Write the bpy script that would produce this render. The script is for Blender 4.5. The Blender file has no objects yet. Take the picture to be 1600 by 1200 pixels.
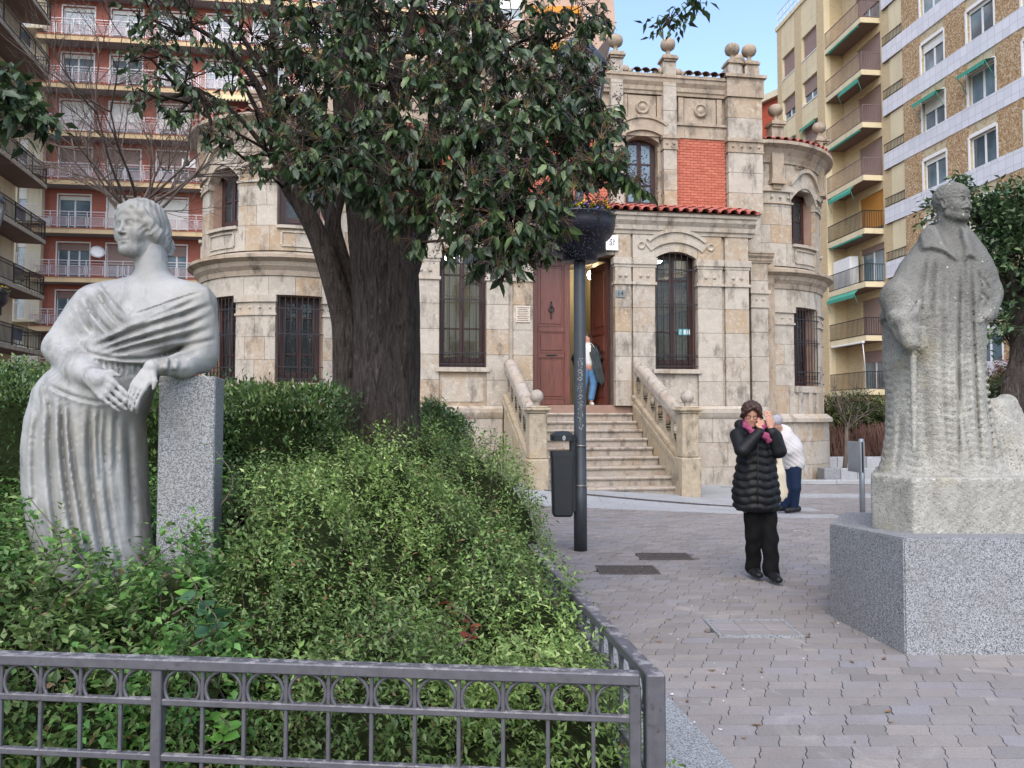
import bpy, bmesh, math, random
import numpy as np
from mathutils import Vector, Matrix, Euler
from math import radians as R, sin, cos, pi, sqrt, atan2
random.seed(7); rng = np.random.default_rng(7)
S = bpy.context.scene
col = S.collection
# ---------------------------------------------------------------- camera
CAMZ = 1.45; F = 1200.0; PITCH = math.atan(50/1200.0)
cam = bpy.data.objects.new('camera', bpy.data.cameras.new('camera')); col.objects.link(cam)
cam.location = (0, 0, CAMZ); cam.rotation_euler = (R(90)+PITCH, 0, 0)
cam.data.sensor_width = 36; cam.data.lens = 27.0; cam.data.clip_end = 2000; cam.data.clip_start = .05
S.camera = cam
# ---------------------------------------------------------------- world, sun, exposure
SUN_EL, SUN_AZ = 50, 190          # azimuth measured clockwise from +Y (the view direction): behind the camera, a little left
w = bpy.data.worlds.new('World'); S.world = w; w.use_nodes = True
nt = w.node_tree; bg = nt.nodes['Background']
sky = nt.nodes.new('ShaderNodeTexSky'); sky.sky_type = 'NISHITA'; sky.sun_disc = False
sky.sun_elevation = R(SUN_EL); sky.sun_rotation = R(SUN_AZ); sky.air_density = 1.0; sky.dust_density = 2.0; sky.ozone_density = 1.2
nt.links.new(sky.outputs[0], bg.inputs[0]); bg.inputs[1].default_value = .15
sl = bpy.data.lights.new('sun', 'SUN'); sl.energy = .72; sl.angle = R(75); sl.color = (1, .92, .84)
so = bpy.data.objects.new('sun', sl); col.objects.link(so)
sd = Vector((sin(R(SUN_AZ))*cos(R(SUN_EL)), cos(R(SUN_AZ))*cos(R(SUN_EL)), sin(R(SUN_EL))))
so.rotation_euler = sd.to_track_quat('Z', 'Y').to_euler(); so.location = (0, 0, 30)
S.view_settings.view_transform = 'Standard'; S.view_settings.look = 'None'
S.view_settings.exposure = 1.48; S.view_settings.gamma = 1; S.view_settings.use_curve_mapping = False

# ---------------------------------------------------------------- helpers
def P(u, v, d):
    """world point on the ray of photo pixel (u, v) at forward distance d"""
    x = (u-800)/F; y = (600-v)/F
    f = Vector((0, cos(PITCH), sin(PITCH))); up = Vector((0, -sin(PITCH), cos(PITCH)))
    r = Vector((x, 0, 0)) + up*y + f
    r *= d/r.y
    return Vector((r.x, r.y, r.z+CAMZ))
def G(u, v, z=0.0):
    """world point where that ray meets height z"""
    p = P(u, v, 1.0); k = (z-CAMZ)/(p.z-CAMZ)
    return Vector((p.x*k, k, z))
def hexc(h):
    h = h.lstrip('#'); c = [int(h[i:i+2], 16)/255 for i in (0, 2, 4)]
    return tuple((x/12.92 if x <= .04045 else ((x+.055)/1.055)**2.4) for x in c)
class MB:
    def __init__(s): s.v = []; s.f = []; s.sm = []
    def add(s, vs, fs, smooth=False):
        o = len(s.v); s.v += [tuple(p) for p in vs]; s.f += [tuple(i+o for i in f) for f in fs]; s.sm += [smooth]*len(fs); return s
    def box(s, a, b, M=None):
        x0, y0, z0 = a; x1, y1, z1 = b
        vs = [(x0,y0,z0),(x1,y0,z0),(x1,y1,z0),(x0,y1,z0),(x0,y0,z1),(x1,y0,z1),(x1,y1,z1),(x0,y1,z1)]
        if M is not None: vs = [M @ Vector(p) for p in vs]
        return s.add(vs, [(0,3,2,1),(4,5,6,7),(0,1,5,4),(1,2,6,5),(2,3,7,6),(3,0,4,7)])
    def bbox(s, a, b, r=.01, M=None):
        """bevelled box"""
        x0, y0, z0 = a; x1, y1, z1 = b; r = min(r, (x1-x0)*.45, (y1-y0)*.45, (z1-z0)*.45)
        bm = bmesh.new(); bmesh.ops.create_cube(bm, size=1)
        for q in bm.verts: q.co = Vector(((x0+x1)/2+q.co.x*(x1-x0), (y0+y1)/2+q.co.y*(y1-y0), (z0+z1)/2+q.co.z*(z1-z0)))
        bmesh.ops.bevel(bm, geom=bm.edges[:], offset=r, segments=1, affect='EDGES')
        return s.bm(bm, M)
    def bm(s, bm, M=None, smooth=False):
        bm.verts.index_update(); vs = [(M @ q.co if M is not None else q.co) for q in bm.verts]
        fs = [[q.index for q in f.verts] for f in bm.faces]; bm.free(); return s.add(vs, fs, smooth)
    def prism(s, poly, z0, z1, M=None, smooth=False):
        """poly = list of (x, y); extruded z0..z1"""
        n = len(poly); vs = [(x, y, z0) for x, y in poly]+[(x, y, z1) for x, y in poly]
        if M is not None: vs = [M @ Vector(p) for p in vs]
        return s.add(vs, [tuple(range(n-1, -1, -1)), tuple(range(n, 2*n))]+[(i, (i+1) % n, n+(i+1) % n, n+i) for i in range(n)], smooth)
    def tube(s, pts, rad, n=8, cap=True, smooth=True):
        pts = [Vector(p) for p in pts]
        if not hasattr(rad, '__len__'): rad = [rad]*len(pts)
        vs = []; up = None
        for i, p in enumerate(pts):
            t = (pts[min(i+1, len(pts)-1)]-pts[max(i-1, 0)])
            if t.length < 1e-9: t = Vector((0, 0, 1))
            t.normalize()
            if up is None: up = Vector((0, 0, 1)) if abs(t.z) < .9 else Vector((1, 0, 0))
            a = t.cross(up).normalized(); b = a.cross(t).normalized(); up = b
            for k in range(n):
                q = 2*pi*k/n; vs.append(p+a*(cos(q)*rad[i])+b*(sin(q)*rad[i]))
        fs = []
        for i in range(len(pts)-1):
            for k in range(n):
                fs.append((i*n+k, i*n+(k+1) % n, (i+1)*n+(k+1) % n, (i+1)*n+k))
        s.add(vs, fs, smooth)
        if cap:
            o = len(s.v)-len(vs)
            s.f.append(tuple(o+k for k in range(n-1, -1, -1))); s.sm.append(False)
            s.f.append(tuple(o+(len(pts)-1)*n+k for k in range(n))); s.sm.append(False)
        return s
    def lathe(s, prof, c=(0, 0, 0), n=16, rib=0, ribn=8, smooth=True, M=None, a0=0, a1=2*pi):
        """prof = [(r, z)]; full turn closes on itself"""
        full = abs(a1-a0-2*pi) < 1e-6; m = n if full else n+1; vs = []
        for r, z in prof:
            for k in range(m):
                q = a0+(a1-a0)*k/n; rr = r*(1+rib*abs(cos(q*ribn/2))); p = Vector((c[0]+rr*cos(q), c[1]+rr*sin(q), c[2]+z))
                vs.append(M @ p if M is not None else p)
        fs = []
        for i in range(len(prof)-1):
            for k in range(n if full else n):
                k2 = (k+1) % m if full else k+1
                fs.append((i*m+k, i*m+k2, (i+1)*m+k2, (i+1)*m+k))
        return s.add(vs, fs, smooth)
    def mesh(s, name='m'):
        me = bpy.data.meshes.new(name); me.from_pydata(s.v, [], s.f)
        me.polygons.foreach_set('use_smooth', s.sm); me.update(); return me
def tag(o, label=None, cat=None, group=None, kind=None):
    if label: o['label'] = label
    if cat: o['category'] = cat
    if group: o['group'] = group
    if kind: o['kind'] = kind
    return o
def link(name, me, mat, parent=None, loc=None, rot=None, scale=None):
    if isinstance(me, MB): me = me.mesh(name)
    if mat is not None and not me.materials: me.materials.append(mat)
    o = bpy.data.objects.new(name, me); col.objects.link(o)
    if parent is not None: o.parent = parent
    if loc is not None: o.location = loc
    if rot is not None: o.rotation_euler = rot
    if scale is not None: o.scale = scale
    return o
def thing(name, loc=(0, 0, 0), rz=0, label=None, cat=None, group=None, kind=None):
    o = bpy.data.objects.new(name, None); o.empty_display_size = .2; col.objects.link(o); o.location = loc; o.rotation_euler = (0, 0, rz)
    return tag(o, label, cat, group, kind)
def copy_tree(o, parent=None):
    c = o.copy(); col.objects.link(c)
    if parent is not None: c.parent = parent
    for ch in list(o.children): copy_tree(ch, c)
    return c
def xf(loc=(0, 0, 0), rot=(0, 0, 0), sc=(1, 1, 1)):
    return Matrix.LocRotScale(Vector(loc), Euler(rot), Vector(sc))
def np_mesh(name, V, Fq, smooth=False):
    """V (n,3), Fq (m,k) numpy"""
    me = bpy.data.meshes.new(name); k = Fq.shape[1]
    me.vertices.add(len(V)); me.vertices.foreach_set('co', V.astype(np.float32).ravel())
    me.loops.add(Fq.size); me.loops.foreach_set('vertex_index', Fq.astype(np.int32).ravel())
    me.polygons.add(len(Fq)); me.polygons.foreach_set('loop_start', np.arange(0, Fq.size, k, dtype=np.int32))
    me.polygons.foreach_set('use_smooth', np.full(len(Fq), smooth)); me.update(calc_edges=True); me.validate(); return me

# ---------------------------------------------------------------- materials
class NT:
    def __init__(s, name, rough=.7, spec=.4, metal=0):
        s.m = bpy.data.materials.new(name); s.m.use_nodes = True; s.n = s.m.node_tree.nodes; s.l = s.m.node_tree.links
        s.b = s.n['Principled BSDF']; s.b.inputs['Roughness'].default_value = rough
        s.b.inputs['Specular IOR Level'].default_value = spec; s.b.inputs['Metallic'].default_value = metal
        s._c = None
    def coord(s, kind='Object', scale=None):
        t = s.n.new('ShaderNodeTexCoord'); o = t.outputs[kind]
        if scale:
            mp = s.n.new('ShaderNodeMapping'); mp.inputs['Scale'].default_value = scale; s.l.new(o, mp.inputs[0]); o = mp.outputs[0]
        return o
    def pos(s, scale=(1, 1, 1)):
        g = s.n.new('ShaderNodeNewGeometry'); mp = s.n.new('ShaderNodeMapping'); mp.inputs['Scale'].default_value = scale
        s.l.new(g.outputs['Position'], mp.inputs[0]); return mp.outputs[0]
    def noise(s, scale=5, detail=4, rough=.55, vec=None, dist=0):
        t = s.n.new('ShaderNodeTexNoise'); t.inputs['Scale'].default_value = scale; t.inputs['Detail'].default_value = detail
        t.inputs['Roughness'].default_value = rough; t.inputs['Distortion'].default_value = dist
        s.l.new(vec if vec is not None else s.pos(), t.inputs['Vector']); return t.outputs['Fac']
    def voro(s, scale=50, vec=None, feat='F1', out='Distance'):
        t = s.n.new('ShaderNodeTexVoronoi'); t.inputs['Scale'].default_value = scale; t.feature = feat
        s.l.new(vec if vec is not None else s.pos(), t.inputs['Vector']); return t.outputs[out]
    def ramp(s, fac, stops):
        r = s.n.new('ShaderNodeValToRGB'); e = r.color_ramp.elements
        while len(e) < len(stops): e.new(.5)
        for q, (p, c) in zip(e, stops):
            q.position = p; q.color = (*c, 1) if len(c) == 3 else c
        s.l.new(fac, r.inputs[0]); return r.outputs[0]
    def step(s, fac, a, b, lo=0, hi=1):
        r = s.n.new('ShaderNodeMapRange'); r.inputs[1].default_value = a; r.inputs[2].default_value = b
        r.inputs[3].default_value = lo; r.inputs[4].default_value = hi; s.l.new(fac, r.inputs[0]); return r.outputs[0]
    def mix(s, fac, a, b, mode='MIX'):
        m = s.n.new('ShaderNodeMix'); m.data_type = 'RGBA'; m.blend_type = mode
        for sock, val in ((m.inputs['Factor'], fac), (m.inputs['A'], a), (m.inputs['B'], b)):
            if isinstance(val, (int, float)): sock.default_value = val
            elif isinstance(val, tuple): sock.default_value = (*val, 1) if len(val) == 3 else val
            else: s.l.new(val, sock)
        return m.outputs['Result']
    def math(s, op, a, b=0):
        m = s.n.new('ShaderNodeMath'); m.operation = op
        for i, val in enumerate((a, b)):
            if isinstance(val, (int, float)): m.inputs[i].default_value = val
            else: s.l.new(val, m.inputs[i])
        return m.outputs[0]
    def rand(s, what='obj'):
        if what == 'obj': return s.n.new('ShaderNodeObjectInfo').outputs['Random']
        return s.n.new('ShaderNodeNewGeometry').outputs['Random Per Island']
    def color(s, c):
        if isinstance(c, tuple): s.b.inputs['Base Color'].default_value = (*c, 1)
        else: s.l.new(c, s.b.inputs['Base Color'])
        return s
    def rough(s, r):
        s.l.new(r, s.b.inputs['Roughness']); return s
    def bump(s, h, strength=.4, dist=.01):
        b = s.n.new('ShaderNodeBump'); b.inputs['Strength'].default_value = strength; b.inputs['Distance'].default_value = dist
        if s._c is not None: s.l.new(s._c, b.inputs['Normal'])
        s.l.new(h, b.inputs['Height']); s._c = b.outputs[0]; s.l.new(s._c, s.b.inputs['Normal']); return s
def plain(name, c, rough=.6, spec=.4, metal=0, var=.12, scale=6, bump=.15):
    t = NT(name, rough, spec, metal); n = t.noise(scale, 5)
    t.color(t.mix(t.step(n, .3, .7), tuple(x*(1-var) for x in c), tuple(min(1, x*(1+var)) for x in c)))
    if bump: t.bump(t.noise(scale*8, 3), bump, .004)
    return t.m
def stone(name, base, ochre, dark, obj=True, sc=1.0, bump=.5):
    t = NT(name, .85, .25)
    v = t.noise(1.3*sc, 5, .6); v2 = t.noise(5*sc, 6, .7, dist=.6); v3 = t.noise(38*sc, 3, .6)
    c = t.mix(t.step(v2, .35, .68), base, tuple(x*.78 for x in base))
    if obj:
        r = t.rand('obj'); o = t.math('ADD', t.math('MULTIPLY', v2, .9), t.math('MULTIPLY', r, .75))
        c = t.mix(t.step(o, .92, 1.25, 0, .8), c, ochre)
        c = t.mix(t.step(r, 0, .45, .35, 0), c, tuple(min(1, x*1.25) for x in base))
    else: c = t.mix(t.step(v, .5, .7, 0, .6), c, ochre)
    # pale flaking crust and grey-black soot
    crust = t.noise(9*sc, 8, .75, dist=1.2); c = t.mix(t.step(crust, .55, .6, 0, .55), c, tuple(min(1, x*1.3) for x in base))
    st = t.noise(3.2*sc, 7, .72, vec=t.pos((1, 1, .45))); c = t.mix(t.step(st, .52, .7, 0, .85), c, dark)
    c = t.mix(t.step(v3, .6, .75, 0, .35), c, dark)
    t.color(c); t.bump(t.math('ADD', v3, t.math('MULTIPLY', crust, 1.0)), bump, .012); return t.m
def granite(name, light, dark, scale=260, mid=.5, stain=.0):
    t = NT(name, .6, .4); a = t.voro(scale, out='Color'); sp = t.n.new('ShaderNodeSeparateColor'); t.l.new(a, sp.inputs[0])
    c = t.mix(t.step(sp.outputs[0], mid-.12, mid+.3), light, dark)
    c = t.mix(t.step(t.noise(2.5, 5, .6), .42, .75, 0, .45+stain), c, tuple(x*.55 for x in (light[0]*.98, light[1]*.93, light[2]*.82)))
    t.color(c).bump(t.noise(scale*.6, 2), .25, .002); return t.m
M = {}
M['stone'] = stone('facade_stone', hexc('#aaa194'), hexc('#9e8566'), hexc('#514b44'))
M['stone_pale'] = stone('facade_stone_pale', hexc('#aea496'), hexc('#a28b6b'), hexc('#4d4943'), obj=False)
M['stone_up'] = stone('facade_stone_upper', hexc('#a49583'), hexc('#917a60'), hexc('#433e39'), obj=False)
M['brick'] = plain('orange_red_brick', hexc('#b5573f'), .85, .2, var=.18, scale=14)
t = NT('glazed_brick', .8, .2); r_ = t.rand('obj'); t.color(t.mix(t.step(t.noise(30, 4), .3, .7, 0, .5), t.mix(r_, hexc('#bb6e59'), hexc('#a65a47')), hexc('#8f5a4a'))).bump(t.noise(90, 3), .3, .004); M['brick'] = t.m
t = NT('roof_tile_clay', .8, .25); r_ = t.rand('obj'); t.color(t.mix(t.step(t.noise(7, 6, .7), .5, .68, 0, .8), t.mix(r_, hexc('#b0655a'), hexc('#8f4d42')), hexc('#57453e'))).bump(t.noise(60, 3), .4, .006); M['tile'] = t.m
t = NT('old_roof_tile_clay', .9, .2); r_ = t.rand('obj'); t.color(t.mix(t.step(t.noise(7, 6, .7), .45, .62), t.mix(r_, hexc('#8a6a58'), hexc('#6a5548')), hexc('#3c3a35'))).bump(t.noise(60, 3), .4, .006); M['tile_old'] = t.m
M['mortar'] = plain('mortar', hexc('#8d7466'), .95, .1)
t = NT('door_wood', .38, .45); g = t.noise(3, 6, .6, vec=t.pos((14, 14, .9)), dist=.4); t.color(t.mix(t.step(g, .35, .68), hexc('#6e3c2f'), hexc('#4f2a21'))).bump(g, .15, .004); M['door'] = t.m
t = NT('window_wood', .5, .4); g = t.noise(3, 6, .6, vec=t.pos((14, 14, 1.2))); t.color(t.mix(t.step(g, .35, .68), hexc('#3d2320'), hexc('#281514'))).bump(g, .2, .004); M['frame'] = t.m
M['iron'] = plain('wrought_iron', hexc('#2c2a2d'), .55, .4, .3)
t = NT('window_glass', .04, .8); t.color(hexc('#b4bcbc')); t.b.inputs['Transmission Weight'].default_value = .95; t.b.inputs['IOR'].default_value = 1.3; M['glass'] = t.m
t = NT('far_glass', .06, .9); t.color(t.mix(t.step(t.noise(.5, 3), .35, .65), hexc('#7f949d'), hexc('#45525a'))); M['glass_far'] = t.m
t = NT('cream_wall', .9, .1); t.color(hexc('#c9bd9a')); M['room'] = t.m
M['floor_in'] = plain('indoor_floor', hexc('#9a8f80'), .4)
M['white'] = plain('white_paint', hexc('#dcdcda'), .5, .4, var=.04, bump=.05)
M['black'] = plain('black_paint', hexc('#17181a'), .45, .4)
def emis(name, c, st):
    t = NT(name); t.color(c); t.b.inputs['Emission Color'].default_value = (*c, 1); t.b.inputs['Emission Strength'].default_value = st; return t.m
M['lampglow'] = emis('lamp_glow', (1, .9, .72), 20)
# ================================================================ GROUND
def sm(a, b, x): 
    t = min(1, max(0, (x-a)/(b-a))); return t*t*(3-2*t)
def interp(x, pts):
    if x <= pts[0][0]: return pts[0][1]
    for (a, p), (b, q) in zip(pts, pts[1:]):
        if x <= b: return p+(q-p)*(x-a)/(b-a)
    return pts[-1][1]
def gz(x, y):
    return sm(10.5, 13.6, y)*interp(x, [(-1.4, .43), (.2, .25), (.6, .2), (3.3, .02), (5, -.03)])*(1 if y < 17 else max(0, 1-(y-17)/10))
t = NT('dark_joint_sand', .95, .1); t.color(t.mix(t.noise(20, 5), hexc('#38332f'), hexc('#5a534c'))).bump(t.noise(80, 3), .4, .01); M['sand'] = t.m
def paver_mat(name, cols, rnd='isl'):
    t = NT(name, .8, .3); r_ = t.rand(rnd)
    c = t.ramp(r_, [(i/(len(cols)-1), hexc(h)) for i, h in enumerate(cols)])
    v = t.voro(330, out='Color'); sp = t.n.new('ShaderNodeSeparateColor'); t.l.new(v, sp.inputs[0])
    c = t.mix(t.step(sp.outputs[0], .5, .95, 0, .45), c, tuple(x*.4 for x in hexc(cols[0])))
    c = t.mix(t.step(t.noise(1.1, 6, .65), .45, .72, 0, .35), c, hexc('#5c5650'))
    c = t.mix(t.step(t.noise(2.2, 7, .7, dist=1), .56, .66, 0, .25), c, hexc('#b7b1aa'))
    t.color(c).bump(t.noise(160, 3), .35, .003); return t.m
M['paver'] = paver_mat('concrete_paver', ['#807b78', '#8a8582', '#847e79', '#8b8788', '#7b7774', '#918a85', '#858386'])
M['paver_o'] = paver_mat('concrete_paver_single', ['#807b78', '#8a8582', '#847e79', '#8b8788', '#7b7774', '#918a85', '#858386'], 'obj')
M['slab'] = granite('pale_granite_slab', hexc('#a7a9ab'), hexc('#7c7e80'), 240, .5)
M['curb'] = granite('curb_granite', hexc('#9fa3a6'), hexc('#55585c'), 210, .45)
# base sheet
xs = list(np.linspace(-12, 14, 53)); ys = list(np.linspace(0, 30, 61))
xs = [-400, -120, -40] + xs + [30, 90, 400]; ys = [-100, -20] + ys + [60, 150, 600]
V = [(x, y, gz(x, y)-.034) for y in ys for x in xs]; nx = len(xs)
me = bpy.data.meshes.new('ground'); me.from_pydata(V, [], [(j*nx+i, j*nx+i+1, (j+1)*nx+i+1, (j+1)*nx+i) for j in range(len(ys)-1) for i in range(nx-1)])
me.polygons.foreach_set('use_smooth', [True]*len(me.polygons))
tag(link('ground', me, M['sand']), kind='structure')
def fx(y): return .42-.135*(y-2.3)        # the fence line on the right side of the bed
# paving stones with stepped ends
def front_edge(x):                        # where the pale pavement begins
    return interp(x, [(-3, 12.1), (0, 11.85), (3.1, 11.5), (4.2, 10.2), (5.0, 8.6), (6.5, 6.9), (9, 5.4)])
def back_edge(x):
    return interp(x, [(4.55, 30), (4.6, 12.9), (4.75, 11.6), (5.6, 9.3), (7.1, 7.6), (9.6, 6.1)])
def in_slab(x, y): return y > front_edge(x) and y < back_edge(x)
COV = [((980, 891), .52, .36), ((1038, 870), .5, .34), ((1175, 982), .52, .4)]
COVP = [(G(u, v), a, b) for (u, v), a, b in COV]
def blocked(x, y, m=.0):
    for c, a, b in COVP:
        if abs(x-c.x) < a/2+m and abs(y-c.y) < b/2+m: return True
    return False
PW, PH = .2, .118
def pav_poly(x, y):
    a, k = PW/2-.0024, .017; h = PH/2-.002
    return [(x-a-k, y-h), (x+a-k, y-h), (x+a-k*.6, y-h*.3), (x+a+k*.6, y+h*.3), (x+a+k, y+h), (x-a+k, y+h), (x-a+k*.6, y+h*.3), (x-a-k*.6, y-h*.3)]
cells = []
row = 0; y = 2.2
while y < 17.4:
    x = -1.2+(.5*PW if row % 2 else 0)
    x += .03*sin(row*1.7)
    while x < .72*y+1.2:
        ok = x+.1 > fx(y)+.60 and not blocked(x, y, -.02)
        if y > 12.3 and x < 4.5: ok = False
        if ok and x > 1.9 and False: ok = False
        if ok: cells.append((x, y))
        x += PW
    y += PH; row += 1
pave = thing('plaza_paving', label=None); pave['kind'] = 'structure'
cells.sort(key=lambda c: c[0]**2*.6+c[1]**2)
vis = [c for c in cells if abs(c[0]) < c[1]*.66 and c[1] > 3.05][:295]; vs_ = set(vis)
unit = MB().prism([(p[0], p[1]) for p in pav_poly(0, 0)], -.03, 0).mesh('paver')
for (x, y) in vis:
    link('paver', unit, M['paver_o'], pave, (x, y, gz(x, y)+random.uniform(-.0015, .0015)), (R(random.uniform(-.5, .5)), R(random.uniform(-.4, .4)), R(random.uniform(-.6, .6))))
rest = MB()
for (x, y) in cells:
    if (x, y) in vs_: continue
    z = gz(x, y)+random.uniform(-.0015, .0015); rest.prism(pav_poly(x, y), z-.03, z)
tag(link('pavers', rest, M['paver'], pave), kind='stuff')
# pale granite pavement towards the house, laid as slabs
pv = thing('pavement'); pv['kind'] = 'structure'
y = 11.2; ang = .12
sl_n = 0
for j in range(22):
    for i in range(-5, 10):
        x0 = i*.95+(.47 if j % 2 else 0); x1 = x0+.95; y0 = 11.0+j*.42+x0*.0; y1 = y0+.42
        poly = []
        for (x, yy) in ((x0+.003, y0+.003), (x1-.003, y0+.003), (x1-.003, y1-.003), (x0+.003, y1-.003)):
            poly.append([x, max(yy, front_edge(x)+.003)])
        if poly[2][1] <= front_edge(x1)+.01 or poly[3][1] <= front_edge(x0)+.01: continue
        if x1 > 4.9: continue
        if y0 > 18: continue
        mb = MB(); n = 4; vs = [(p[0], p[1], gz(*p)-.03) for p in poly]+[(p[0], p[1], gz(*p)+.007) for p in poly]
        mb.add(vs, [(3, 2, 1, 0), (4, 5, 6, 7)]+[(a, (a+1) % 4, 4+(a+1) % 4, 4+a) for a in range(4)])
        link('slab', mb, M['slab'], pv)
xs_ = [4.0, 4.35, 4.7, 5.2, 5.75, 6.35, 7.0, 7.8, 8.7, 9.6]
for a, b in zip(xs_, xs_[1:]):
    if a < 4.5: continue
    poly = [(a+.004, front_edge(a)+.004), (b-.004, front_edge(b)+.004), (b+.3, back_edge(b+.45)-.02), (a+.31, back_edge(a+.45)-.02)]
    vs = [(p[0], p[1], gz(*p)-.03) for p in poly]+[(p[0], p[1], gz(*p)+.007) for p in poly]
    link('slab', MB().add(vs, [(3, 2, 1, 0), (4, 5, 6, 7)]+[(q, (q+1) % 4, 4+(q+1) % 4, 4+q) for q in range(4)]), M['slab'], pv)
# granite kerb strip beside the planted bed
kb = thing('granite_kerb'); kb['kind'] = 'structure'
y = 2.0
while y < 10.4:
    L_ = 1.15; y1 = min(y+L_, 10.5)
    poly = [(fx(y)-.06, y+.003), (fx(y)+.62, y+.003), (fx(y1)+.62, y1-.003), (fx(y1)-.06, y1-.003)]
    link('kerb_stone', MB().prism(poly, -.04, .007), M['curb'], kb); y = y1
# front kerb under the fence
def ffy(x): return 2.3-.096*(x-.42)
for i in range(4):
    a = .40-i*1.0; b = a-1.0
    poly = [(b+.003, ffy(b)-.18), (a-.003, ffy(a)-.18), (a-.003, ffy(a)+.12), (b+.003, ffy(b)+.12)]
    link('kerb_stone', MB().prism(poly, -.04, .03), M['curb'], kb)
# soil of the bed
t = NT('bed_soil', .95, .1); t.color(t.mix(t.noise(18, 6), hexc('#2b241d'), hexc('#564a3e'))).bump(t.noise(30, 5), .8, .03); M['soil'] = t.m
V = []; nx = 40; ny = 60
for j in range(ny+1):
    yy = 2.3+8.2*j/ny
    for i in range(nx+1):
        x = -9+(fx(yy)-.05+9)*i/nx; ym = max(yy, ffy(x)+.1)
        V.append((x, ym, .05+.3*sm(2.6, 5, ym)*sm(0, .8, fx(ym)-x)+.02*sin(x*5)*cos(yy*7)))
me = bpy.data.meshes.new('bed_soil'); me.from_pydata(V, [], [(j*(nx+1)+i, j*(nx+1)+i+1, (j+1)*(nx+1)+i+1, (j+1)*(nx+1)+i) for j in range(ny) for i in range(nx)])
tag(link('bed_soil', me, M['soil']), kind='structure')
# manhole covers with raised pattern
M['castiron'] = plain('cast_iron', hexc('#55504d'), .6, .5, .4, var=.3, scale=20, bump=.4)
labs = ['dark cast iron access cover left of two, near the lamp post foot', 'cast iron access cover behind and right of the nearer cover by the lamp post', 'square paved access cover between the kerb and the statue plinth']
for n, (c, a, b) in enumerate(COVP):
    th_ = tag(thing('manhole_cover', (c.x, c.y, gz(c.x, c.y))), labs[n], 'manhole cover', 'access covers set in the paving')
    fr = MB()
    for q in (-1, 1): fr.box((-a/2-.02, q*b/2-.012, -.03), (a/2+.02, q*b/2+.012, .010)); fr.box((q*(a/2+.008)-.012, -b/2+.012, -.03), (q*(a/2+.008)+.012, b/2-.012, .010))
    link('frame', fr, M['curb'] if n == 2 else M['castiron'], th_)
    pl = MB().box((-a/2, -b/2+.013, -.03), (a/2, b/2-.013, .005))
    link('plate', pl, M['paver_o'] if n == 2 else M['castiron'], th_)
    st = MB(); k = 16
    if n < 2:
        for i in range(k):
            for j in range(11):
                cx = -a/2+a*(i+.5)/k; cy = -b/2+.02+(b-.04)*(j+.5)/11
                st.box((cx-.010, cy-.005, 0), (cx+.010, cy+.005, .011), xf((0, 0, 0))) if (i+j) % 2 else st.box((cx-.005, cy-.012, 0), (cx+.005, cy+.012, .011))
        link('raised_pattern', st, M['castiron'], th_)
    else:
        for i in range(3):
            for j in range(3):
                st.bbox((-a/2+.005+i*a/3, -b/2+.02+j*.12, .0), (-a/2-.003+(i+1)*a/3, -b/2+.02+j*.12+.114, .009), .003)
        link('raised_pattern', st, M['paver'], th_)
# dark slot drain running across the pale pavement
mb = MB(); pts = []
for i in range(140):
    x = -1.6+i*.045; yy = 13.05-.07*x; pts.append((x, yy))
a, b = [G(805, 774, .1), G(1160, 794, 0)]
n = 150; d = (b-a); L_ = d.length
for i in range(n):
    q = (i-20)/(n-20); x = a.x+d.x*q; yy = a.y+d.y*q; z = gz(x, yy)+.012
    mb.box((-.026, -.022, -.012), (.026, .022, .014), xf((x, yy, z), (0, 0, atan2(d.y, d.x)+(.5 if i % 2 else -.5))))
tag(link('drain_chain', mb, M['castiron']), 'long dark linked chain line lying across the pale pavement before the steps', 'chain')

# paving too far away to tell the stones apart
mb = MB(); mb.add([(-30, 17.3, -.012), (90, 17.3, -.012), (90, 60, -.012), (-30, 60, -.012)], [(0, 1, 2, 3)]).add([(-30, 11, -.013), (-5.2, 11, -.013), (-5.2, 17.3, -.013), (-30, 17.3, -.013)], [(0, 1, 2, 3)]).add([(12.6, 2, -.013), (90, 2, -.013), (90, 17.3, -.013), (12.6, 17.3, -.013)], [(0, 1, 2, 3)])
t = NT('far_paving', .8, .3); c = t.mix(t.noise(.6, 5), hexc('#867f7b'), hexc('#7a7471')); t.color(t.mix(t.step(t.noise(14, 3, vec=t.pos((1, 4, 1))), .5, .7, 0, .3), c, hexc('#59534f'))); M['farpave'] = t.m
tag(link('far_paving', mb, M['farpave']), kind='structure')
# ================================================================ STONE HOUSE (local frame: s along the front, t inward, z up)
ANG = R(8.5); O = Vector((1.285, 15.9, 0)); cA, sA = cos(ANG), sin(ANG)
house = tag(thing('stone_house', O, ANG), 'old stone house with round corner towers, red brick panels and open brown front door', 'house')
def W2L(x, y): dx, dy = x-O.x, y-O.y; return (dx*cA+dy*sA, -dx*sA+dy*cA)
def loc(u, v, t=0.0):
    """photo pixel -> (s, z) on the plane t"""
    p = P(u, v, 1.0); k = p.x  # x = k*d
    bx, by = O.x-sA*t, O.y+cA*t
    s = (by*k-bx)/(cA-k*sA); d = by+s*sA
    q = P(u, v, d); return s, q.z
def ss(u, t=0.0): return loc(u, 600, t)[0]
def zz(v, u=1058, t=0.0): return loc(u, v, t)[1]
ub = bmesh.new(); bmesh.ops.create_cube(ub, size=1)
UB = MB().bbox((-.5, -.5, -.5), (.5, .5, .5), .018).mesh('stone_block'); UB.materials.append(M['stone'])
nblk = [0]; extra = MB()
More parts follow.
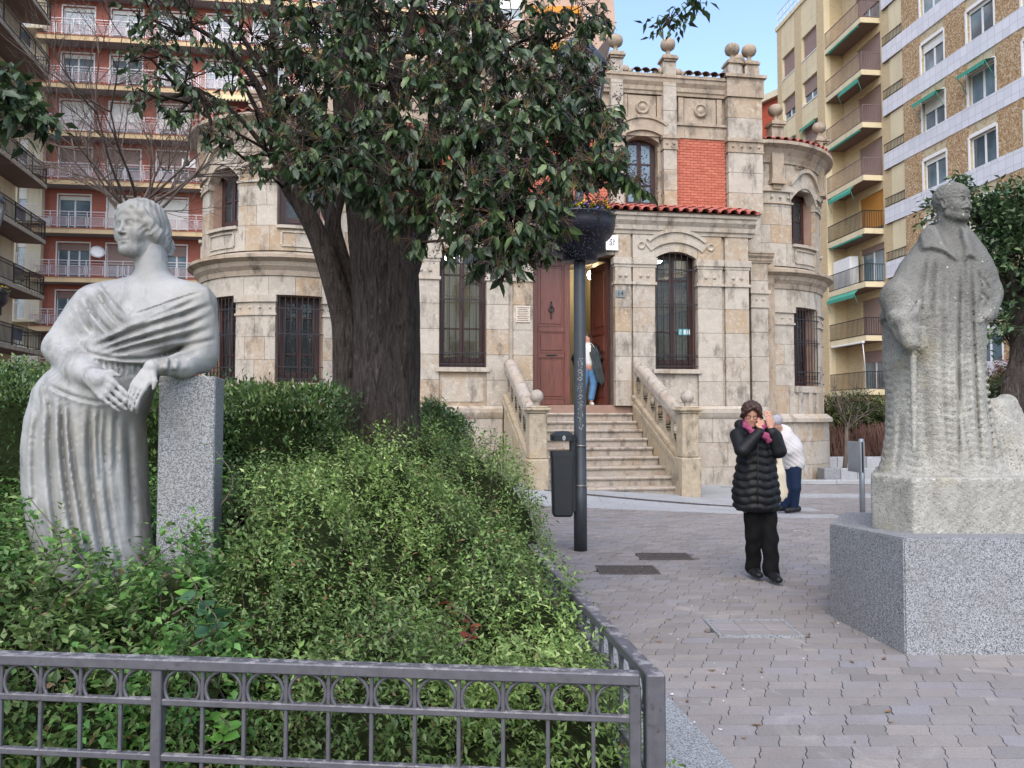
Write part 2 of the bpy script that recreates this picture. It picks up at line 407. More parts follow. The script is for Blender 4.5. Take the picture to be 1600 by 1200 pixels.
def block(s0, s1, t0, t1, z0, z1, par=house, name='stone_block'):
    nblk[0] += 1
    g = .003
    if nblk[0] > 285:
        extra.bbox((s0+g, t0, z0+g), (s1-g, t1, z1-g), .008); return
    o = bpy.data.objects.new(name, UB); col.objects.link(o); o.parent = par
    o.location = ((s0+s1)/2, (t0+t1)/2, (z0+z1)/2); o.scale = (s1-s0-2*g, t1-t0, z1-z0-2*g)
def courses(s0, s1, z0, z1, tf, h=.46, wmin=.5, thick=.16, jit=True):
    n = max(1, round((z1-z0)/h)); k = 0
    for i in range(n):
        a, b = z0+(z1-z0)*i/n, z0+(z1-z0)*(i+1)/n; W = s1-s0
        m = max(1, round(W/wmin)); off = random.uniform(.35, .65) if (i % 2 and m > 1) else None
        xs = [s0+W*q/m for q in range(m+1)]
        if off: xs = [s0]+[s0+W*(q+off)/m for q in range(m)]+[s1]
        for p, q in zip(xs, xs[1:]): block(p, q, tf+random.uniform(0, .004), tf+thick, a, b)
def part(name, mb, mat, par=house, **k): return link(name, mb, mat, par, **k)
# ---- wall cores with real openings
def wallgrid(mb, s0, s1, z0, z1, t0, t1, holes):
    ss_ = sorted({s0, s1} | {h[0] for h in holes} | {h[1] for h in holes}); zs_ = sorted({z0, z1} | {h[2] for h in holes} | {h[3] for h in holes})
    for a, b in zip(ss_, ss_[1:]):
        run = None
        for c, d in zip(zs_, zs_[1:]):
            m = ((a+b)/2, (c+d)/2)
            hole = any(h[0] < m[0] < h[1] and h[2] < m[1] < h[3] for h in holes)
            if not hole: run = [c, d] if run is None else [run[0], d]
            if hole or d == zs_[-1]:
                if run: mb.box((a, t0, run[0]), (b, t1, run[1])); run = None
HW = 3.87
sW0, sW1 = ss(1025), ss(1092); zW0, zW1 = zz(577), zz(398)+.08
sD0, sD1 = ss(833, .0), ss(962, .0); zD0, zD1 = 1.68, zz(396, 900)
winL = (-sW1-.03, -sW0-.03)
lower_holes = [(sW0, sW1, zW0, zW1), (winL[0], winL[1], zW0, zW1), (sD0, sD1, zD0, zD1)]
# exact left window from the photograph
winL = (ss(686), ss(760)); lower_holes[1] = (winL[0], winL[1], zW0, zW1)
core = MB(); wallgrid(core, -HW, HW, -.3, 5.6, .15, .55, lower_holes); part('wall', core, M['mortar'])
# ---- lower front: piers in blocks
zcap0, zcap1 = 4.25, 4.79
piers = [(ss(962)+.0, ss(987)), (ss(990), sW0-.0), (sW1, ss(1130)), (ss(1135), HW), (winL[1], ss(795)), (ss(802), sD0), (ss(642), winL[0]), (ss(642)-.72, ss(642)-.04), (-HW, -HW+.5)]
for a, b in piers:
    courses(a, b, 1.66, zcap0, 0.0, .52, .75, .16)
    courses(a, b, zcap1, 5.30, 0.0, .5, .8, .16)
    # capital: two bands with studs between
    cp = MB(); cp.box((a-.03, -.035, zcap0-.03), (b+.03, .16, zcap0+.03)); cp.box((a-.045, -.05, zcap1-.14), (b+.045, .16, zcap1)); cp.box((a-.02, -.025, zcap1-.2), (b+.02, .16, zcap1-.14)); cp.box((a, -.012, zcap0+.03), (b, .155, zcap1-.2))
    cap = part('capital', cp, M['stone_pale'])
    for q in (.33, .67):
        sx = a+(b-a)*q; part('stud', MB().lathe([(.038, 0), (.038, .012), (.028, .026), (0.0, .03)], n=10, M=xf((sx, -.012, zcap0+.155), (R(90), 0, 0))), M['stone_pale'], cap)
# window aprons, sills, lintels with arch
def seg_arch(mb, s0, s1, zs, rise, t0, t1, thick, n=16, over=0.0):
    """segmental arch ring above opening s0..s1 springing at zs"""
    c = (s0+s1)/2; hw = (s1-s0)/2+over; r = (hw*hw+rise*rise)/(2*rise); zc = zs+rise-r; a = math.asin(hw/r)
    vs = []
    for i in range(n+1):
        q = -a+2*a*i/n
        for rr in (r, r+thick):
            for tt in (t0, t1): vs.append((c+rr*sin(q), tt, zc+rr*cos(q)))
    fs = []
    for i in range(n):
        o = i*4; fs += [(o, o+4, o+6, o+2), (o+1, o+3, o+7, o+5), (o+2, o+6, o+7, o+3), (o, o+1, o+5, o+4)]
    fs += [(0, 2, 3, 1), (n*4, n*4+1, n*4+3, n*4+2)]
    mb.add(vs, fs)
def arch_fill(mb, s0, s1, zs, rise, ztop, t0, t1, n=14):
    """wall above a segmental arch soffit up to ztop"""
    c = (s0+s1)/2; hw = (s1-s0)/2; r = (hw*hw+rise*rise)/(2*rise); zc = zs+rise-r; a = math.asin(hw/r)
    for i in range(n):
        q0, q1 = -a+2*a*i/n, -a+2*a*(i+1)/n
        x0, x1 = c+r*sin(q0), c+r*sin(q1); h0, h1 = zc+r*cos(q0), zc+r*cos(q1)
        vs = [(x0, t0, h0), (x1, t0, h1), (x1, t0, ztop), (x0, t0, ztop), (x0, t1, h0), (x1, t1, h1), (x1, t1, ztop), (x0, t1, ztop)]
        mb.add(vs, [(0, 1, 2, 3), (4, 7, 6, 5), (0, 4, 5, 1), (3, 2, 6, 7)]+([(0, 3, 7, 4)] if i == 0 else [])+([(1, 5, 6, 2)] if i == n-1 else []))
for (a, b) in ((sW0, sW1), winL):
    mb = MB(); mb.box((a-.06, -.05, zW0-.09), (b+.06, .3, zW0)); part('sill', mb, M['stone_pale'])
    courses(a, b, 1.66, zW0-.09, .05, .8, 2, .1)
    mb = MB(); mb.box((a+.06, .035, 1.74), (b-.06, .052, zW0-.2)); part('apron_panel', mb, M['stone_pale'])
    mb = MB(); arch_fill(mb, a, b, zW1-.17, .16, zW1+.22, .02, .15); 
    seg_arch(mb, a, b, zW1-.02, .2, -.03, .14, .2, over=.1); part('arch', mb, M['stone_pale'])
    mb = MB(); seg_arch(mb, a, b, zW1+.17, .22, -.075, .14, .07, over=.14); part('hood_mould', mb, M['stone_pale'])
    block(a, b, .03, .15, zW1+.40, 5.30)
    for q in (a-.3, b+.3):
        part('roundel', MB().lathe([(.085, 0), (.085, .02), (.06, .03), (.055, .004), (0, .004)], n=18, M=xf((q, 0, 5.06), (R(90), 0, 0))), M['stone_pale'])
# lintel above the door
for i in range(4):
    a = sD0-.0+(sD1-sD0)*i/4; block(a, a+(sD1-sD0)/4, .02, .16, zD1, 5.30)
# recessed groove strips between the paired piers
for a, b in ((ss(987), ss(990)), (ss(1130), ss(1135)), (ss(795), ss(802))):
    part('groove', MB().box((a, .07, 1.66), (b, .15, 5.3)), M['stone_pale'])
# cornice as extruded profile
def extr(mb, prof, s0, s1):
    """prof = [(t, z)] closed"""
    n = len(prof); vs = [(s0, t, z) for t, z in prof]+[(s1, t, z) for t, z in prof]
    mb.add(vs, [tuple(range(n)), tuple(range(2*n-1, n-1, -1))]+[(i, n+i, n+(i+1) % n, (i+1) % n) for i in range(n)])
def cornice(z0, z1, t, proj, s0, s1, back=.3):
    h = z1-z0
    pr = [(t+back, z0), (t-.02, z0), (t-.03, z0+h*.15), (t-proj*.35, z0+h*.2), (t-proj*.4, z0+h*.42), (t-proj*.75, z0+h*.62), (t-proj*.8, z0+h*.8), (t-proj, z0+h*.84), (t-proj, z1), (t+back, z1)]
    mb = MB(); extr(mb, pr, s0, s1); return mb
n = 9
for i in range(n):
    a = -HW-.12+(2*HW+.24)*i/n; b = a+(2*HW+.24)/n
    part('cornice_stone', cornice(5.30, 5.72, 0, .2, a+.002, b-.002), M['stone_pale'])
# base course and plinth blocks
for i in range(9):
    a = -HW+(HW+sD0+.15)*i/9 if False else None
base_l = [(-HW, ss(785)), (ss(1048), HW+.02)]
for a, b in base_l:
    m = max(1, round((b-a)/1.1))
    for i in range(m):
        p, q = a+(b-a)*i/m, a+(b-a)*(i+1)/m
        mb = MB(); extr(mb, [(.15, 1.40), (-.06, 1.40), (-.09, 1.45), (-.12, 1.52), (-.12, 1.60), (-.03, 1.66), (.15, 1.66)], p+.002, q-.002); part('base_course', mb, M['stone_pale'])
    courses(a, b, -.15, 1.40, -.05, .5, .85, .2)
part('plinth_core', MB().box((-HW, .1, -.3), (HW, .6, 1.64)), M['mortar'])
# ---- porch roof tiles
def tile_mesh(L=.36, r0=.095, r1=.075, n=6):
    mb = MB(); vs = []
    for i, (y, r) in enumerate(((0, r0), (L, r1))):
        for k in range(n+1):
            q = pi*k/n; vs.append((r*cos(q), y, r*sin(q)*.8))
        for k in range(n+1):
            q = pi*k/n; vs.append(((r-.014)*cos(q), y, (r-.014)*sin(q)*.8))
    m = n+1; fs = []
    for k in range(n):
        fs += [(k, k+1, 2*m+k+1, 2*m+k), (m+k, 3*m+k, 3*m+k+1, m+k+1), (k, m+k, m+k+1, k+1)]
    mb.add(vs, fs, True); return mb.mesh('roof_tile')
TM = tile_mesh(); TM.materials.append(M['tile']); TMo = tile_mesh(.3, .1, .08); TMo.materials.append(M['tile_old'])
def tile(me, par, s, t, z, slope=.35, rz=0, sc=1):
    o = bpy.data.objects.new('roof_tile', me); col.objects.link(o); o.parent = par; o.location = (s, t, z)
    o.rotation_euler = (slope, random.uniform(-.03, .03), rz); o.scale = (sc, sc, sc)
proof = part('porch_roof', MB().add([(-HW-.1, -.22, 5.735), (HW+.1, -.22, 5.735), (HW+.1, .75, 6.04), (-HW-.1, .75, 6.04), (-HW-.1, -.22, 5.72), (HW+.1, -.22, 5.72), (HW+.1, .75, 5.72), (-HW-.1, .75, 5.72)], [(0, 1, 2, 3), (7, 6, 5, 4), (0, 4, 5, 1), (1, 5, 6, 2), (3, 7, 4, 0)]), M['tile_old'])
k = 0; s = -HW-.02
while s < HW+.1:
    for j in range(3): tile(TM, proof, s+random.uniform(-.006, .006), -.30+.33*j, 5.745+.104*j+.012*j, .31)
    s += .215
k = 0; s = -HW+.087; mb = MB()
while s < HW+.1:                       # channel tiles between the ridges
    for j in range(1):
        n_ = 6; vs = []
        for y_, z_ in ((-.26, 5.80), (.72, 6.1)):
            for q in range(n_+1): a = pi+pi*q/n_; vs.append((s+.07*cos(a), y_, z_+.06*sin(a)))
        mb.add(vs, [(q, q+1, n_+2+q, n_+1+q) for q in range(n_)], True)
    s += .215
part('channel_tiles', mb, M['tile'], proof)
# ---- upper storey, set back
T1 = .7
def su(u, t=T1): return ss(u, t)
def zu(v, u=1100): return zz(v, u, T1)
uR = su(1193); uL = -uR
zB0, zB1 = 6.02, zu(218)
pw = .2
pier_s = [(su(955), su(975)), (su(1038), su(1059))]
corner = (su(1139), uR)
uw = [(su(981), su(1033)), None]
brick = (pier_s[1][1]+.01, corner[0]-.01)
mir = lambda ab: (-ab[1], -ab[0])
wins_u = [uw[0]]; wz = (zu(320)-.05, zu(216))
c_mid = (pier_s[0][0]*-1, pier_s[0][0])
wL = mir(uw[0]); holes = [(uw[0][0], uw[0][1], 6.02, wz[1]), (wL[0], wL[1], 6.02, wz[1])]
core = MB(); wallgrid(core, uL, uR, 5.0, 8.95, T1+.1, T1+.5, holes); part('wall', core, M['stone_up'])
part('wall', MB().box((-HW, T1+.02, -.2), (uL, T1+.45, 5.0)).box((uR, T1+.1, -.2), (uR+.35, T1+.45, 5.0)), M['stone_up'])
BR = MB().bbox((-.5, -.5, -.5), (.5, .5, .5), .03).mesh('brick'); BR.materials.append(M['brick'])
nb = 0
def bricks(ab, z0, z1, t, real=True):
    global nb
    a, b = ab; panel = part('brick_panel', MB().box((a, t+.025, z0), (b, t+.098, z1)), M['mortar'])
    rows = round((z1-z0)/.062); h = (z1-z0)/rows; L = .165; st = MB()
    for r_ in range(rows):
        x = a-(L/2 if r_ % 2 else 0)
        while x < b-.01:
            p, q = max(a, x)+.003, min(b, x+L)-.003
            if q-p > .02:
                if real and nb < 295:
                    nb += 1; o = bpy.data.objects.new('brick', BR); col.objects.link(o); o.parent = panel
                    o.location = ((p+q)/2, t+.045+random.uniform(-.002, .002), z0+h*(r_+.5)); o.scale = (q-p, .08, h-.006)
                else: st.box((p, t+.005, z0+h*r_+.003), (q, t+.08, z0+h*(r_+1)-.003))
            x += L
    if st.v: tag(link('bricks', st, M['brick'], panel), kind='stuff')
bricks(brick, zB0, zB1, T1)
bricks(mir(brick), zB0, zB1, T1, False)
bricks((c_mid[0]+.05, c_mid[1]-.05), zB0, zB1, T1, False)
# frieze band, string, panels, cornice of the upper storey
def band(z0, z1, proj, t=T1, s0=uL, s1=uR, name='band', mat='stone_up', step=.9):
    m = max(1, round((s1-s0)/step))
    for i in range(m):
        part(name, MB().box((s0+(s1-s0)*i/m+.002, t-proj, z0), (s0+(s1-s0)*(i+1)/m-.002, t+.12, z1)), M[mat])
band(zB1, zu(199), .02); band(zu(199), zu(195), .06, name='string_course')
for (a, b) in (brick, mir(brick), uw[0], wL, (c_mid[0], c_mid[1])):
    c = (a+b)/2; w_ = min((b-a)*.85, .75)
    [part('frieze_strip', MB().box((c+q_, T1+.02, zu(194)), (c+q_+.12, T1+.11, zu(154))), M['stone_up']) for q_ in (-w_/2-.14, w_/2+.02)]
    part('frieze_panel', MB().box((c-w_/2, T1+.04, zu(194)), (c+w_/2, T1+.11, zu(154))), M['stone_up'])
    part('roundel', MB().lathe([(.155, -.02), (.155, .035), (.12, .05), (.115, .02), (.07, .02), (.06, .04), (0, .045)], n=22, M=xf((c, T1+.02, zu(173)), (R(90), 0, 0))), M['stone_up'])
zc0, zc1 = zu(152), zu(124)
m = 8
for i in range(m):
    a = uL+(uR-uL)*i/m; b = a+(uR-uL)/m
    part('cornice_stone', cornice(zc0, zc1, T1+.03, .16, a+.002, b-.002), M['stone_up'])
zpt = zu(103)
def finial(par, s, t, z, sc=1.0):
    mb = MB().lathe([(.0, 0), (.11, 0), (.11, .04), (.06, .07), (.05, .14), (.07, .17)], n=14)
    mb.lathe([(.07, .17), (.14, .22), (.165, .30), (.15, .40), (.1, .45), (.0, .44)], n=32, rib=.12, ribn=16)
    mb.box((-.17, -.17, -.05), (.17, .17, .0)); mb.box((-.2, -.2, -.10), (.2, .2, -.05)); mb.box((-.16, -.16, -.15), (.16, .16, -.10))
    return part('finial', mb, M['stone_up'], par, loc=(s, t, z), scale=(sc, sc, sc))
def pier_u(a, b, tf=T1-.09, zt=zpt):
    zq = zu(218); n = 5
    courses(a, b, 6.0, zq-.3, tf, .5, .9, .2)
    courses(a, b, zq+.02, zt, tf, .55, .9, .2)
    cp = MB(); cp.box((a-.04, tf-.05, zq-.06), (b+.04, tf+.2, zq+.02)); cp.box((a-.02, tf-.02, zq-.3), (b+.02, tf+.2, zq-.27)); cp.box((a-.01, tf-.012, zq-.27), (b+.01, tf+.19, zq-.06))
    cap = part('capital', cp, M['stone_up'])
    k_ = 2 if b-a < .5 else 4
    for q in range(k_):
        part('stud', MB().lathe([(.032, 0), (.032, .012), (.02, .026), (0.0, .03)], n=10, M=xf((a+(b-a)*(q+.5)/k_, tf-.012, zq-.17), (R(90), 0, 0))), M['stone_up'], cap)
for ab in pier_s+[mir(p) for p in pier_s]:
    pier_u(*ab); finial(None, 0, 0, 0); f = col.objects[-1] if False else None
for o in [o for o in col.objects if o.name.startswith('finial')]: bpy.data.objects.remove(o)
for ab in pier_s+[mir(p) for p in pier_s]: finial(house, (ab[0]+ab[1])/2, T1+.02, zpt+.14, .92)
for ab in (corner, mir(corner)):
    pier_u(ab[0], ab[1], T1-.12, zc0)
    part('corner_pier', MB().box((ab[0]-.03, T1-.16, zc0+.002), (ab[1]+.03, T1+.3, zc1+.02)), M['stone_up'])
    part('corner_pier', MB().box((ab[0]-.08, T1-.22, zc1+.02), (ab[1]+.08, T1+.3, zc1+.09)), M['stone_up'])
    w_ = ab[1]-ab[0]
    for q in (0, 1):
        a = ab[0]+w_*(.5*q)+.02; b = a+w_*.5-.06
        block(a, b, T1-.10, T1+.22, zc1+.09, zc1+.33)
        finial(house, (a+b)/2, T1+.06, zc1+.47, .92)
    finial(house, ab[1]-w_*.3, T1+.6, zc1+.50, .92); part('corner_pier', MB().box((ab[1]-w_*.5, T1+.42, zc1+.02), (ab[1], T1+.8, zc1+.36)), M['stone_up'])
# scrolls beside the piers & tiles on top of the upper cornice
proof2 = part('upper_roof', MB().box((uL, T1+.0, zc1), (uR, T1+3.4, zc1+.05)), M['tile_old'])
s = uL+.1
while s < uR-.6:
    if not any(a-.12 < s < b+.12 for a, b in pier_s+[mir(p) for p in pier_s]): tile(TMo, proof2, s, T1-.16, zc1+.03, .3)
    s += .2
for a, b in pier_s+[mir(p) for p in pier_s]:
    for q, e in ((a, -1), (b, 1)):
        mb = MB()
        for (dx, dz, r_) in ((.06, .1, .075), (.17, .06, .055)):
            mb.lathe([(0, 0), (r_, 0), (r_, .1), (r_*.5, .12), (0, .12)], n=14, M=xf((q+e*dx, T1+.02, zc1+dz), (R(90), 0, 0)))
        part('scroll', mb, M['stone_up'])
# ---- windows ------------------------------------------------------------------
def window(par, s0, s1, z0, z1, t, cols=2, bars=(.62,), name='window', glass='glass', arch=0, fr=.07, Mx=None):
    """frame + leaves + panes as sub-parts of a window part"""
    mb = MB(); 
    def bx(mb, a, b): mb.box(a, b, Mx)
    bx(mb, (s0, t, z0), (s0+fr, t+.07, z1)); bx(mb, (s1-fr, t, z0), (s1, t+.07, z1)); bx(mb, (s0+fr, t, z0), (s1-fr, t+.07, z0+fr*1.6)); bx(mb, (s0+fr, t, z1-fr), (s1-fr, t+.07, z1))
    W = part(name, mb, M['frame'], par)
    iw = (s1-s0-2*fr)/cols
    for c in range(cols):
        a, b = s0+fr+iw*c+.004, s0+fr+iw*(c+1)-.004
        mb = MB(); f2 = .045; zz0, zz1 = z0+fr*1.6+.004, z1-fr-.004
        bx(mb, (a, t-.01, zz0), (a+f2, t+.045, zz1)); bx(mb, (b-f2, t-.01, zz0), (b, t+.045, zz1)); bx(mb, (a+f2, t-.01, zz0), (b-f2, t+.045, zz0+.1)); bx(mb, (a+f2, t-.01, zz1-f2), (b-f2, t+.045, zz1))
        for q in bars:
            zc = zz0+(zz1-zz0)*q; bx(mb, (a+f2, t-.005, zc-.016), (b-f2, t+.04, zc+.016))
        part('casement', mb, M['frame'], W)
        mb = MB(); bx(mb, (a+f2, t+.015, zz0+.1), (b-f2, t+.021, zz1-f2)); part('glass', mb, M[glass], W)
    return W
def grille(W, s0, s1, z0, z1, t, nb_, Mx=None, bulge=0):
    st = [s0+(s1-s0)*(i+.5)/nb_ for i in range(nb_)]
    tp = lambda p: tuple(Mx @ Vector(p)) if Mx is not None else p
    for x in st:
        pts = [(x, t, z0), (x, t, z1)]
        part('grille_bar', MB().tube([tp(p) for p in pts], .009, 6), M['iron'], W)
    for z in (z0+.05, z0+.28, z0+(z1-z0)*.56, z0+(z1-z0)*.86):
        part('grille_rail', MB().box((s0-.03, t-.012, z-.011), (s1+.03, t+.012, z+.011), Mx), M['iron'], W)
    mb = MB()
    for i in range(nb_-1):
        xc = (st[i]+st[i+1])/2; r_ = (st[1]-st[0])*.36
        for zc in (z0+.165,):
            mb.tube([tp((xc+r_*cos(q), t, zc+r_*sin(q))) for q in np.linspace(0, 2*pi, 13)], .006, 4)
        zc = z0+(z1-z0)*.56
        for sg in (-1, 1):
            mb.tube([tp((xc+r_*cos(q)*.8, t, zc+sg*(.03+r_*abs(sin(q))))) for q in np.linspace(0, pi, 7)], .005, 4)
    part('grille_scroll', mb, M['iron'], W)
for (a, b) in ((sW0, sW1), winL):
    W = window(house, a+.003, b-.003, zW0+.003, zW1-.004, .30, 2, (.3, .78))
    grille(W, a, b, zW0+.02, zW1-.05, .06, 7)
    if a > 0:   # wheelchair sticker behind the right pane
        st_s, st_z = loc(1069, 519, .29); fr_ = MB().box((-.13, 0, -.065), (.13, .004, .065)); M['sticker'] = plain('sticker_teal', hexc('#5f9fa8'), .5, var=.02, bump=0)
        stk = part('accessibility_sticker', fr_, M['sticker'], W, loc=(st_s, .281, st_z))
        mb = MB(); mb.box((-.045+.0, -.003, -.05), (.12, 0, .05)); 
        ic = MB(); ic.lathe([(0, 0), (.014, 0), (.014, .003), (0, .003)], n=12, M=xf((-.075, -.002, .036), (R(90), 0, 0)))
        ic.tube([(-.075, -.003, .018), (-.072, -.003, -.012), (-.05, -.003, -.012), (-.038, -.003, -.04)], .006, 5)
        ic.tube([(-.085+.026*cos(q), -.003, -.02+.026*sin(q)) for q in np.linspace(R(100), R(340), 9)], .004, 4)
        part('wheelchair_symbol', ic, M['white'], W, loc=(st_s, .281, st_z))
        part('sticker_print', MB().box((-.01, -.003, -.045), (.03, 0, .045)).box((.06, -.003, -.045), (.12, 0, .045)), M['white'], W, loc=(st_s, .281, st_z))
for (a, b) in (uw[0], wL):
    W = window(house, a+.003, b-.003, 6.05, wz[1]-.01, T1+.28, 2, (.33, .66), glass='glass_far')
    mb = MB(); arch_fill(mb, a, b, wz[1]-.16, .14, wz[1]+.02, T1+.02, T1+.3); part('arch', mb, M['stone_up'])
    mb = MB(); seg_arch(mb, a, b, wz[1]-.06, .15, T1-.08, T1+.1, .26, over=.1); part('arch', mb, M['stone_up'])
    mb = MB(); seg_arch(mb, a, b, wz[1]+.19, .16, T1-.12, T1+.1, .07, over=.13); part('hood_mould', mb, M['stone_up'])
# ---- door, doorway, interior ----------------------------------------------------
dT = .40
part('door_reveal', MB().box((sD0-.05, .16, 1.5), (sD0, .62, zD1+.1)).box((sD1, .16, 1.5), (sD1+.05, .62, zD1+.1)), M['stone_pale'])
fr_ = MB().box((sD0, dT, 1.68), (sD0+.06, dT+.09, zD1)).box((sD1-.06, dT, 1.68), (sD1, dT+.09, zD1)).box((sD0+.06, dT, zD1-.06), (sD1-.06, dT+.09, zD1))
part('door_frame', fr_, M['frame'])
dw = (sD1-sD0-.12)/2; dh = zD1-.07-1.69
def door_leaf(hx, ang, flip):
    mb = MB(); f = 1 if not flip else -1
    def bx(a, b, r=.008):
        lo = (min(a[0]*f, b[0]*f), a[1], a[2]); hi = (max(a[0]*f, b[0]*f), b[1], b[2]); mb.bbox(lo, hi, r)
    st = .12
    bx((0, 0, 0), (st, .05, dh)); bx((dw-st, 0, 0), (dw, .05, dh))
    rails = [(0, .12), (1.0, 1.10), (1.55, 1.66), (dh-.12, dh)]
    for a, b in rails: bx((st-.001, 0.001, a), (dw-st+.001, .049, b))
    L_ = link('door', mb, M['door'], house, (hx, dT+.02, 1.69), (0, 0, ang))
    for (a, b) in zip(rails, rails[1:]):
        pn = MB(); x0, x1 = (st, dw-st) if f > 0 else (-dw+st, -st)
        pn.box((x0-.0, .018, a[1]), (x1, .036, b[0])); pn.bbox((x0+.05, .006, a[1]+.05), (x1-.05, .044, b[0]-.05), .01); link('door_panel', pn, M['door'], L_)
        # frame bead round the panel
        bd = MB(); q = .014
        bd.box((x0, -.006, a[1]), (x0+q, .0, b[0])); bd.box((x1-q, -.006, a[1]), (x1, 0, b[0])); bd.box((x0+q, -.006, a[1]), (x1-q, 0, a[1]+q)); bd.box((x0+q, -.006, b[0]-q), (x1-q, 0, b[0])); link('bead', bd, M['door'], L_)
    return L_
LD = door_leaf(sD0+.06, 0, False)
kx = dw/2
mb = MB().tube([(kx+.055*cos(q), -.03, 2.02+.055*sin(q)-.0) for q in np.linspace(0, 2*pi, 17)], .010, 6)
mb.lathe([(0, 0), (.02, 0), (.03, .012), (.016, .03), (0, .034)], n=10, M=xf((kx, 0, 2.09), (R(90), 0, 0)))
mb.box((kx-.02, -.006, 1.88), (kx+.02, 0, 2.16)); mb.lathe([(0, -.03), (.022, -.01), (.0, .03)], c=(kx, -.01, 2.18), n=6); mb.lathe([(0, -.04), (.022, .01), (.0, .03)], c=(kx, -.01, 1.85), n=6)
link('door_knocker', mb, M['iron'], LD)
mb = MB().bbox((kx-.12, -.012, 1.035), (kx+.12, 0, 1.065), .005).tube([(kx+q*.09, -.02-.012*cos(q*3), 1.05-.012*cos(q*2)) for q in np.linspace(-1, 1, 9)], .006, 5)
link('letter_slot', mb, M['iron'], LD)
RD = door_leaf(sD1-.06, R(-78), True)
M['brass'] = plain('brass', hexc('#a8834a'), .35, .5, .9)
link('door_handle', MB().tube([(-dw+.06, -.0, 1.05), (-dw+.06, -.05, 1.05), (-dw+.16, -.05, 1.05)], .009, 7).box((-dw+.045, -.006, .98), (-dw+.075, 0, 1.12)), M['brass'], RD)
# hall behind the door and the rooms behind the windows
room = MB()
def roomshell(s0, s1, t0, t1, z0, z1):
    room.add([(s0, t0, z0), (s1, t0, z0), (s1, t1, z0), (s0, t1, z0), (s0, t0, z1), (s1, t0, z1), (s1, t1, z1), (s0, t1, z1)], [(3, 2, 6, 7), (2, 1, 5, 6), (0, 3, 7, 4), (4, 7, 6, 5)])
roomshell(sD0-.25, sD1+.25, .56, 3.6, 1.68, 5.3); roomshell(-3.6, sD0-.3, .57, 3.2, 1.7, 5.2); roomshell(sD1+.3, 3.6, .57, 3.2, 1.7, 5.2)
part('inner_walls', room, M['room'])
part('hall_floor', MB().box((sD0-.25, .34, 1.5), (sD1+.25, 3.6, 1.683)), M['floor_in'])
part('room_floor', MB().box((-3.6, .57, 1.6), (sD0-.3, 3.2, 1.7)).box((sD1+.3, .57, 1.6), (3.6, 3.2, 1.7)), M['floor_in'])
# inner dark door, skirting and notices in the hall
part('inner_door', MB().box((sD0+.35, 3.0, 1.68), (sD0+1.0, 3.08, 4.4)).box((sD0+.35, 1.6, 1.68), (sD0+.42, 1.9, 4.3)), M['door'])
mid = ss(935, 3.0)
post_c = [('#4a6f8f', .0), ('#a35a58', .24), ('#3f8f86', .36), ('#8a3a50', .62), ('#d8d8d4', 1.4)]
for n_, (h, dz) in enumerate(post_c):
    s_, z_ = loc(934, 496+n_*22, 3.0)
    pm = plain('poster_print_%d' % n_, hexc(h), .6, var=.2, scale=40, bump=0)
    nb_ = tag(link('wall_notice', MB().box((-.16, 0, -.1), (.16, .01, .1)).box((-.17, .01, -.11), (.17, .02, .11)), pm, house, (s_, 2.97, z_)))
# lit globe lamps; the right-room and hall ones are added to brighten indoors
for (u, v, t) in ((703, 404, 1.6), (1028, 404, 1.8), (925, 430, 2.6)):
    s_, z_ = loc(u, v, t); p = (O.x+s_*cA-t*sA, O.y+s_*sA+t*cA, z_)
    gl = tag(thing('ceiling_lamp', p), {703: 'round cream globe lamp lit behind the window left of the door', 1028: 'lit globe lamp behind the barred window right of the door', 925: 'added globe lamp brightening the inside of the entrance hall'}[u], 'lamp', None)
    link('globe', MB().lathe([(0, -.12), (.08, -.09), (.12, 0), (.1, .07), (.05, .11), (0, .115)], n=16), M['lampglow'], gl)
    link('lamp_rod', MB().tube([(0, 0, .1), (0, 0, 5.15-z_)], .01, 6), M['iron'], gl)
# plaque, number, white sign
s_, z_ = loc(817, 491, 0); M['plaque'] = plain('plaque_stone', hexc('#bcae9c'), .6, var=.06)
pq = part('wall_plaque', MB().bbox((s_-.15, -.02, z_-.17), (s_+.15, 0, z_+.17), .005), M['plaque'])
mb = MB()
for i in range(8):
    w_ = random.uniform(.08, .13); zq = z_+.135-i*.038; x = s_-w_
    while x < s_+w_:
        l = random.uniform(.01, .03); mb.box((x, -.022, zq-.008), (min(x+l, s_+w_), -.0195, zq+.008)); x += l+.008
part('lettering', mb, M['iron'], pq)
s_, z_ = loc(969, 459, 0)
pl = part('number_plate', MB().bbox((s_-.1, -.02, z_-.08), (s_+.1, 0, z_+.08), .006), plain('number_plate_grey', hexc('#6f7370'), .4, .5, .3))
def text(name, body, size, mat, par, locv, rot, depth=.003, align='CENTER', shear=0):
    cu = bpy.data.curves.new('t', 'FONT'); cu.body = body; cu.size = size; cu.extrude = depth; cu.align_x = align; cu.align_y = 'CENTER'; cu.resolution_u = 3; cu.shear = shear
    o = bpy.data.objects.new('t', cu); col.objects.link(o); dg = bpy.context.evaluated_depsgraph_get(); me = bpy.data.meshes.new_from_object(o.evaluated_get(dg)); bpy.data.objects.remove(o)
    me.materials.clear(); me.materials.append(mat); return link(name, me, None, par, locv, rot)
text('digits', '14', .14, M['black'], pl, (s_, -.022, z_), (R(90), 0, 0))
s_, z_ = loc(950, 379, -.05); sg = part('name_board', MB().bbox((s_-.75, -.06, z_-.16), (s_+.22, -.03, z_+.16), .004), M['white'])
text('lettering', 'al', .2, plain('grey_print', hexc('#6d6d70'), .6), sg, (s_+.08, -.062, z_), (R(90), 0, 0))
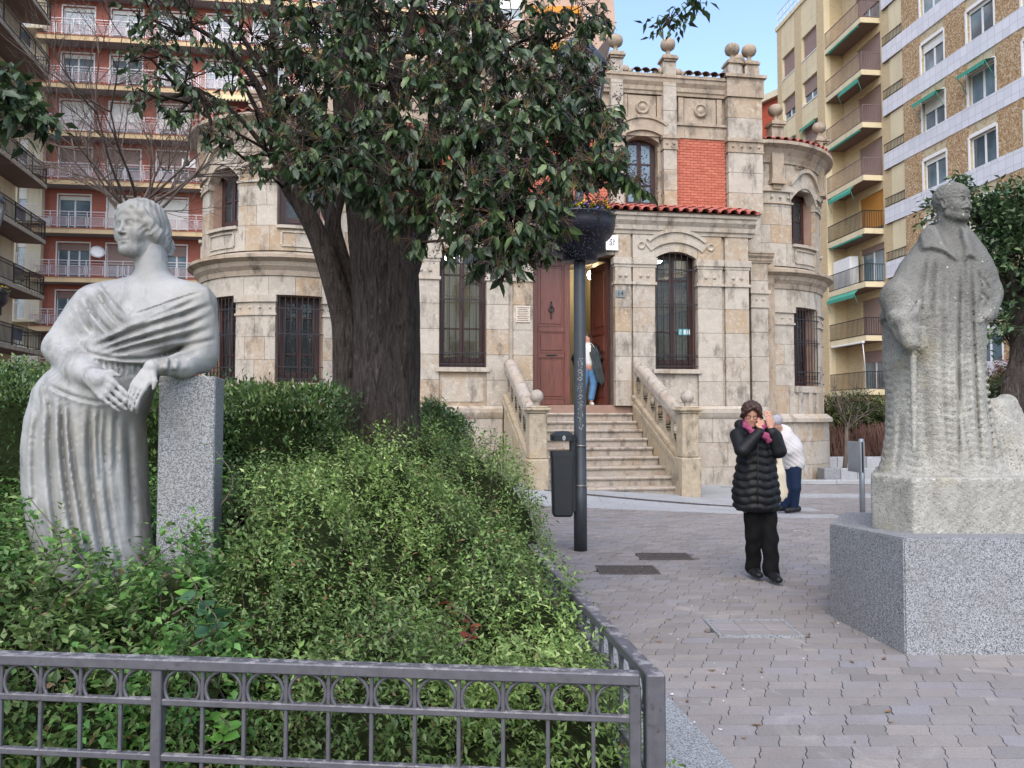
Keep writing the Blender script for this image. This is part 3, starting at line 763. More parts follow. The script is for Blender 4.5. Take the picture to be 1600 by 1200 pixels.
# ---- recess pier between porch and right tower
a, b = su(1176, .4), su(1203, .4)
for (z0_, z1_) in ((1.66, 3.85), (4.05, 4.85)): courses(a, b, z0_, z1_, .42, .5, .9, .35)
courses(a, b, -.1, 1.66, .36, .5, .9, .4)
cp = MB().box((a-.03, .37, 4.16), (b+.04, .8, 4.24)).box((a-.02, .39, 3.85), (b+.02, .8, 3.9)).box((a, .41, 3.9), (b, .8, 4.16)); cap = part('capital', cp, M['stone_pale'])
for q in (.3, .7): part('stud', MB().lathe([(.032, 0), (.02, .026), (0.0, .03)], n=10, M=xf((a+(b-a)*q, .41, 4.03), (R(90), 0, 0))), M['stone_pale'], cap)
part('cornice_stone', cornice(4.85, 5.08, .42, .14, a-.1, b+.1), M['stone_up'])
courses(a, b-.02, 5.08, 6.0, T1-.02, .5, .9, .2)
# ---- round towers ------------------------------------------------------------
def ring(mb, c, r0, r1, z0, z1, a0, a1, n=None, smooth=False):
    n = n or max(1, int(abs(a1-a0)/R(5))); vs = []
    for i in range(n+1):
        q = a0+(a1-a0)*i/n
        for r in (r0, r1):
            for z in (z0, z1): vs.append((c[0]+r*sin(q), c[1]-r*cos(q), z))
    fs = []
    for i in range(n):
        o = i*4; fs += [(o+2, o+6, o+7, o+3), (o+4, o, o+1, o+5), (o+1, o+3, o+7, o+5), (o, o+4, o+6, o+2)]
    fs += [(0, 2, 3, 1), (n*4, n*4+1, n*4+3, n*4+2)]
    mb.add(vs, fs)
def ringprof(mb, c, prof, a0, a1, n=40):
    vs = []; m = len(prof)
    for i in range(n+1):
        q = a0+(a1-a0)*i/n
        for r, z in prof: vs.append((c[0]+r*sin(q), c[1]-r*cos(q), z))
    fs = [(i*m+k, (i+1)*m+k, (i+1)*m+(k+1) % m, i*m+(k+1) % m) for i in range(n) for k in range(m)]
    fs += [tuple(range(m-1, -1, -1)), tuple(n*m+k for k in range(m))]
    mb.add(vs, fs, False)
tstone = [0]
def tower(wx, wy, offs, view, seen, left, K=1.0):
    """offs = window centre angles (local, 0 = facing front, + = right)"""
    c = W2L(wx, wy); Rr = 1.95; hw = R(13.5); a0, a1 = R(view-120), R(view+120)
    zl0, zl1, zu0, zu1 = 2.1, 3.82, 5.2, 6.42
    before = set(house.children)
    core = MB()
    edges = [a0]
    for o in offs: edges += [R(o)-hw, R(o)+hw]
    edges.append(a1)
    for i in range(len(edges)-1):
        if i % 2 == 0: ring(core, c, Rr-.36, Rr-.1, -.2, 7.05, edges[i], edges[i+1])
        else:
            for z0_, z1_ in ((-.2, zl0), (zl1, zu0), (zu1, 7.05)): ring(core, c, Rr-.36, Rr-.1, z0_, z1_, edges[i], edges[i+1])
    part('tower_wall', core, M['mortar'])
    def seen_q(a, b): return seen[0] < math.degrees((a+b)/2) < seen[1]
    st = MB()
    def blk(a, b, z0_, z1_, r=Rr):
        g = .0016
        if seen_q(a, b) and tstone[0] < 290:
            tstone[0] += 1; mb = MB(); ring(mb, c, Rr-.12, r+random.uniform(-.003, .003), z0_+.003, z1_-.003, a+g, b-g, 3); part('stone_block', mb, M['stone'])
        else: ring(st, c, Rr-.12, r, z0_+.003, z1_-.003, a+g, b-g, 3)
    def course(zs, skip, r=Rr):
        for i, (z0_, z1_) in enumerate(zip(zs, zs[1:])):
            if skip:
                for j in range(0, len(edges), 2):
                    A, B = edges[j], edges[j+1]; m = max(1, round((B-A)*Rr/.5)); 
                    off = .5 if i % 2 and m > 1 else 0
                    xs = [A+(B-A)*(q)/m for q in range(m+1)] if not off else [A]+[A+(B-A)*(q+off)/m for q in range(m)]+[B]
                    for p, q in zip(xs, xs[1:]): blk(p, q, z0_, z1_, r)
            else:
                m = 16; off = .5 if i % 2 else 0
                for j in range(m): blk(a0+(a1-a0)*(j+off)/m, a0+(a1-a0)*(j+1+off)/m, z0_, z1_, r)
    course([-.15, .4, .9, 1.32], False, Rr+.12); course([1.5, zl0], False)
    course([zl0, 2.55, 3.0, 3.42], True); course([zl1, 4.2], False)
    course([4.7, zu0], False, Rr-.02); course([zu0, 5.6, 6.0, zu1], True, Rr-.02); course([zu1, 6.95], False, Rr-.02)
    if st.v: tag(link('stone_blocks', st, M['stone_pale'], house), kind='stuff')
    mb = MB(); ringprof(mb, c, [(Rr-.1, 1.32), (Rr+.2, 1.32), (Rr+.2, 1.40), (Rr+.08, 1.5), (Rr-.1, 1.5)], a0, a1); part('base_course', mb, M['stone_pale'])
    mb = MB(); ringprof(mb, c, [(Rr-.1, 4.2), (Rr+.03, 4.2), (Rr+.05, 4.3), (Rr+.12, 4.38), (Rr+.14, 4.46), (Rr+.26, 4.52), (Rr+.26, 4.58), (Rr+.04, 4.66), (Rr-.1, 4.70)], a0, a1); part('tower_cornice', mb, M['stone_up'])
    mb = MB(); ringprof(mb, c, [(Rr-.1, 6.95), (Rr+.02, 6.95), (Rr+.03, 7.0), (Rr+.08, 7.1), (Rr+.18, 7.22), (Rr+.3, 7.28), (Rr+.3, 7.35), (Rr-.1, 7.38)], a0, a1); part('tower_cornice', mb, M['stone_up'])
    # capitals between the windows, studs
    for j in range(0, len(edges), 2):
        A, B = edges[j], edges[j+1]
        if j == 0: A = max(A, B-R(24))
        elif j == len(edges)-2: B = min(B, A+R(24))
        mb = MB(); ring(mb, c, Rr-.1, Rr+.05, 3.68, 3.82, A-.01, B+.01); ring(mb, c, Rr-.1, Rr+.03, 3.42, 3.46, A-.01, B+.01); ring(mb, c, Rr-.1, Rr+.006, 3.46, 3.68, A, B)
        cap = part('capital', mb, M['stone_pale'])
        mb = MB(); ring(mb, c, Rr-.1, Rr+.04, 6.32, 6.44, A-.01, B+.01); ring(mb, c, Rr-.1, Rr+.02, 6.06, 6.1, A-.01, B+.01); cap2 = part('capital', mb, M['stone_pale'])
        k_ = 4
        for zc, par_ in ((3.57, cap), (6.2, cap2)):
            for q in range(k_):
                an = A+(B-A)*(q+.5)/k_; part('stud', MB().lathe([(.03, 0), (.02, .026), (0.0, .03)], n=8, M=Matrix.Translation((c[0]+(Rr)*sin(an), c[1]-(Rr)*cos(an), zc)) @ Matrix.Rotation(an, 4, 'Z') @ Matrix.Rotation(R(90), 4, 'X')), M['stone_pale'], par_)
    # finial posts above the piers
    for j in range(0, len(edges), 2):
        an = (edges[j]+edges[j+1])/2
        if j == 0: an = edges[1]-R(12)
        if j == len(edges)-2: an = edges[j]+R(12)
        Mx = Matrix.Translation((c[0]+(Rr+.02)*sin(an), c[1]-(Rr+.02)*cos(an), 0)) @ Matrix.Rotation(an, 4, 'Z')
        part('finial_post', MB().box((-.14, -.09, 6.56), (.14, .14, 7.7), Mx).box((-.17, -.12, 6.46), (.17, .16, 6.56), Mx).box((-.10, -.05, 6.36), (.10, .16, 6.46), Mx), M['stone_up'])
        finial(house, c[0]+(Rr+.02)*sin(an), c[1]-(Rr+.02)*cos(an), 7.83, .85)
    rf = part('tower_roof', MB().lathe([(Rr+.25, 7.4), (0, 8.1)], c=(c[0], c[1], 0), n=32), M['tile_old'])
    q = a0
    while q < a1:
        for j in range(2):
            rr = Rr+.27-.26*j; tile(TM, rf, c[0]+rr*sin(q), c[1]-rr*cos(q), 7.37+.09*j, .33, q, .82)
        q += R(5)
    # windows
    for o in offs:
        an = R(o); wv = (Rr-.3)*sin(hw)*1.0; tt = -(Rr-.3)*cos(hw)
        Mx = Matrix.Translation((c[0], c[1], 0)) @ Matrix.Rotation(an, 4, 'Z')
        W = window(house, -wv+.002, wv-.002, zl0+.002, zl1-.002, tt-.03, 2, (.3, .78), Mx=Mx)
        grille(W, -wv*1.12, wv*1.12, zl0+.03, zl1-.03, -Rr*cos(hw)-.02+.04-.05, 8, Mx=Mx)
        W = window(house, -wv+.002, wv-.002, zu0+.002, zu1-.002, tt-.03, 2, (.5,), Mx=Mx, glass='glass')
        mb = MB()
        vs = []
        def onr(r_, q, z): return (c[0]+r_*sin(q), c[1]-r_*cos(q), z)
        nn = 14
        for (rise0, rise1, rr) in ((-.22, .12, Rr-.02), (.12, .2, Rr+.05)):
            vs = []
            for i in range(nn+1):
                q = -1+2*i/nn; an2 = an+hw*1.12*q; zc = 6.36+ (1-q*q)*.34
                for r_ in (Rr-.2, rr+.03): vs += [onr(r_, an2, zc+rise0), onr(r_, an2, zc+rise1)]
            fs = []
            for i in range(nn):
                k = i*4; fs += [(k+2, k+6, k+7, k+3), (k+1, k+3, k+7, k+5), (k, k+4, k+6, k+2), (k, k+1, k+5, k+4)]
            fs += [(0, 2, 3, 1), (nn*4, nn*4+1, nn*4+3, nn*4+2)]; mb.add(vs, fs)
        part('arch', mb, M['stone_pale'])
        mb = MB(); ring(mb, c, Rr-.3, Rr+.05, zu0-.06, zu0, an-hw, an+hw); part('sill', mb, M['stone_pale'])
        mb = MB()
        for z_ in (4.78, 5.06): ring(mb, c, Rr-.1, Rr+.01, z_, z_+.03, an-hw*.8, an+hw*.8)
        for q in (-1, 1): ring(mb, c, Rr-.1, Rr+.01, 4.81, 5.06, an+q*hw*.8-.012, an+q*hw*.8+.012)
        part('apron_panel', mb, M['stone_pale'])
        # carved floral relief over the arch
        mb = MB()
        for q in (-1, 1):
            mb.tube([onr(Rr+.0, an+q*(.03+.02*i), 6.93+.05*sin(i*1.1)) for i in range(9)], .014, 5)
            for i in range(3): mb.tube([onr(Rr+.0, an+q*(.06+.05*i)+.02*cos(k), 6.93+.03*sin(k)+(.04 if i % 2 else -.04)) for k in np.linspace(0, 2*pi, 8)], .011, 5)
        for k in range(5): mb.lathe([(.02, 0), (.0, .02)], n=7, M=Matrix.Translation(onr(Rr, an+.02*cos(k*1.256), 6.95+.035*sin(k*1.256))) @ Matrix.Rotation(an, 4, 'Z') @ Matrix.Rotation(R(90), 4, 'X'))
        part('carved_relief', mb, M['stone_up'])
    part('tower_inside', MB().lathe([(Rr-.9, -.2), (Rr-.9, 7)], c=(c[0], c[1], 0), n=20), M['black'] )
    # small balustered apron below the lower windows
    for o in offs:
        an = R(o); mb = MB(); ring(mb, c, Rr-.1, Rr+.05, 1.96, 2.1, an-hw*1.05, an+hw*1.05)
        for q in (-.7, 0, .7): ring(mb, c, Rr-.1, Rr+.04, 1.5, 1.96, an+hw*q-.03, an+hw*q+.03, 2)
        part('sill', mb, M['stone_pale'])
    if K != 1:
        pv_ = Vector((c[0], c[1], 1.45))
        for o in set(house.children)-before: o.scale = (K*o.scale.x, K*o.scale.y, K*o.scale.z); o.location = pv_+(Vector(o.location)-pv_)*K
def dirang(wx, wy):   # local angle of the direction towards the camera
    a = math.degrees(atan2(-wx, wy)); return a - 8.5  # 0 = towards -Y world; + = towards +X
vl = dirang(-4.79, 16.88); vr = dirang(5.37, 18.4)
vl = math.degrees(atan2(4.79, 16.88))-8.5; vr = math.degrees(atan2(-5.70, 19.6))-8.5
tower(-4.79, 16.88, [vl-48.5-51, vl-48.5, vl+2.6, vl+53.6], vl, (vl-80, vl+38), True)
tower(5.70, 19.6, [vr+53, vr+104], vr+50, (vr+8, vr+90), False, 1.065)
# main body behind
part('house_body', MB().box((-5.6, T1+.5, 5.2), (4.4, 9, 8.9)).box((-5.6, 3.7, -.2), (4.4, 9, 5.3)), M['stone_up'])
part('wall', MB().box((-5.0, 1.1, -.2), (-HW+.02, 1.5, 8.2)), M['stone_up'])
courses(-HW-.9, -HW, 1.5, 4.2, .95, .45, .5, .2); part('tower_cornice', MB().box((-HW-1.3, .85, 4.2), (-HW, 1.2, 4.66)), M['stone_up'])
courses(-HW-.9, -HW, 4.7, 7.1, .95, .45, .5, .2)
if extra.v: tag(link('stone_blocks', extra, M['stone_pale'], house), kind='stuff')
# drain pipe
part('drain_pipe', MB().tube([(uL+1.55, T1-.2, 6.0), (uL+1.55, T1-.2, 8.6)], .05, 8), M['iron'])
# ---- stairs ------------------------------------------------------------------
A2 = R(10.5); SO = Vector((1.285+.02, 15.9, 0))
stair = tag(thing('entrance_steps', SO, A2), 'broad worn stone steps with pierced sloping balustrades leading up to the open door', 'steps')
def stone_step_mat():
    return stone('step_stone', hexc('#a99f93'), hexc('#9a8468'), hexc('#4c4640'), obj=False, sc=2)
M['step'] = stone_step_mat(); M['balu'] = stone('balustrade_stone', hexc('#ad9f88'), hexc('#a88a5c'), hexc('#4a443d'), obj=False, sc=1.4, bump=.7)
hs = 1.22; run = .29; rise = .1655
for i in range(10):
    z1_ = .19+rise*i; y0 = -(9-i)*run+.25; ext = .22 if i == 0 else .12 if i < 3 else 0
    a, b = -hs-.02, hs+ext
    mb = MB(); pr = [(.25+.25 if i == 9 else y0+run+.02, z1_-rise-.25), (y0, z1_-rise-.25 if i == 0 else z1_-rise+.002), (y0, z1_-.055), (y0-.035, z1_-.05), (y0-.045, z1_-.025), (y0-.035, z1_), (y0+run+.02 if i < 9 else .5, z1_)]
    n_ = len(pr); W_ = b-a; seg = 1
    vs = [(a, t_, z_) for t_, z_ in pr]+[(b, t_, z_) for t_, z_ in pr]
    mb.add(vs, [tuple(range(n_)), tuple(range(2*n_-1, n_-1, -1))]+[(k, n_+k, n_+(k+1) % n_, (k+1) % n_) for k in range(n_)])
    link('step', mb, M['step'], stair)
link('stair_body', MB().add([(-hs-.02, -2.3, -.3), (hs+.1, -2.3, -.3), (hs+.1, .4, -.3), (-hs-.02, .4, -.3), (-hs-.02, -2.3, .0), (hs+.1, -2.3, .0), (hs+.1, .4, 1.45), (-hs-.02, .4, 1.45)], [(3, 2, 1, 0), (4, 5, 6, 7), (0, 1, 5, 4), (1, 2, 6, 5), (2, 3, 7, 6), (3, 0, 4, 7)]), M['mortar'], stair)
for side in (-1, 1):
    xc = side*(hs+.15); y0, y1 = -2.42, -.02          # newel .. wall
    z0_, z1_ = 1.42, 2.55                              # rail top at newel / at wall
    bal = thing('balustrade'); bal.parent = stair
    sl = (z1_-z0_)/(y1-y0)
    # solid stringer below, profiled
    def strip(mb, lo, hi, w, ya=y0, yb=y1):
        """sloping slab between offsets lo/hi below the rail line"""
        f = lambda y_: z0_+(y_-y0)*sl
        vs = [(xc-w, ya, f(ya)+lo), (xc+w, ya, f(ya)+lo), (xc+w, yb, f(yb)+lo), (xc-w, yb, f(yb)+lo), (xc-w, ya, f(ya)+hi), (xc+w, ya, f(ya)+hi), (xc+w, yb, f(yb)+hi), (xc-w, yb, f(yb)+hi)]
        mb.add(vs, [(3, 2, 1, 0), (4, 5, 6, 7), (0, 1, 5, 4), (1, 2, 6, 5), (2, 3, 7, 6), (3, 0, 4, 7)])
    mb = MB(); f = lambda y_: z0_+(y_-y0)*sl
    mb.add([(xc-.13, y0, -.3), (xc+.13, y0, -.3), (xc+.13, y1, -.3), (xc-.13, y1, -.3), (xc-.13, y0, f(y0)-.86), (xc+.13, y0, f(y0)-.86), (xc+.13, y1, f(y1)-.86), (xc-.13, y1, f(y1)-.86)], [(3, 2, 1, 0), (4, 5, 6, 7), (0, 1, 5, 4), (1, 2, 6, 5), (2, 3, 7, 6), (3, 0, 4, 7)])
    strip(mb, -.86, -.78, .16); strip(mb, -.78, -.73, .13); strip(mb, -.73, -.66, .15)
    link('stringer', mb, M['balu'], bal)
    # pierced panel: vertical web with five oval holes, built as columns
    mb = MB(); holes_ = 6; n_ = 96
    ys_ = np.linspace(y0, y1, n_+1)
    for i in range(n_):
        ya, yb = ys_[i], ys_[i+1]; ym = (ya+yb)/2; ph = (ym-y0)/(y1-y0)*holes_; fr_c = (ph % 1)-.5
        lo, hi = -.66, -.12; zc = (lo+hi)/2
        def vbox(l0, h0):
            if h0-l0 < .004: return
            vs = [(xc-.07, ya, f(ya)+l0), (xc+.07, ya, f(ya)+l0), (xc+.07, yb, f(yb)+l0), (xc-.07, yb, f(yb)+l0), (xc-.07, ya, f(ya)+h0), (xc+.07, ya, f(ya)+h0), (xc+.07, yb, f(yb)+h0), (xc-.07, yb, f(yb)+h0)]
            mb.add(vs, [(3, 2, 1, 0), (4, 5, 6, 7), (0, 3, 7, 4), (1, 5, 6, 2)])
        if abs(fr_c) < .33:
            hh = .19*sqrt(1-(fr_c/.33)**2); vbox(lo, zc-hh); vbox(zc+hh, hi)
        else: vbox(lo, hi)
    link('pierced_panel', mb, M['balu'], bal)
    pts = [(xc, y1+.02, f(y1)-.06), (xc, y1-.1, f(y1-.1)-.04)]+[(xc+random.uniform(-.004, .004), y_, f(y_)-.03+random.uniform(-.006, .006)) for y_ in np.linspace(y1-.2, y0+.02, 22)]
    mb = MB().tube(pts, .125, 14); strip(mb, -.14, -.06, .12); link('handrail', mb, M['step'], bal)
    # newel with ball
    nw = MB(); y_ = y0-.12; w_ = .15; zb = -.2
    nw.bbox((xc-.18, y_-.18, zb), (xc+.18, y_+.18, .72), .02); nw.bbox((xc-.155, y_-.155, .72), (xc+.155, y_+.155, 1.5), .02)
    nw.bbox((xc-.175, y_-.175, 1.5), (xc+.175, y_+.175, 1.54), .008); nw.bbox((xc-.21, y_-.21, 1.54), (xc+.21, y_+.21, 1.585), .01); nw.bbox((xc-.17, y_-.17, 1.585), (xc+.17, y_+.17, 1.615), .01)
    nl = link('newel', nw, M['balu'], bal)
    link('ball', MB().lathe([(.06, 0), (.055, .06), (.07, .075)]+[(.118*cos(q), .175+.118*sin(q)) for q in np.linspace(-1.1, pi/2, 12)], c=(xc, y_, 1.61), n=20), M['step'], nl)
# ================================================================ APARTMENT BLOCKS
t = NT('red_brick_far', .9, .15); br = t.n.new('ShaderNodeTexBrick'); br.inputs['Scale'].default_value = 1; br.inputs['Brick Width'].default_value = .25; br.inputs['Row Height'].default_value = .075; br.inputs['Mortar Size'].default_value = .008
t.l.new(t.coord('Object'), br.inputs[0])
cmb = t.n.new('ShaderNodeCombineXYZ'); sp = t.n.new('ShaderNodeSeparateXYZ'); t.l.new(t.coord('Object'), sp.inputs[0]); t.l.new(sp.outputs[0], cmb.inputs[0]); t.l.new(sp.outputs[2], cmb.inputs[1]); t.l.new(cmb.outputs[0], br.inputs[0])
br.inputs['Color1'].default_value = (*hexc('#a36455'), 1); br.inputs['Color2'].default_value = (*hexc('#935747'), 1); br.inputs['Mortar'].default_value = (*hexc('#a87568'), 1)
t.color(t.mix(t.step(t.noise(.4, 4), .4, .7, 0, .4), br.outputs[0], hexc('#93564a'))).bump(br.outputs[1], .2, .01); M['redbrick'] = t.m
def brickmat(name, c1, c2, mo):
    t = NT(name, .9, .15); br = t.n.new('ShaderNodeTexBrick'); br.inputs['Scale'].default_value = 1; br.inputs['Brick Width'].default_value = .25; br.inputs['Row Height'].default_value = .075; br.inputs['Mortar Size'].default_value = .01
    cmb = t.n.new('ShaderNodeCombineXYZ'); sp = t.n.new('ShaderNodeSeparateXYZ'); t.l.new(t.coord('Object'), sp.inputs[0]); t.l.new(t.math('ADD', sp.outputs[0], sp.outputs[1]), cmb.inputs[0]); t.l.new(sp.outputs[2], cmb.inputs[1]); t.l.new(cmb.outputs[0], br.inputs[0])
    for k, c in (('Color1', c1), ('Color2', c2), ('Mortar', mo)): br.inputs[k].default_value = (*hexc(c), 1)
    t.color(br.outputs[0]).bump(br.outputs[1], .2, .01); return t.m
M['yelbrick'] = brickmat('yellow_brick', '#c6b08a', '#b9a37c', '#bcae94')
def panelmat(name, c, streak):
    t = NT(name, .8, .2); s_ = t.noise(2.2, 6, .65, vec=t.pos((1, 1, .12)))
    t.color(t.mix(t.step(s_, .5, .75, 0, .7), t.mix(t.step(t.noise(.7, 3), .3, .7), hexc(c), tuple(x*.88 for x in hexc(c))), hexc(streak))).bump(t.noise(30, 3), .1, .005); return t.m
M['yelpanel'] = panelmat('cream_panel', '#d6c8a6', '#b0a48c')
M['beige'] = panelmat('beige_render', '#cdc3a8', '#a59b86')
M['ochre_band'] = panelmat('ochre_slab_edge', '#d6bb92', '#a3937a')
M['concrete'] = panelmat('balcony_concrete', '#9a9383', '#5d5850')
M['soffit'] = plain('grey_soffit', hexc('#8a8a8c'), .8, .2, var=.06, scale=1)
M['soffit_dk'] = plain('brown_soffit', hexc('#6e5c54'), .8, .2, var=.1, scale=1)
M['blind_w'] = plain('white_blind', hexc('#dad9d2'), .6, .3, var=.03)
M['blind_m'] = plain('mauve_blind', hexc('#8f7a72'), .6, .3, var=.05)
M['blind_o'] = plain('ochre_blind', hexc('#b07c3c'), .6, .3, var=.05)
M['rail_w'] = plain('grey_white_rail', hexc('#cdc8ca'), .5, .4, .2, var=.05, bump=0)
M['rail_d'] = plain('dark_rail', hexc('#2e2a28'), .5, .4, .2, bump=0)
M['rail_p'] = plain('mauve_rail', hexc('#7d6a66'), .5, .4, .2, bump=0)
M['awn'] = plain('green_awning', hexc('#4a8f7c'), .8, .1, var=.08)
M['awn_w'] = plain('pale_awning', hexc('#c3b68e'), .8, .1, var=.08)
t = NT('white_tile', .25, .5); tb = t.n.new('ShaderNodeTexBrick'); tb.offset = 0; tb.inputs['Scale'].default_value = 1; tb.inputs['Brick Width'].default_value = .42; tb.inputs['Row Height'].default_value = .42; tb.inputs['Mortar Size'].default_value = .008
cmb = t.n.new('ShaderNodeCombineXYZ'); sp = t.n.new('ShaderNodeSeparateXYZ'); t.l.new(t.coord('Object'), sp.inputs[0]); t.l.new(sp.outputs[0], cmb.inputs[0]); t.l.new(sp.outputs[2], cmb.inputs[1]); t.l.new(cmb.outputs[0], tb.inputs[0])
tb.inputs['Color1'].default_value = (*hexc('#d4d5da'), 1); tb.inputs['Color2'].default_value = (*hexc('#c8cad0'), 1); tb.inputs['Mortar'].default_value = (*hexc('#a3a3a8'), 1); t.color(tb.outputs[0]); M['wtile'] = t.m
t = NT('pebble_dash', .9, .2); v = t.voro(17, out='Color'); sp = t.n.new('ShaderNodeSeparateColor'); t.l.new(v, sp.inputs[0])
t.color(t.ramp(sp.outputs[0], [(0, hexc('#86694a')), (.35, hexc('#9c7f5c')), (.7, hexc('#ab9271')), (1, hexc('#c2b298'))])).bump(t.voro(11), .5, .02); M['pebble'] = t.m
t = NT('pale_marble_panel', .6, .3); t.color(t.mix(t.step(t.noise(3, 8, .7, dist=1.5), .5, .62), hexc('#b9ac90'), hexc('#9c8358'))); M['marblep'] = t.m
M['curtain'] = plain('net_curtain', hexc('#b9bdb6'), .9, .1, var=.15, scale=4)
wcache = {}
def win_mesh(key, w, h, cols):
    if key in wcache: return wcache[key]
    f = .06; mb = MB().box((0, 0, 0), (f, .06, h)).box((w-f, 0, 0), (w, .06, h)).box((f, 0, 0), (w-f, .06, f)).box((f, 0, h-f), (w-f, .06, h))
    for c in range(1, cols): mb.box((w*c/cols-.045, -.005, f), (w*c/cols+.045, .055, h-f))
    me = mb.mesh('window'); me.materials.append(M['white'])
    g = MB().box((f, .03, f), (w-f, .035, h-f)).mesh('glass'); g.materials.append(M['glass_far'])
    b = MB()
    for i in range(10): b.box((f, -.03, -.1*(i+1)+.004), (w-f, -.012, -.1*i))
    b = b.mesh('blind')
    wcache[key] = (me, g, b); return wcache[key]
def fwin(par, s, z, w, h, t=.15, cols=2, blind=0, bm='blind_w', sill=True, curtain=0, open_=False):
    me, g, b = win_mesh((w, h, cols), w, h, cols)
    W = link('window', me, None, par, (s, t, z)); link('glass', g, None, W)
    if blind > 0:
        k = ('bl', round(w, 3), round(blind*h, 2), bm)
        if k not in wcache:
            mb = MB(); n = max(1, int(blind*h/.09))
            for i in range(n): mb.box((.05, -.035, h-blind*h*(i+1)/n+.003), (w-.05, -.015+.004*(i % 2), h-blind*h*i/n))
            m_ = mb.mesh('blind'); m_.materials.append(M[bm]); wcache[k] = m_
        link('blind', wcache[k], None, W)
    if curtain:
        k = ('cu', w, h)
        if k not in wcache:
            mb = MB(); n = 14
            for q in (0, 1):
                a = .08 if q == 0 else w*.62; vs = []
                for i in range(n+1):
                    x = a+(w*.3)*i/n; vs += [(x, .05+.02*(i % 2), .08), (x, .05+.02*(i % 2), h-.08)]
                mb.add(vs, [(2*i, 2*i+2, 2*i+3, 2*i+1) for i in range(n)])
            m_ = mb.mesh('curtain'); m_.materials.append(M['curtain']); wcache[k] = m_
        link('curtain', wcache[k], None, W)
    if sill:
        k = ('si', w)
        if k not in wcache: m_ = MB().box((-.06, -t-.05, -.06), (w+.06, .03, -.003)).mesh('sill'); m_.materials.append(M['white']); wcache[k] = m_
        link('sill', wcache[k], None, W)
    return W
def ac_unit(par, s, t, z):
    mb = MB().bbox((-.4, -.16, 0), (.4, .16, .55), .02); o = link('air_conditioner', mb, M['white'], par, (s, t, z))
    link('fan_grille', MB().lathe([(.2, 0), (.2, .02), (.17, .02), (.17, .0), (.1, .0), (.1, .015), (.06, .015), (0, .02)], n=16, M=xf((-.1, -.16, .28), (R(90), 0, 0))), M['rail_d'], o)
# ---------------------------------------------------------------- red brick block
p0 = P(55, 600, 46); RB = tag(thing('apartment_block', (p0.x, p0.y, 0), R(7)), 'red brick apartment block with full width white railed balconies behind the bare tree', 'apartment block', 'apartment blocks round the square')
zs_ = [6.74-.28+2.93*k for k in range(-2, 10)]; Lr = 26
holes = []; wd = []
for k, z in enumerate(zs_):
    for i in range(9):
        s_ = 1.05+2.83*i; hgt = 2.22; wdt = 1.85
        if k in (5, 6) : pass
        holes.append((s_, s_+wdt, z+.42, z+.3+hgt)); wd.append((k, i, s_, z+.42, wdt, hgt-.12))
mb = MB(); wallgrid(mb, -2.5, Lr, 0, 33, 0, .35, holes); link('wall', mb, M['redbrick'], RB)
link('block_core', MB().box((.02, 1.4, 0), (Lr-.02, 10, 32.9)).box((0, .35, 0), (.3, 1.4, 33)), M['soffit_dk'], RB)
rnd = random.Random(3)
for k, i, s_, z, w_, h_ in wd:
    if k < 1: continue
    q = rnd.random(); bl = (0 if q < .25 else .95 if q < .5 else .3+.5*rnd.random()); bm = 'blind_w'
    if k == 5: bl = 1.0 if i == 0 else .5; bm = 'blind_m'
    if k == 6: bl = [.98, .75, .7, .8][i % 4]; bm = 'blind_w'
    if k in (7, 8): bl = .12
    if k in (2, 3): bl = .2 if i == 0 else .6 if i == 1 else .3; bm = 'blind_m'
    if k == 4: bl = .12 if i == 0 else .9
    fwin(RB, s_+.003, z+.003, w_-.006, h_-.006, .12, 3 if k in (2, 3) else 2, bl, bm, sill=False, curtain=1 if q > .3 else 0)
trim = MB().box((-.07, -.03, 0), (0, .1, 2.14)).box((1.85, -.03, 0), (1.92, .1, 2.14)).box((-.07, -.03, 2.14), (1.92, .1, 2.22)).mesh('window_surround'); trim.materials.append(M['white'])
for k, i, s_, z, w_, h_ in wd:
    if k >= 1: link('window_surround', trim, None, RB, (s_, 0, z))
rm = MB(); npan = 25; pwid = 1.04
for i in range(npan):
    a = i*pwid; rm.box((a-.02, -1.0, 0), (a+.02, -.965, 1.0)); rm.box((a+.08, -.99, .12), (a+.11, -.97, .68)); rm.box((a+pwid-.11, -.99, .12), (a+pwid-.08, -.97, .68))
    rm.box((a+.11, -.99, .12), (a+pwid-.11, -.97, .145)); rm.box((a+.11, -.99, .655), (a+pwid-.11, -.97, .68))
rm.box((0, -1.0, .96), (Lr, -.95, 1.0)); rm.box((0, -.99, .8), (Lr, -.97, .82))
rm = rm.mesh('railing'); rm.materials.append(M['rail_w'])
gl_ = MB().box((0, -.96, .14), (Lr, -.955, .66)).mesh('railing_glass')
t = NT('rail_glass', .1, .5); t.color(hexc('#b9a9ab')); t.b.inputs['Alpha'].default_value = .3; gl_.materials.append(t.m)
for k, z in enumerate(zs_):
    if k < 1: continue
    sb = link('balcony_slab', MB().box((0, -1.02, z), (Lr, -.98, z+.28)).box((0, -.98, z+.02), (Lr, -.003, z+.26)), M['ochre_band'], RB)
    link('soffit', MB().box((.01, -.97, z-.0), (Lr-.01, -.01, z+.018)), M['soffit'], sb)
    link('slab_cap', MB().box((0, -1.05, z+.28), (Lr, -.003, z+.33)), M['redbrick'], sb)
    link('railing', rm, None, RB, (0, 0, z+.33)); link('railing_glass', gl_, None, RB, (0, 0, z+.33))
ac_unit(RB, .35, -.5, zs_[6]+.4); ac_unit(RB, 8.7, -.3, zs_[5]+1.45); ac_unit(RB, .35, -.5, zs_[4]+.4); ac_unit(RB, 8.0, -.5, zs_[6]+.35)
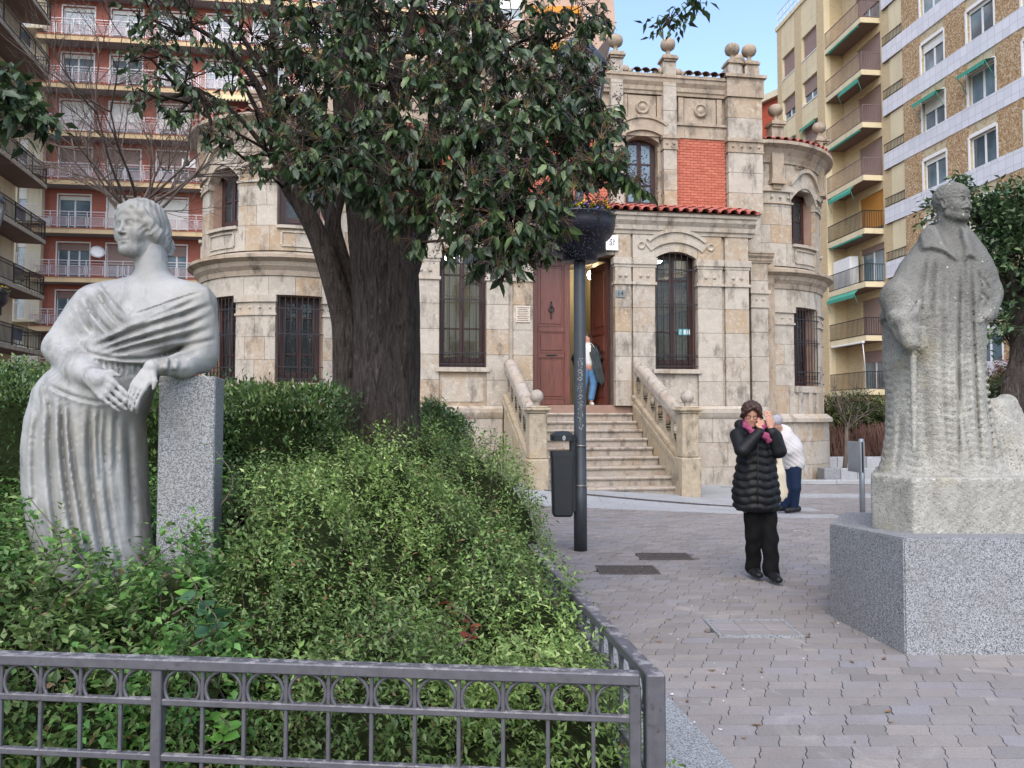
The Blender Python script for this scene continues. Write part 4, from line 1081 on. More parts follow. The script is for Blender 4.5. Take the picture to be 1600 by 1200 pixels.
dz = zs_[3]+1.9; dish = tag(link('satellite_dish', MB().lathe([(0, 0), (.2, .02), (.4, .09), (.41, .1), (.2, .04), (0, .02)], n=20, M=xf((0, 0, 0), (R(70), 0, R(20)))).tube([(0, .1, 0), (0, .35, 0), (0, .35, -.3)], .025, 6), M['white'], RB, (3.55, -.5, dz)), None)
# pale canvas awning under one balcony
mb = MB(); n = 22
for i in range(n):
    a = 10.2+i*.2; mb.add([(a, -1.05, 0), (a+.2, -1.05, 0), (a+.2, -1.35, -.35), (a, -1.35, -.35), (a+.1, -1.35, -.5)], [(0, 1, 2, 3), (3, 2, 4)])
link('awning', mb, M['awn_w'], RB, (0, 0, zs_[7]+.02))
# ---------------------------------------------------------------- link block (beige, facing us)
p0 = P(-60, 600, 45.5); LB = tag(thing('apartment_block', (p0.x, p0.y, 0), R(3)), 'narrow beige rendered block between the dark balconies and the red brick block', 'apartment block', 'apartment blocks round the square')
holes = []; z6 = [4.2+2.93*k for k in range(-1, 8)]
for z in z6: holes += [(1.9, 2.5, z+.9, z+2.3), (2.9, 3.45, z+.1, z+2.3)]
mb = MB(); wallgrid(mb, -6, 4.35, 0, 30, 0, .35, holes); link('wall', mb, M['beige'], LB); link('block_core', MB().box((-6, 1.2, 0), (4.3, 8, 29.9)), M['soffit_dk'], LB)
for a, b, c, d in holes: fwin(LB, a+.003, c+.003, b-a-.006, d-c-.006, .12, 1, .35, 'blind_w', sill=False)
for z in z6:
    sb = link('balcony_slab', MB().box((2.6, -.9, z-.15), (4.6, -.003, z)), M['beige'], LB); rl = MB()
    for i in range(17): rl.box((2.62+i*.118, -.88, .0), (2.64+i*.118, -.86, .95))
    rl.box((2.6, -.89, .95), (4.6, -.85, .99)); link('railing', rl, M['rail_w'], LB, (0, 0, z))
# ---------------------------------------------------------------- left block with dark railed balconies
LX = Vector((-.224, .975, 0)).normalized(); oL = Vector((-24.5, 40, 0)); rzL = atan2(LX.y, LX.x)
o2 = oL-LX*16
DB = tag(thing('apartment_block', (o2.x, o2.y, 0), rzL), 'beige apartment block at the far left with black railed balconies seen from below', 'apartment block', 'apartment blocks round the square')
zb = [4.6+2.93*k for k in range(0, 8)]; holes = []
for z in zb:
    for i in range(4): holes += [(1.2+3.7*i, 2.9+3.7*i, z+.25, z+2.45)]
mb = MB(); wallgrid(mb, -3, 15.8, 0, 28.5, 1.4, 1.75, holes); link('wall', mb, M['beige'], DB)
link('block_core', MB().box((-3, 2.6, 0), (15.79, 9, 28.4)).box((15.5, 1.75, 0), (15.79, 2.6, 28.4)), M['soffit_dk'], DB)
for a, b, c, d in holes: fwin(DB, a+.003, c+.003, b-a-.006, d-c-.006, 1.5, 2, rnd.choice([.1, .3, .9]), 'blind_w', sill=False, curtain=1)
for z in zb+[]:
    sb = link('balcony_slab', MB().box((-3, 0, z), (16, 1.397, z+.2)), M['concrete'], DB)
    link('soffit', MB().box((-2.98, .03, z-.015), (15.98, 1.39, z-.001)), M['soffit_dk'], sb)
    rl = MB(); L_ = 19; n = int(L_/.13)
    for i in range(n+1):
        x = -3+i*.13; rl.box((x-.009, .03, .1), (x+.009, .048, .98))
    for i in range(11): rl.box((-3+i*1.9-.03, .02, 0), (-3+i*1.9+.03, .07, 1.0))
    for zq in (.1, .82, .98): rl.box((-3, .02, zq-.02), (16, .06, zq+.02))
    for i in range(10): rl.box((15.975, .05+.13*i, .1), (15.99, .07+.13*i, .98))
    for zq in (.1, .82, .98): rl.box((15.97, .05, zq-.02), (15.995, 1.39, zq+.02))
    link('railing', rl, M['rail_d'], DB, (0, 0, z+.2))
    for i in range(9):
        if i % 3 != 1: link('screen_panel', MB().box((-2.95+i*1.9, .06, .3), (-2.95+i*1.9+1.2, .075, .9)), M['glass_far'], DB, (0, 0, z+.2))
# a few pot plants on the left balconies
M['potgreen'] = plain('balcony_plant', hexc('#5b7a33'), .8, .2, var=.3, scale=20)
# ---------------------------------------------------------------- yellow block (right)
def XR(d, c0, c1): return Vector((c0-c1*d, d, 0))
yo = XR(50.1, 22.66, .1); dirv = Vector((.1, -1, 0)).normalized()
YB = tag(thing('apartment_block', yo, atan2(dirv.y, dirv.x)), 'yellow brick apartment block with projecting railed balconies and green awnings', 'apartment block', 'apartment blocks round the square')
ztop = 27.0; holes = []
zw = [3.43+2.85*k for k in range(-1, 8)]
for z in zw: holes += [(.7, 2.4, z, z+1.45), (3.4, 5.2, z, z+1.45)]
mb = MB(); wallgrid(mb, 0, 6.1, 0, ztop, 0, .35, holes); link('wall', mb, M['yelpanel'], YB)
for k, (a, b) in enumerate(((2.45, 3.35), (5.25, 6.1), (0, .65))):   # vertical brick strips
    link('brick_strip', MB().box((a, -.03, 0), (b, -.003, ztop)), M['yelbrick'], YB)
for z in zw:
    for a, b in ((.65, 2.45), (3.35, 5.25)):
        link('spandrel_panel', MB().box((a+.002, -.015, z+1.46), (b-.002, -.001, z+2.1)).box((a+.002, -.015, z+2.11), (b-.002, -.001, z+2.84)), M['yelpanel'], YB)
for n, (a, b, c, d) in enumerate(holes):
    top_ = c > 16; fwin(YB, a+.003, c+.003, b-a-.006, d-c-.006, .16, 2, [.98, .98, .6, .98, .55, .62, .98, .95, .45, .6, .98, .98, .98, .7, .6, .6][n % 16], 'blind_o' if (n == 9) else 'blind_m', sill=True)
holes = []; zs2 = [2.56+2.85*k+.28 for k in range(-1, 8)]
for z in zs2: holes.append((7.6, 9.9, z+.05, z+2.15))
mb = MB(); wallgrid(mb, 6.1, 12.6, 0, ztop, 1.1, 1.45, holes); link('wall', mb, M['yelbrick'], YB)
link('return_wall', MB().box((5.9, .35, 0), (6.097, 1.1, ztop)), M['yelbrick'], YB)
link('wall', MB().box((10.75, 1.06, 0), (12.6, 1.097, ztop)), M['yelpanel'], YB)
for i, (a, b, c, d) in enumerate(holes): fwin(YB, a+.003, c+.003, b-a-.006, d-c-.006, 1.22, 2, [.4, .3, 1, .15, .9, .95, 1, .95, .5][i % 9], 'blind_o' if i == 4 else 'blind_m', sill=False, curtain=1)
link('block_core', MB().box((.02, 2.6, 0), (12.5, 12, ztop-.1)).box((.02, .35, 0), (.3, 2.6, ztop)).box((0.02, .36, ztop-.3), (12.5, 2.6, ztop-.05)), M['soffit_dk'], YB)
link('parapet', MB().box((-.1, -.1, ztop), (12.6, .3, ztop+.25)), M['yelpanel'], YB)
rl = MB()
for i in range(24): rl.box((i*.5-.01, 0, .25), (i*.5+.01, .03, 1.2))
rl.box((0, 0, 1.18), (12, .03, 1.22)); rl.box((0, 0, .7), (12, .03, .73)); link('roof_railing', rl, M['rail_w'], YB, (0, 0, ztop))
sl_, sr_ = 6.12, 9.9
rl = MB(); n = 30
for i in range(n+1): rl.box((sl_+(sr_-sl_)*i/n-.01, .02, .06), (sl_+(sr_-sl_)*i/n+.01, .04, .95))
for i in range(8): rl.box((sr_-.04, .05+.13*i, .06), (sr_-.02, .07+.13*i, .95))
for zq in (.06, .95): rl.box((sl_, .01, zq-.02), (sr_, .05, zq+.02)); rl.box((sr_-.05, .05, zq-.02), (sr_-.01, 1.09, zq+.02))
rl = rl.mesh('railing'); rl2 = rl.copy(); rl.materials.append(M['rail_p']); rl2.materials.append(M['rail_d'])
def awning(par, s0, s1, z, t0, drop, out, mat='awn'):
    mb = MB(); n = max(6, int((s1-s0)/.16))
    for i in range(n):
        a, b = s0+(s1-s0)*i/n, s0+(s1-s0)*(i+1)/n
        mb.add([(a, t0, z), (b, t0, z), (b, t0-out, z-drop), (a, t0-out, z-drop), ((a+b)/2, t0-out, z-drop-.22), (a, t0-out, z-drop-.15), (b, t0-out, z-drop-.15)], [(0, 1, 2, 3), (3, 2, 6, 4, 5)])
    for q in (s0, s1): mb.tube([(q, t0-.02, z-.9), (q, t0-out, z-drop)], .015, 5)
    link('awning', mb, M[mat], par)
for k, z in enumerate(zs2):
    sb = link('balcony_slab', MB().box((sl_, 0, z-.28), (sr_, 1.097, z)), M['yelpanel'], YB)
    link('soffit', MB().box((sl_+.03, .03, z-.295), (sr_-.03, 1.08, z-.281)), M['soffit_dk'], sb)
    link('railing', rl if k >= 5 else rl2, None, YB, (0, 0, z))
for k, a, b in ((7, 7.9, 9.9), (5, 6.6, 9.0), (3, 6.3, 9.2)):
    awning(YB, a, b, zs2[k]-.3, .02, .25, .25)
for k in (8, 6, 4): link('awning_case', MB().bbox((6.4, -.02, zs2[k]-.4), (9.6, .1, zs2[k]-.29), .02), M['awn'], YB)
link('awning_case', MB().bbox((6.4, -.1, zs2[2]-.38), (9.7, .05, zs2[2]-.29), .02).tube([(9.6, -.03, zs2[2]-.4), (9.6, .1, zs2[2]-1.9)], .025, 6), M['white'], YB)
for (a, b) in ((.7, 2.4), (3.4, 5.2)): awning(YB, a, b, zw[6]+1.5 if a < 2 else zw[7]+1.5 if False else zw[6]+1.5, -.02, .12, .25)
# small white shed box and planters on balconies
link('balcony_cupboard', MB().bbox((6.2, .25, 0), (8.0, .75, 1.75), .02), M['white'], YB, (0, 0, zs2[3]))
for k in range(len(zs2)):
    link('wall_lamp', MB().lathe([(.0, 0), (.07, .05), (.09, .2), (.03, .3), (0, .32)], n=8).box((-.015, -.0, .1), (.015, .12, .14)), M['rail_d'], YB, (5.99, .6, zs2[k]+1.5)) if False else None
# ---------------------------------------------------------------- brown pebble block (far right)
bo = XR(40.0, 24.47, .12); dirv = Vector((.12, -1, 0)).normalized()
BB = tag(thing('apartment_block', bo, atan2(dirv.y, dirv.x)), 'brown pebble dashed apartment block with white tiled bands at the far right', 'apartment block', 'apartment blocks round the square')
sills = [18.1-2.87*k for k in range(-4, 6)]; Lb = 19.0
wxs = [3.15+3.15*i for i in range(5)]
holes = []
for z in sills:
    for x in wxs: holes.append((x, x+1.6, z, z+1.42))
mb = MB(); wallgrid(mb, 1.7, Lb, 0, 31, 0, .35, holes); link('wall', mb, M['marblep'], BB)
link('block_core', MB().box((1.7, 1.2, 0), (Lb-.02, 9, 30.9)).box((0.02, 1.5, 0), (1.7, 9, 30.9)), M['soffit_dk'], BB)
link('wall', MB().box((0, 1.1, 0), (1.5, 1.45, 31)).box((1.5, .35, 0), (1.7, 1.1, 31)), M['pebble'], BB)
link('edge_strip', MB().box((-.25, 1.0, 0), (0, 1.3, 31)), M['white'], BB)
for kk, z in enumerate(sills):
    ban = link('tiled_band', MB().box((0, -.06, z-.85), (Lb, -.003, z-.0)).box((0, -.003, z-.85), (1.7, 1.097, z-.6)), M['wtile'], BB)
    link('soffit', MB().box((.02, -.04, z-.865), (1.66, 1.09, z-.851)), M['soffit_dk'], ban)
    for x in [1.7]+[x+1.65 for x in wxs]:
        b_ = min(x+1.42 if x > 2 else 3.1, Lb); link('pebble_panel', MB().box((x, -.04, z+.0), (b_, -.001, z+2.02)), M['pebble'], BB)
    rl = MB()
    for i in range(14): rl.box((.05+i*.12, -.03, 0), (.066+i*.12, -.014, .5))
    rl.box((.0, -.035, .48), (1.7, -.005, .52)); rl.box((.0, -.035, .06), (1.7, -.005, .09)); link('railing', rl, M['rail_d'], BB, (0, 0, z))
    fwin(BB, .5, z-.5, .9, 2.2, 1.02, 1, .2, 'blind_w', sill=False)
    for i, x in enumerate(wxs):
        k_ = (kk*3+i*5) % 7
        fwin(BB, x+.003, z+.003, 1.594, 1.414, .1, 2, [0.15, .4, 0, .1, .15, .3, 0][k_], 'blind_w', sill=True, curtain=1)
        link('window_surround', MB().box((x-.1, -.05, z+.003), (x-.003, .1, z+1.5)).box((x+1.603, -.05, z+.003), (x+1.7, .1, z+1.5)).box((x-.003, -.05, z+1.423), (x+1.603, .1, z+1.58)), M['white'], BB)
awning(BB, wxs[0]-.05, wxs[0]+1.65, sills[5]+1.5, -.05, .12, .5); awning(BB, wxs[1]-.05, wxs[1]+1.65, sills[5]+1.5, -.05, .12, .5)
# ---------------------------------------------------------------- small red block behind, right
p0 = P(1190, 600, 60); RR = tag(thing('apartment_block', (p0.x, p0.y, 0), R(-60)), 'orange red building with white framed window just behind the right stone tower', 'apartment block', 'apartment blocks round the square')
holes = [(1.6, 2.9, 21.6+3*k, 23.6+3*k) for k in range(-3, 1)]; zt = 26.0
mb = MB(); wallgrid(mb, -2, 6, 0, zt, 0, .3, holes); link('wall', mb, M['brick'] if False else plain('orange_brick_far', hexc('#a6523f'), .9, .1), RR)
link('block_core', MB().box((-2, .9, 0), (6, 8, zt-.1)), M['soffit_dk'], RR); link('parapet', MB().box((-2.2, -.4, zt), (6.2, .5, zt+.5)), M['beige'], RR)
for a, b, c, d in holes: fwin(RR, a, c, b-a, d-c, .05, 1, .5, 'blind_m', sill=True); link('window_surround', MB().box((a-.3, -.05, c-.2), (a-.003, .0, d+.2)).box((b+.003, -.05, c-.2), (b+.3, 0, d+.2)).box((a-.003, -.05, d+.003), (b+.003, 0, d+.2)), M['white'], RR)
# ---------------------------------------------------------------- pale tower block behind the house, evening sun painted on as orange bands
p0 = P(800, 600, 62); PB = tag(thing('tower_block', (p0.x, p0.y, 0), 0), 'tall pale pink block with projecting bay rising behind the big tree', 'apartment block', 'apartment blocks round the square')
def zpx(v, d=62): return P(900, v, d).z
M['pinkr'] = panelmat('pink_render', '#b59a88', '#9c7f6c'); M['orange_lit'] = panelmat('orange_evening_light', '#c98a3c', '#a86d2c')
xb = [(8.55, zpx(40)), (6.9, zpx(82)), (6.9, 0), (-14, 0), (-14, 44), (7.7, 44)]
mb = MB(); vs = [(x, 0, z) for x, z in xb]+[(x, 9, z) for x, z in xb]; n = len(xb)
mb.add(vs, [tuple(range(n-1, -1, -1)), tuple(range(n, 2*n))]+[(i, (i+1) % n, n+(i+1) % n, n+i) for i in range(n)]); link('wall', mb, M['pinkr'], PB)
for k in range(0, 6):
    z = zpx(10)+3-3*k*1.0
    link('evening_light_band', MB().box((1.5, -.25, z-.7), (5.6, -.003, z-.1)), M['orange_lit'], PB)
    for i in range(4): fwin(PB, -10+3*i, z-1.2, 1.8, 1.9, -.06, 2, .5, 'blind_w', sill=False)
    fwin(PB, 6.2, z-2.4, .5, 1.6, -.06, 1, 0, sill=False)
# ================================================================ SCULPTING BY DISTANCE FIELDS
class Field:
    def __init__(s, lo, hi, h):
        s.h = h; s.lo = np.array(lo, float); n = [int((b-a)/h)+2 for a, b in zip(lo, hi)]
        s.ax = [s.lo[i]+h*np.arange(n[i]) for i in range(3)]; s.D = np.full(n, .5, np.float32)
    def sub(s, lo, hi, m=.03):
        sl = []
        for i in range(3):
            a = max(0, int((lo[i]-m-s.lo[i])/s.h)); b = min(len(s.ax[i]), int((hi[i]+m-s.lo[i])/s.h)+2)
            if b <= a: return None
            sl.append(slice(a, b))
        sl = tuple(sl); return sl, s.ax[0][sl[0]][:, None, None], s.ax[1][sl[1]][None, :, None], s.ax[2][sl[2]][None, None, :]
    def op(s, fn, lo, hi, k=.02, cut=False):
        q = s.sub(lo, hi, k+.03)
        if q is None: return
        sl, x, y, z = q; d = fn(x, y, z).astype(np.float32); D = s.D[sl]
        if cut: d = -d; h = np.maximum(k-abs(D-d), 0)/max(k, 1e-6); s.D[sl] = np.maximum(D, d)+h*h*k/4
        else: h = np.maximum(k-abs(D-d), 0)/max(k, 1e-6); s.D[sl] = np.minimum(D, d)-h*h*k/4
    def cone(s, a, b, ra, rb, k=.02, cut=False, flat=None):
        """capsule from a to b, radii ra..rb; flat = (axis unit vector, factor) squashes along an axis"""
        a = np.array(a, float); b = np.array(b, float); r = max(ra, rb)
        def fn(x, y, z):
            px, py, pz = x-a[0], y-a[1], z-a[2]; ba = b-a; bb = float(ba@ba)+1e-9
            t = np.clip((px*ba[0]+py*ba[1]+pz*ba[2])/bb, 0, 1); qx, qy, qz = px-t*ba[0], py-t*ba[1], pz-t*ba[2]
            if flat is not None:
                n, f = flat; c = qx*n[0]+qy*n[1]+qz*n[2]; g = (1/f-1)*c; qx, qy, qz = qx+g*n[0], qy+g*n[1], qz+g*n[2]
                return (np.sqrt(qx*qx+qy*qy+qz*qz)-(ra+(rb-ra)*t))*(f if f < 1 else 1)
            return np.sqrt(qx*qx+qy*qy+qz*qz)-(ra+(rb-ra)*t)
        m = r*(max(1, flat[1]) if flat else 1); s.op(fn, np.minimum(a, b)-m, np.maximum(a, b)+m, k, cut)
    def ell(s, c, r, k=.02, cut=False, Rm=None):
        c = np.array(c, float); r = np.array(r, float); A = None if Rm is None else np.array(Rm)
        def fn(x, y, z):
            px, py, pz = x-c[0], y-c[1], z-c[2]
            if A is not None: px, py, pz = (px*A[0, 0]+py*A[1, 0]+pz*A[2, 0], px*A[0, 1]+py*A[1, 1]+pz*A[2, 1], px*A[0, 2]+py*A[1, 2]+pz*A[2, 2])
            k0 = np.sqrt((px/r[0])**2+(py/r[1])**2+(pz/r[2])**2); k1 = np.sqrt((px/r[0]**2)**2+(py/r[1]**2)**2+(pz/r[2]**2)**2)+1e-6
            return k0*(k0-1)/k1
        m = r.max() if A is not None else r; s.op(fn, c-m, c+m, k, cut)
    def box(s, c, hs, k=.01, cut=False, Rm=None, rr=.01):
        c = np.array(c, float); hs = np.array(hs, float); A = None if Rm is None else np.array(Rm)
        def fn(x, y, z):
            px, py, pz = x-c[0], y-c[1], z-c[2]
            if A is not None: px, py, pz = (px*A[0, 0]+py*A[1, 0]+pz*A[2, 0], px*A[0, 1]+py*A[1, 1]+pz*A[2, 1], px*A[0, 2]+py*A[1, 2]+pz*A[2, 2])
            qx, qy, qz = abs(px)-hs[0]+rr, abs(py)-hs[1]+rr, abs(pz)-hs[2]+rr
            return np.sqrt(np.maximum(qx, 0)**2+np.maximum(qy, 0)**2+np.maximum(qz, 0)**2)+np.minimum(np.maximum(qx, np.maximum(qy, qz)), 0)-rr
        m = np.linalg.norm(hs); s.op(fn, c-m, c+m, k, cut)
    def path(s, pts, rs, k=.02, cut=False, flat=None):
        for i in range(len(pts)-1): s.cone(pts[i], pts[i+1], rs[i], rs[i+1], k, cut, flat)
    def loft(s, rows, disp=None, k=.03, zr=.0):
        """rows = [(z, cx, cy, rx, ry)] descending or ascending; disp(theta, z) adds to the radius (m)"""
        rows = sorted(rows); Z = np.array([r[0] for r in rows]); 
        def fn(x, y, z):
            zz_ = np.clip(z, Z[0], Z[-1]); g = [np.interp(zz_, Z, [r[i] for r in rows]) for i in (1, 2, 3, 4)]
            dx, dy = x-g[0], y-g[1]; th = np.arctan2(dx, -dy); ex = getattr(s, 'sq', 2.0)
            q = (abs(dx/g[2])**ex+abs(dy/g[3])**ex)**(1/ex)+1e-6; rr = np.sqrt(dx*dx+dy*dy); d = rr*(1-1/q)
            if disp is not None: d = d-disp(th, z+0*th, x+0*th)
            d = d*.85; dz = np.maximum(Z[0]-z, z-Z[-1]); return np.maximum(d, dz)
        rx = max(r[3] for r in rows)+.06; ry = max(r[4] for r in rows)+.06
        lo = (min(r[1] for r in rows)-rx, min(r[2] for r in rows)-ry, Z[0]); hi = (max(r[1] for r in rows)+rx, max(r[2] for r in rows)+ry, Z[-1])
        s.op(fn, lo, hi, k)
    def warp(s, fn, lo, hi, m=0.0):
        q = s.sub(lo, hi, m); sl, x, y, z = q; s.D[sl] += fn(x, y, z, s.D[sl]).astype(np.float32)
    def mesh(s, name, smooth=1):
        D = s.D; sg = D < 0; nx, ny, nz = D.shape
        c = sg[:-1, :-1, :-1].astype(np.int8); cnt = np.zeros_like(c)
        for i in (0, 1):
            for j in (0, 1):
                for k in (0, 1): cnt += sg[i:nx-1+i, j:ny-1+j, k:nz-1+k]
        act = (cnt > 0) & (cnt < 8); I, J, K = np.nonzero(act); idx = np.full(act.shape, -1, np.int64); idx[I, J, K] = np.arange(len(I))
        acc = np.zeros((len(I), 3)); num = np.zeros(len(I))
        for ax in range(3):
            o = [a for a in range(3) if a != ax]
            for p in (0, 1):
                for q in (0, 1):
                    off = [0, 0, 0]; off[o[0]] = p; off[o[1]] = q; e = list(off); e[ax] = 1
                    a = D[I+off[0], J+off[1], K+off[2]]; b = D[I+e[0], J+e[1], K+e[2]]; m = (a < 0) != (b < 0)
                    t = np.where(m, a/np.where(m, a-b, 1), 0); v = np.tile(np.array(off, float), (len(I), 1)); v[:, ax] = t
                    acc[m] += v[m]; num[m] += 1
        V = (acc/num[:, None]+np.stack([I, J, K], 1))*s.h+s.lo
        quads = []
        for ax in range(3):
            sl0 = [slice(None)]*3; sl1 = [slice(None)]*3; sl0[ax] = slice(0, -1); sl1[ax] = slice(1, None)
            a, b = sg[tuple(sl0)], sg[tuple(sl1)]; m = a != b; o = [x for x in range(3) if x != ax]
            E = np.stack(np.nonzero(m), 1); ok = (E[:, o[0]] > 0) & (E[:, o[1]] > 0) & (E[:, o[0]] < D.shape[o[0]]-1) & (E[:, o[1]] < D.shape[o[1]]-1); E = E[ok]
            ids = []
            for p, q in ((0, 0), (1, 0), (1, 1), (0, 1)):
                F_ = E.copy(); F_[:, o[0]] -= p; F_[:, o[1]] -= q; ids.append(idx[F_[:, 0], F_[:, 1], F_[:, 2]])
            Q = np.stack(ids, 1); fl = a[E[:, 0], E[:, 1], E[:, 2]]
            if ax == 1: fl = ~fl
            Q[~fl] = Q[~fl][:, ::-1]; quads.append(Q)
        Q = np.concatenate(quads); Q = Q[(Q >= 0).all(1)]
        for _ in range(smooth):      # one light relaxation
            S_ = np.zeros_like(V); n_ = np.zeros(len(V))
            for i in range(4):
                np.add.at(S_, Q[:, i], V[Q[:, (i+1) % 4]]); np.add.at(n_, Q[:, i], 1)
            ok = n_ > 0; V[ok] = V[ok]*.5+S_[ok]/n_[ok][:, None]*.5
        lab = np.arange(len(V))                     # keep only the largest connected surface
        for _ in range(200):
            m = lab[Q].min(1); old = lab.copy()
            for i in range(4): np.minimum.at(lab, Q[:, i], m)
            lab = lab[lab]; lab = lab[lab]
            if (old == lab).all(): break
        big = np.bincount(lab).argmax(); Q = Q[lab[Q[:, 0]] == big]; used = np.unique(Q); mp = np.zeros(len(V), int); mp[used] = np.arange(len(used))
        return np_mesh(name, V[used], mp[Q], True)
class Rig:
    """same primitives in a local frame M (rotation + translation) with uniform scale"""
    def __init__(s, f, loc, Rm, sc): s.f = f; s.R = np.array(Rm); s.l = np.array(loc, float); s.s = sc
    def p(s, q): return s.l+s.R@(np.array(q, float)*s.s)
    def cone(s, a, b, ra, rb, k=.05, cut=False, flat=None): s.f.cone(s.p(a), s.p(b), ra*s.s, rb*s.s, k*s.s, cut, (s.R@np.array(flat[0], float), flat[1]) if flat else None)
    def ell(s, c, r, k=.08, cut=False, rot=None): s.f.ell(s.p(c), np.array(r)*s.s, k*s.s, cut, s.R if rot is None else s.R@np.array(rot))
    def path(s, pts, rs, k=.05, cut=False):
        for i in range(len(pts)-1): s.cone(pts[i], pts[i+1], rs[i], rs[i+1], k, cut)
def rotm(yaw, pitch=0, roll=0):
    """face looks along local +y; yaw turns it about z (0 = away, 180 = at the camera)"""
    return np.array((Matrix.Rotation(yaw, 3, 'Z') @ Matrix.Rotation(pitch, 3, 'X') @ Matrix.Rotation(roll, 3, 'Y')))
def head(rg, fem=True, eyes=True, ears=True):
    j = .9 if fem else 1.05
    rg.ell((0, -.07, .13), (.315, .40, .35)); rg.ell((0, .06, -.12), (.255, .275, .35), .1)
    rg.ell((0, .11, -.31), (.19*j, .2, .17), .08); rg.ell((0, .235, -.415), (.08*j, .075, .07), .08)
    for q in (-1, 1):
        rg.ell((q*.15, .195, -.14), (.095, .085, .10), .1); rg.cone((q*.20*j, .0, -.30), (q*.1, .2, -.41), .055, .06, .08)
        rg.cone((q*.05, .285, .075), (q*.19, .235, .065), .038, .030, .05)
    if eyes:
        for q in (-1, 1):
            rg.ell((q*.118, .355, -.012), (.085, .10, .058), .035, cut=True); rg.ell((q*.118, .232, -.014), (.078, .072, .052), .012)
            rg.path([(q*.045, .270, -.02), (q*.085, .298, .016), (q*.13, .298, .024), (q*.185, .258, -.006)], [.010, .014, .014, .010], .008)
            rg.path([(q*.05, .272, -.03), (q*.11, .292, -.052), (q*.175, .26, -.03)], [.008, .010, .008], .008)
    rg.cone((0, .285, .06), (0, .378, -.13), .030, .036, .03); rg.ell((0, .39, -.145), (.036, .033, .033), .025)
    for q in (-1, 1):
        rg.ell((q*.043, .345, -.157), (.028, .034, .024), .015); rg.cone((q*.022, .37, -.185), (q*.05, .335, -.18), .010, .010, .008, cut=True)
    rg.cone((0, .335, -.19), (0, .325, -.225), .010, .014, .01, cut=True)
    rg.path([(-.088, .272, -.262), (-.045, .312, -.247), (0, .322, -.243), (.045, .312, -.247), (.088, .272, -.262)], [.012, .02, .022, .02, .012], .014)
    rg.path([(-.072, .275, -.285), (0, .305, -.298), (.072, .275, -.285)], [.014, .027, .014], .014)
    rg.path([(-.1, .295, -.268), (-.04, .338, -.268), (0, .345, -.27), (.04, .338, -.268), (.1, .295, -.268)], [.007, .009, .009, .009, .007], .004, cut=True)
    rg.cone((-.05, .33, -.34), (.05, .33, -.34), .02, .02, .03, cut=True)
    if ears:
        for q in (-1, 1): rg.ell((q*.30, -.04, -.06), (.032, .065, .11), .02); rg.ell((q*.335, -.03, -.05), (.02, .035, .065), .012, cut=True)
def hand(f, wrist, palm, up, L, curl=.6, side=1, k=.006, spread=1.0, thumb=True):
    """wrist point, palm direction (unit towards the fingers), up = back-of-hand normal, L = hand length"""
    w_ = np.array(wrist, float); d = np.array(palm, float); d /= np.linalg.norm(d); n = np.array(up, float); n -= d*(n@d); n /= np.linalg.norm(n); s_ = np.cross(d, n)*side
    pl = L*.5; f.cone(w_, w_+d*pl*.35, L*.13, L*.16, k*2, flat=(n, .6))
    for i, (o, ln, r) in enumerate(((-.19, .42, .048), (-.065, .5, .052), (.06, .47, .05), (.18, .38, .042))):
        base = w_+d*pl*.95+s_*o*L*spread*.95; f.cone(w_+d*pl*.2+s_*o*L*.7, base, L*.085, L*.062, k*1.5)
        a = curl*(.5+.12*i); p = base; dd = d.copy()
        for seg, q in ((.45, a*.6), (.32, a), (.25, a*.9)):
            dd = dd*cos(q)-n*sin(q); dd /= np.linalg.norm(dd); nn = n; p2 = p+dd*ln*seg*L; f.cone(p, p2, r*L*(1 if seg > .4 else .93), r*L*.9, k); p = p2
            n2 = n*cos(q)+d*sin(q)
    if thumb:
        b = w_+d*pl*.25-s_*.16*L; m_ = b+(d*.6-s_*.7)*L*.17-n*.02*L; f.cone(b, m_, L*.075, L*.062, k); f.cone(m_, m_+(d*.9-s_*.2-n*.3)*L*.17, L*.058, L*.045, k)
def pn(u, v, d): return np.array(P(u, v, d))

def uvof(x, y, z): return 800+1200*x/y, 650-1200*(z-CAMZ)/y
def seg_dist(U, V, pts):
    """distance in photo pixels from a polyline, and fraction along it"""
    best = None
    tot = sum(math.dist(a, b) for a, b in zip(pts, pts[1:])); acc = 0
    for a, b in zip(pts, pts[1:]):
        bx, by = b[0]-a[0], b[1]-a[1]; L = bx*bx+by*by+1e-9; t = np.clip(((U-a[0])*bx+(V-a[1])*by)/L, 0, 1)
        d = np.sqrt((U-a[0]-t*bx)**2+(V-a[1]-t*by)**2); sd = np.sign(bx*(V-a[1])-by*(U-a[0])); fr = (acc+t*sqrt(L))/tot; acc += sqrt(L)
        if best is None: best, sgn, frac = d, sd, fr
        else:
            m = d < best; best = np.where(m, d, best); sgn = np.where(m, sd, sgn); frac = np.where(m, fr, frac)
    return best, sgn, frac
def smooth_pts(pts, n=3):
    """Chaikin"""
    for _ in range(n):
        q = [pts[0]]
        for a, b in zip(pts, pts[1:]): q += [(a[0]*.75+b[0]*.25, a[1]*.75+b[1]*.25), (a[0]*.25+b[0]*.75, a[1]*.25+b[1]*.75)]
        pts = q+[pts[-1]]
    return pts
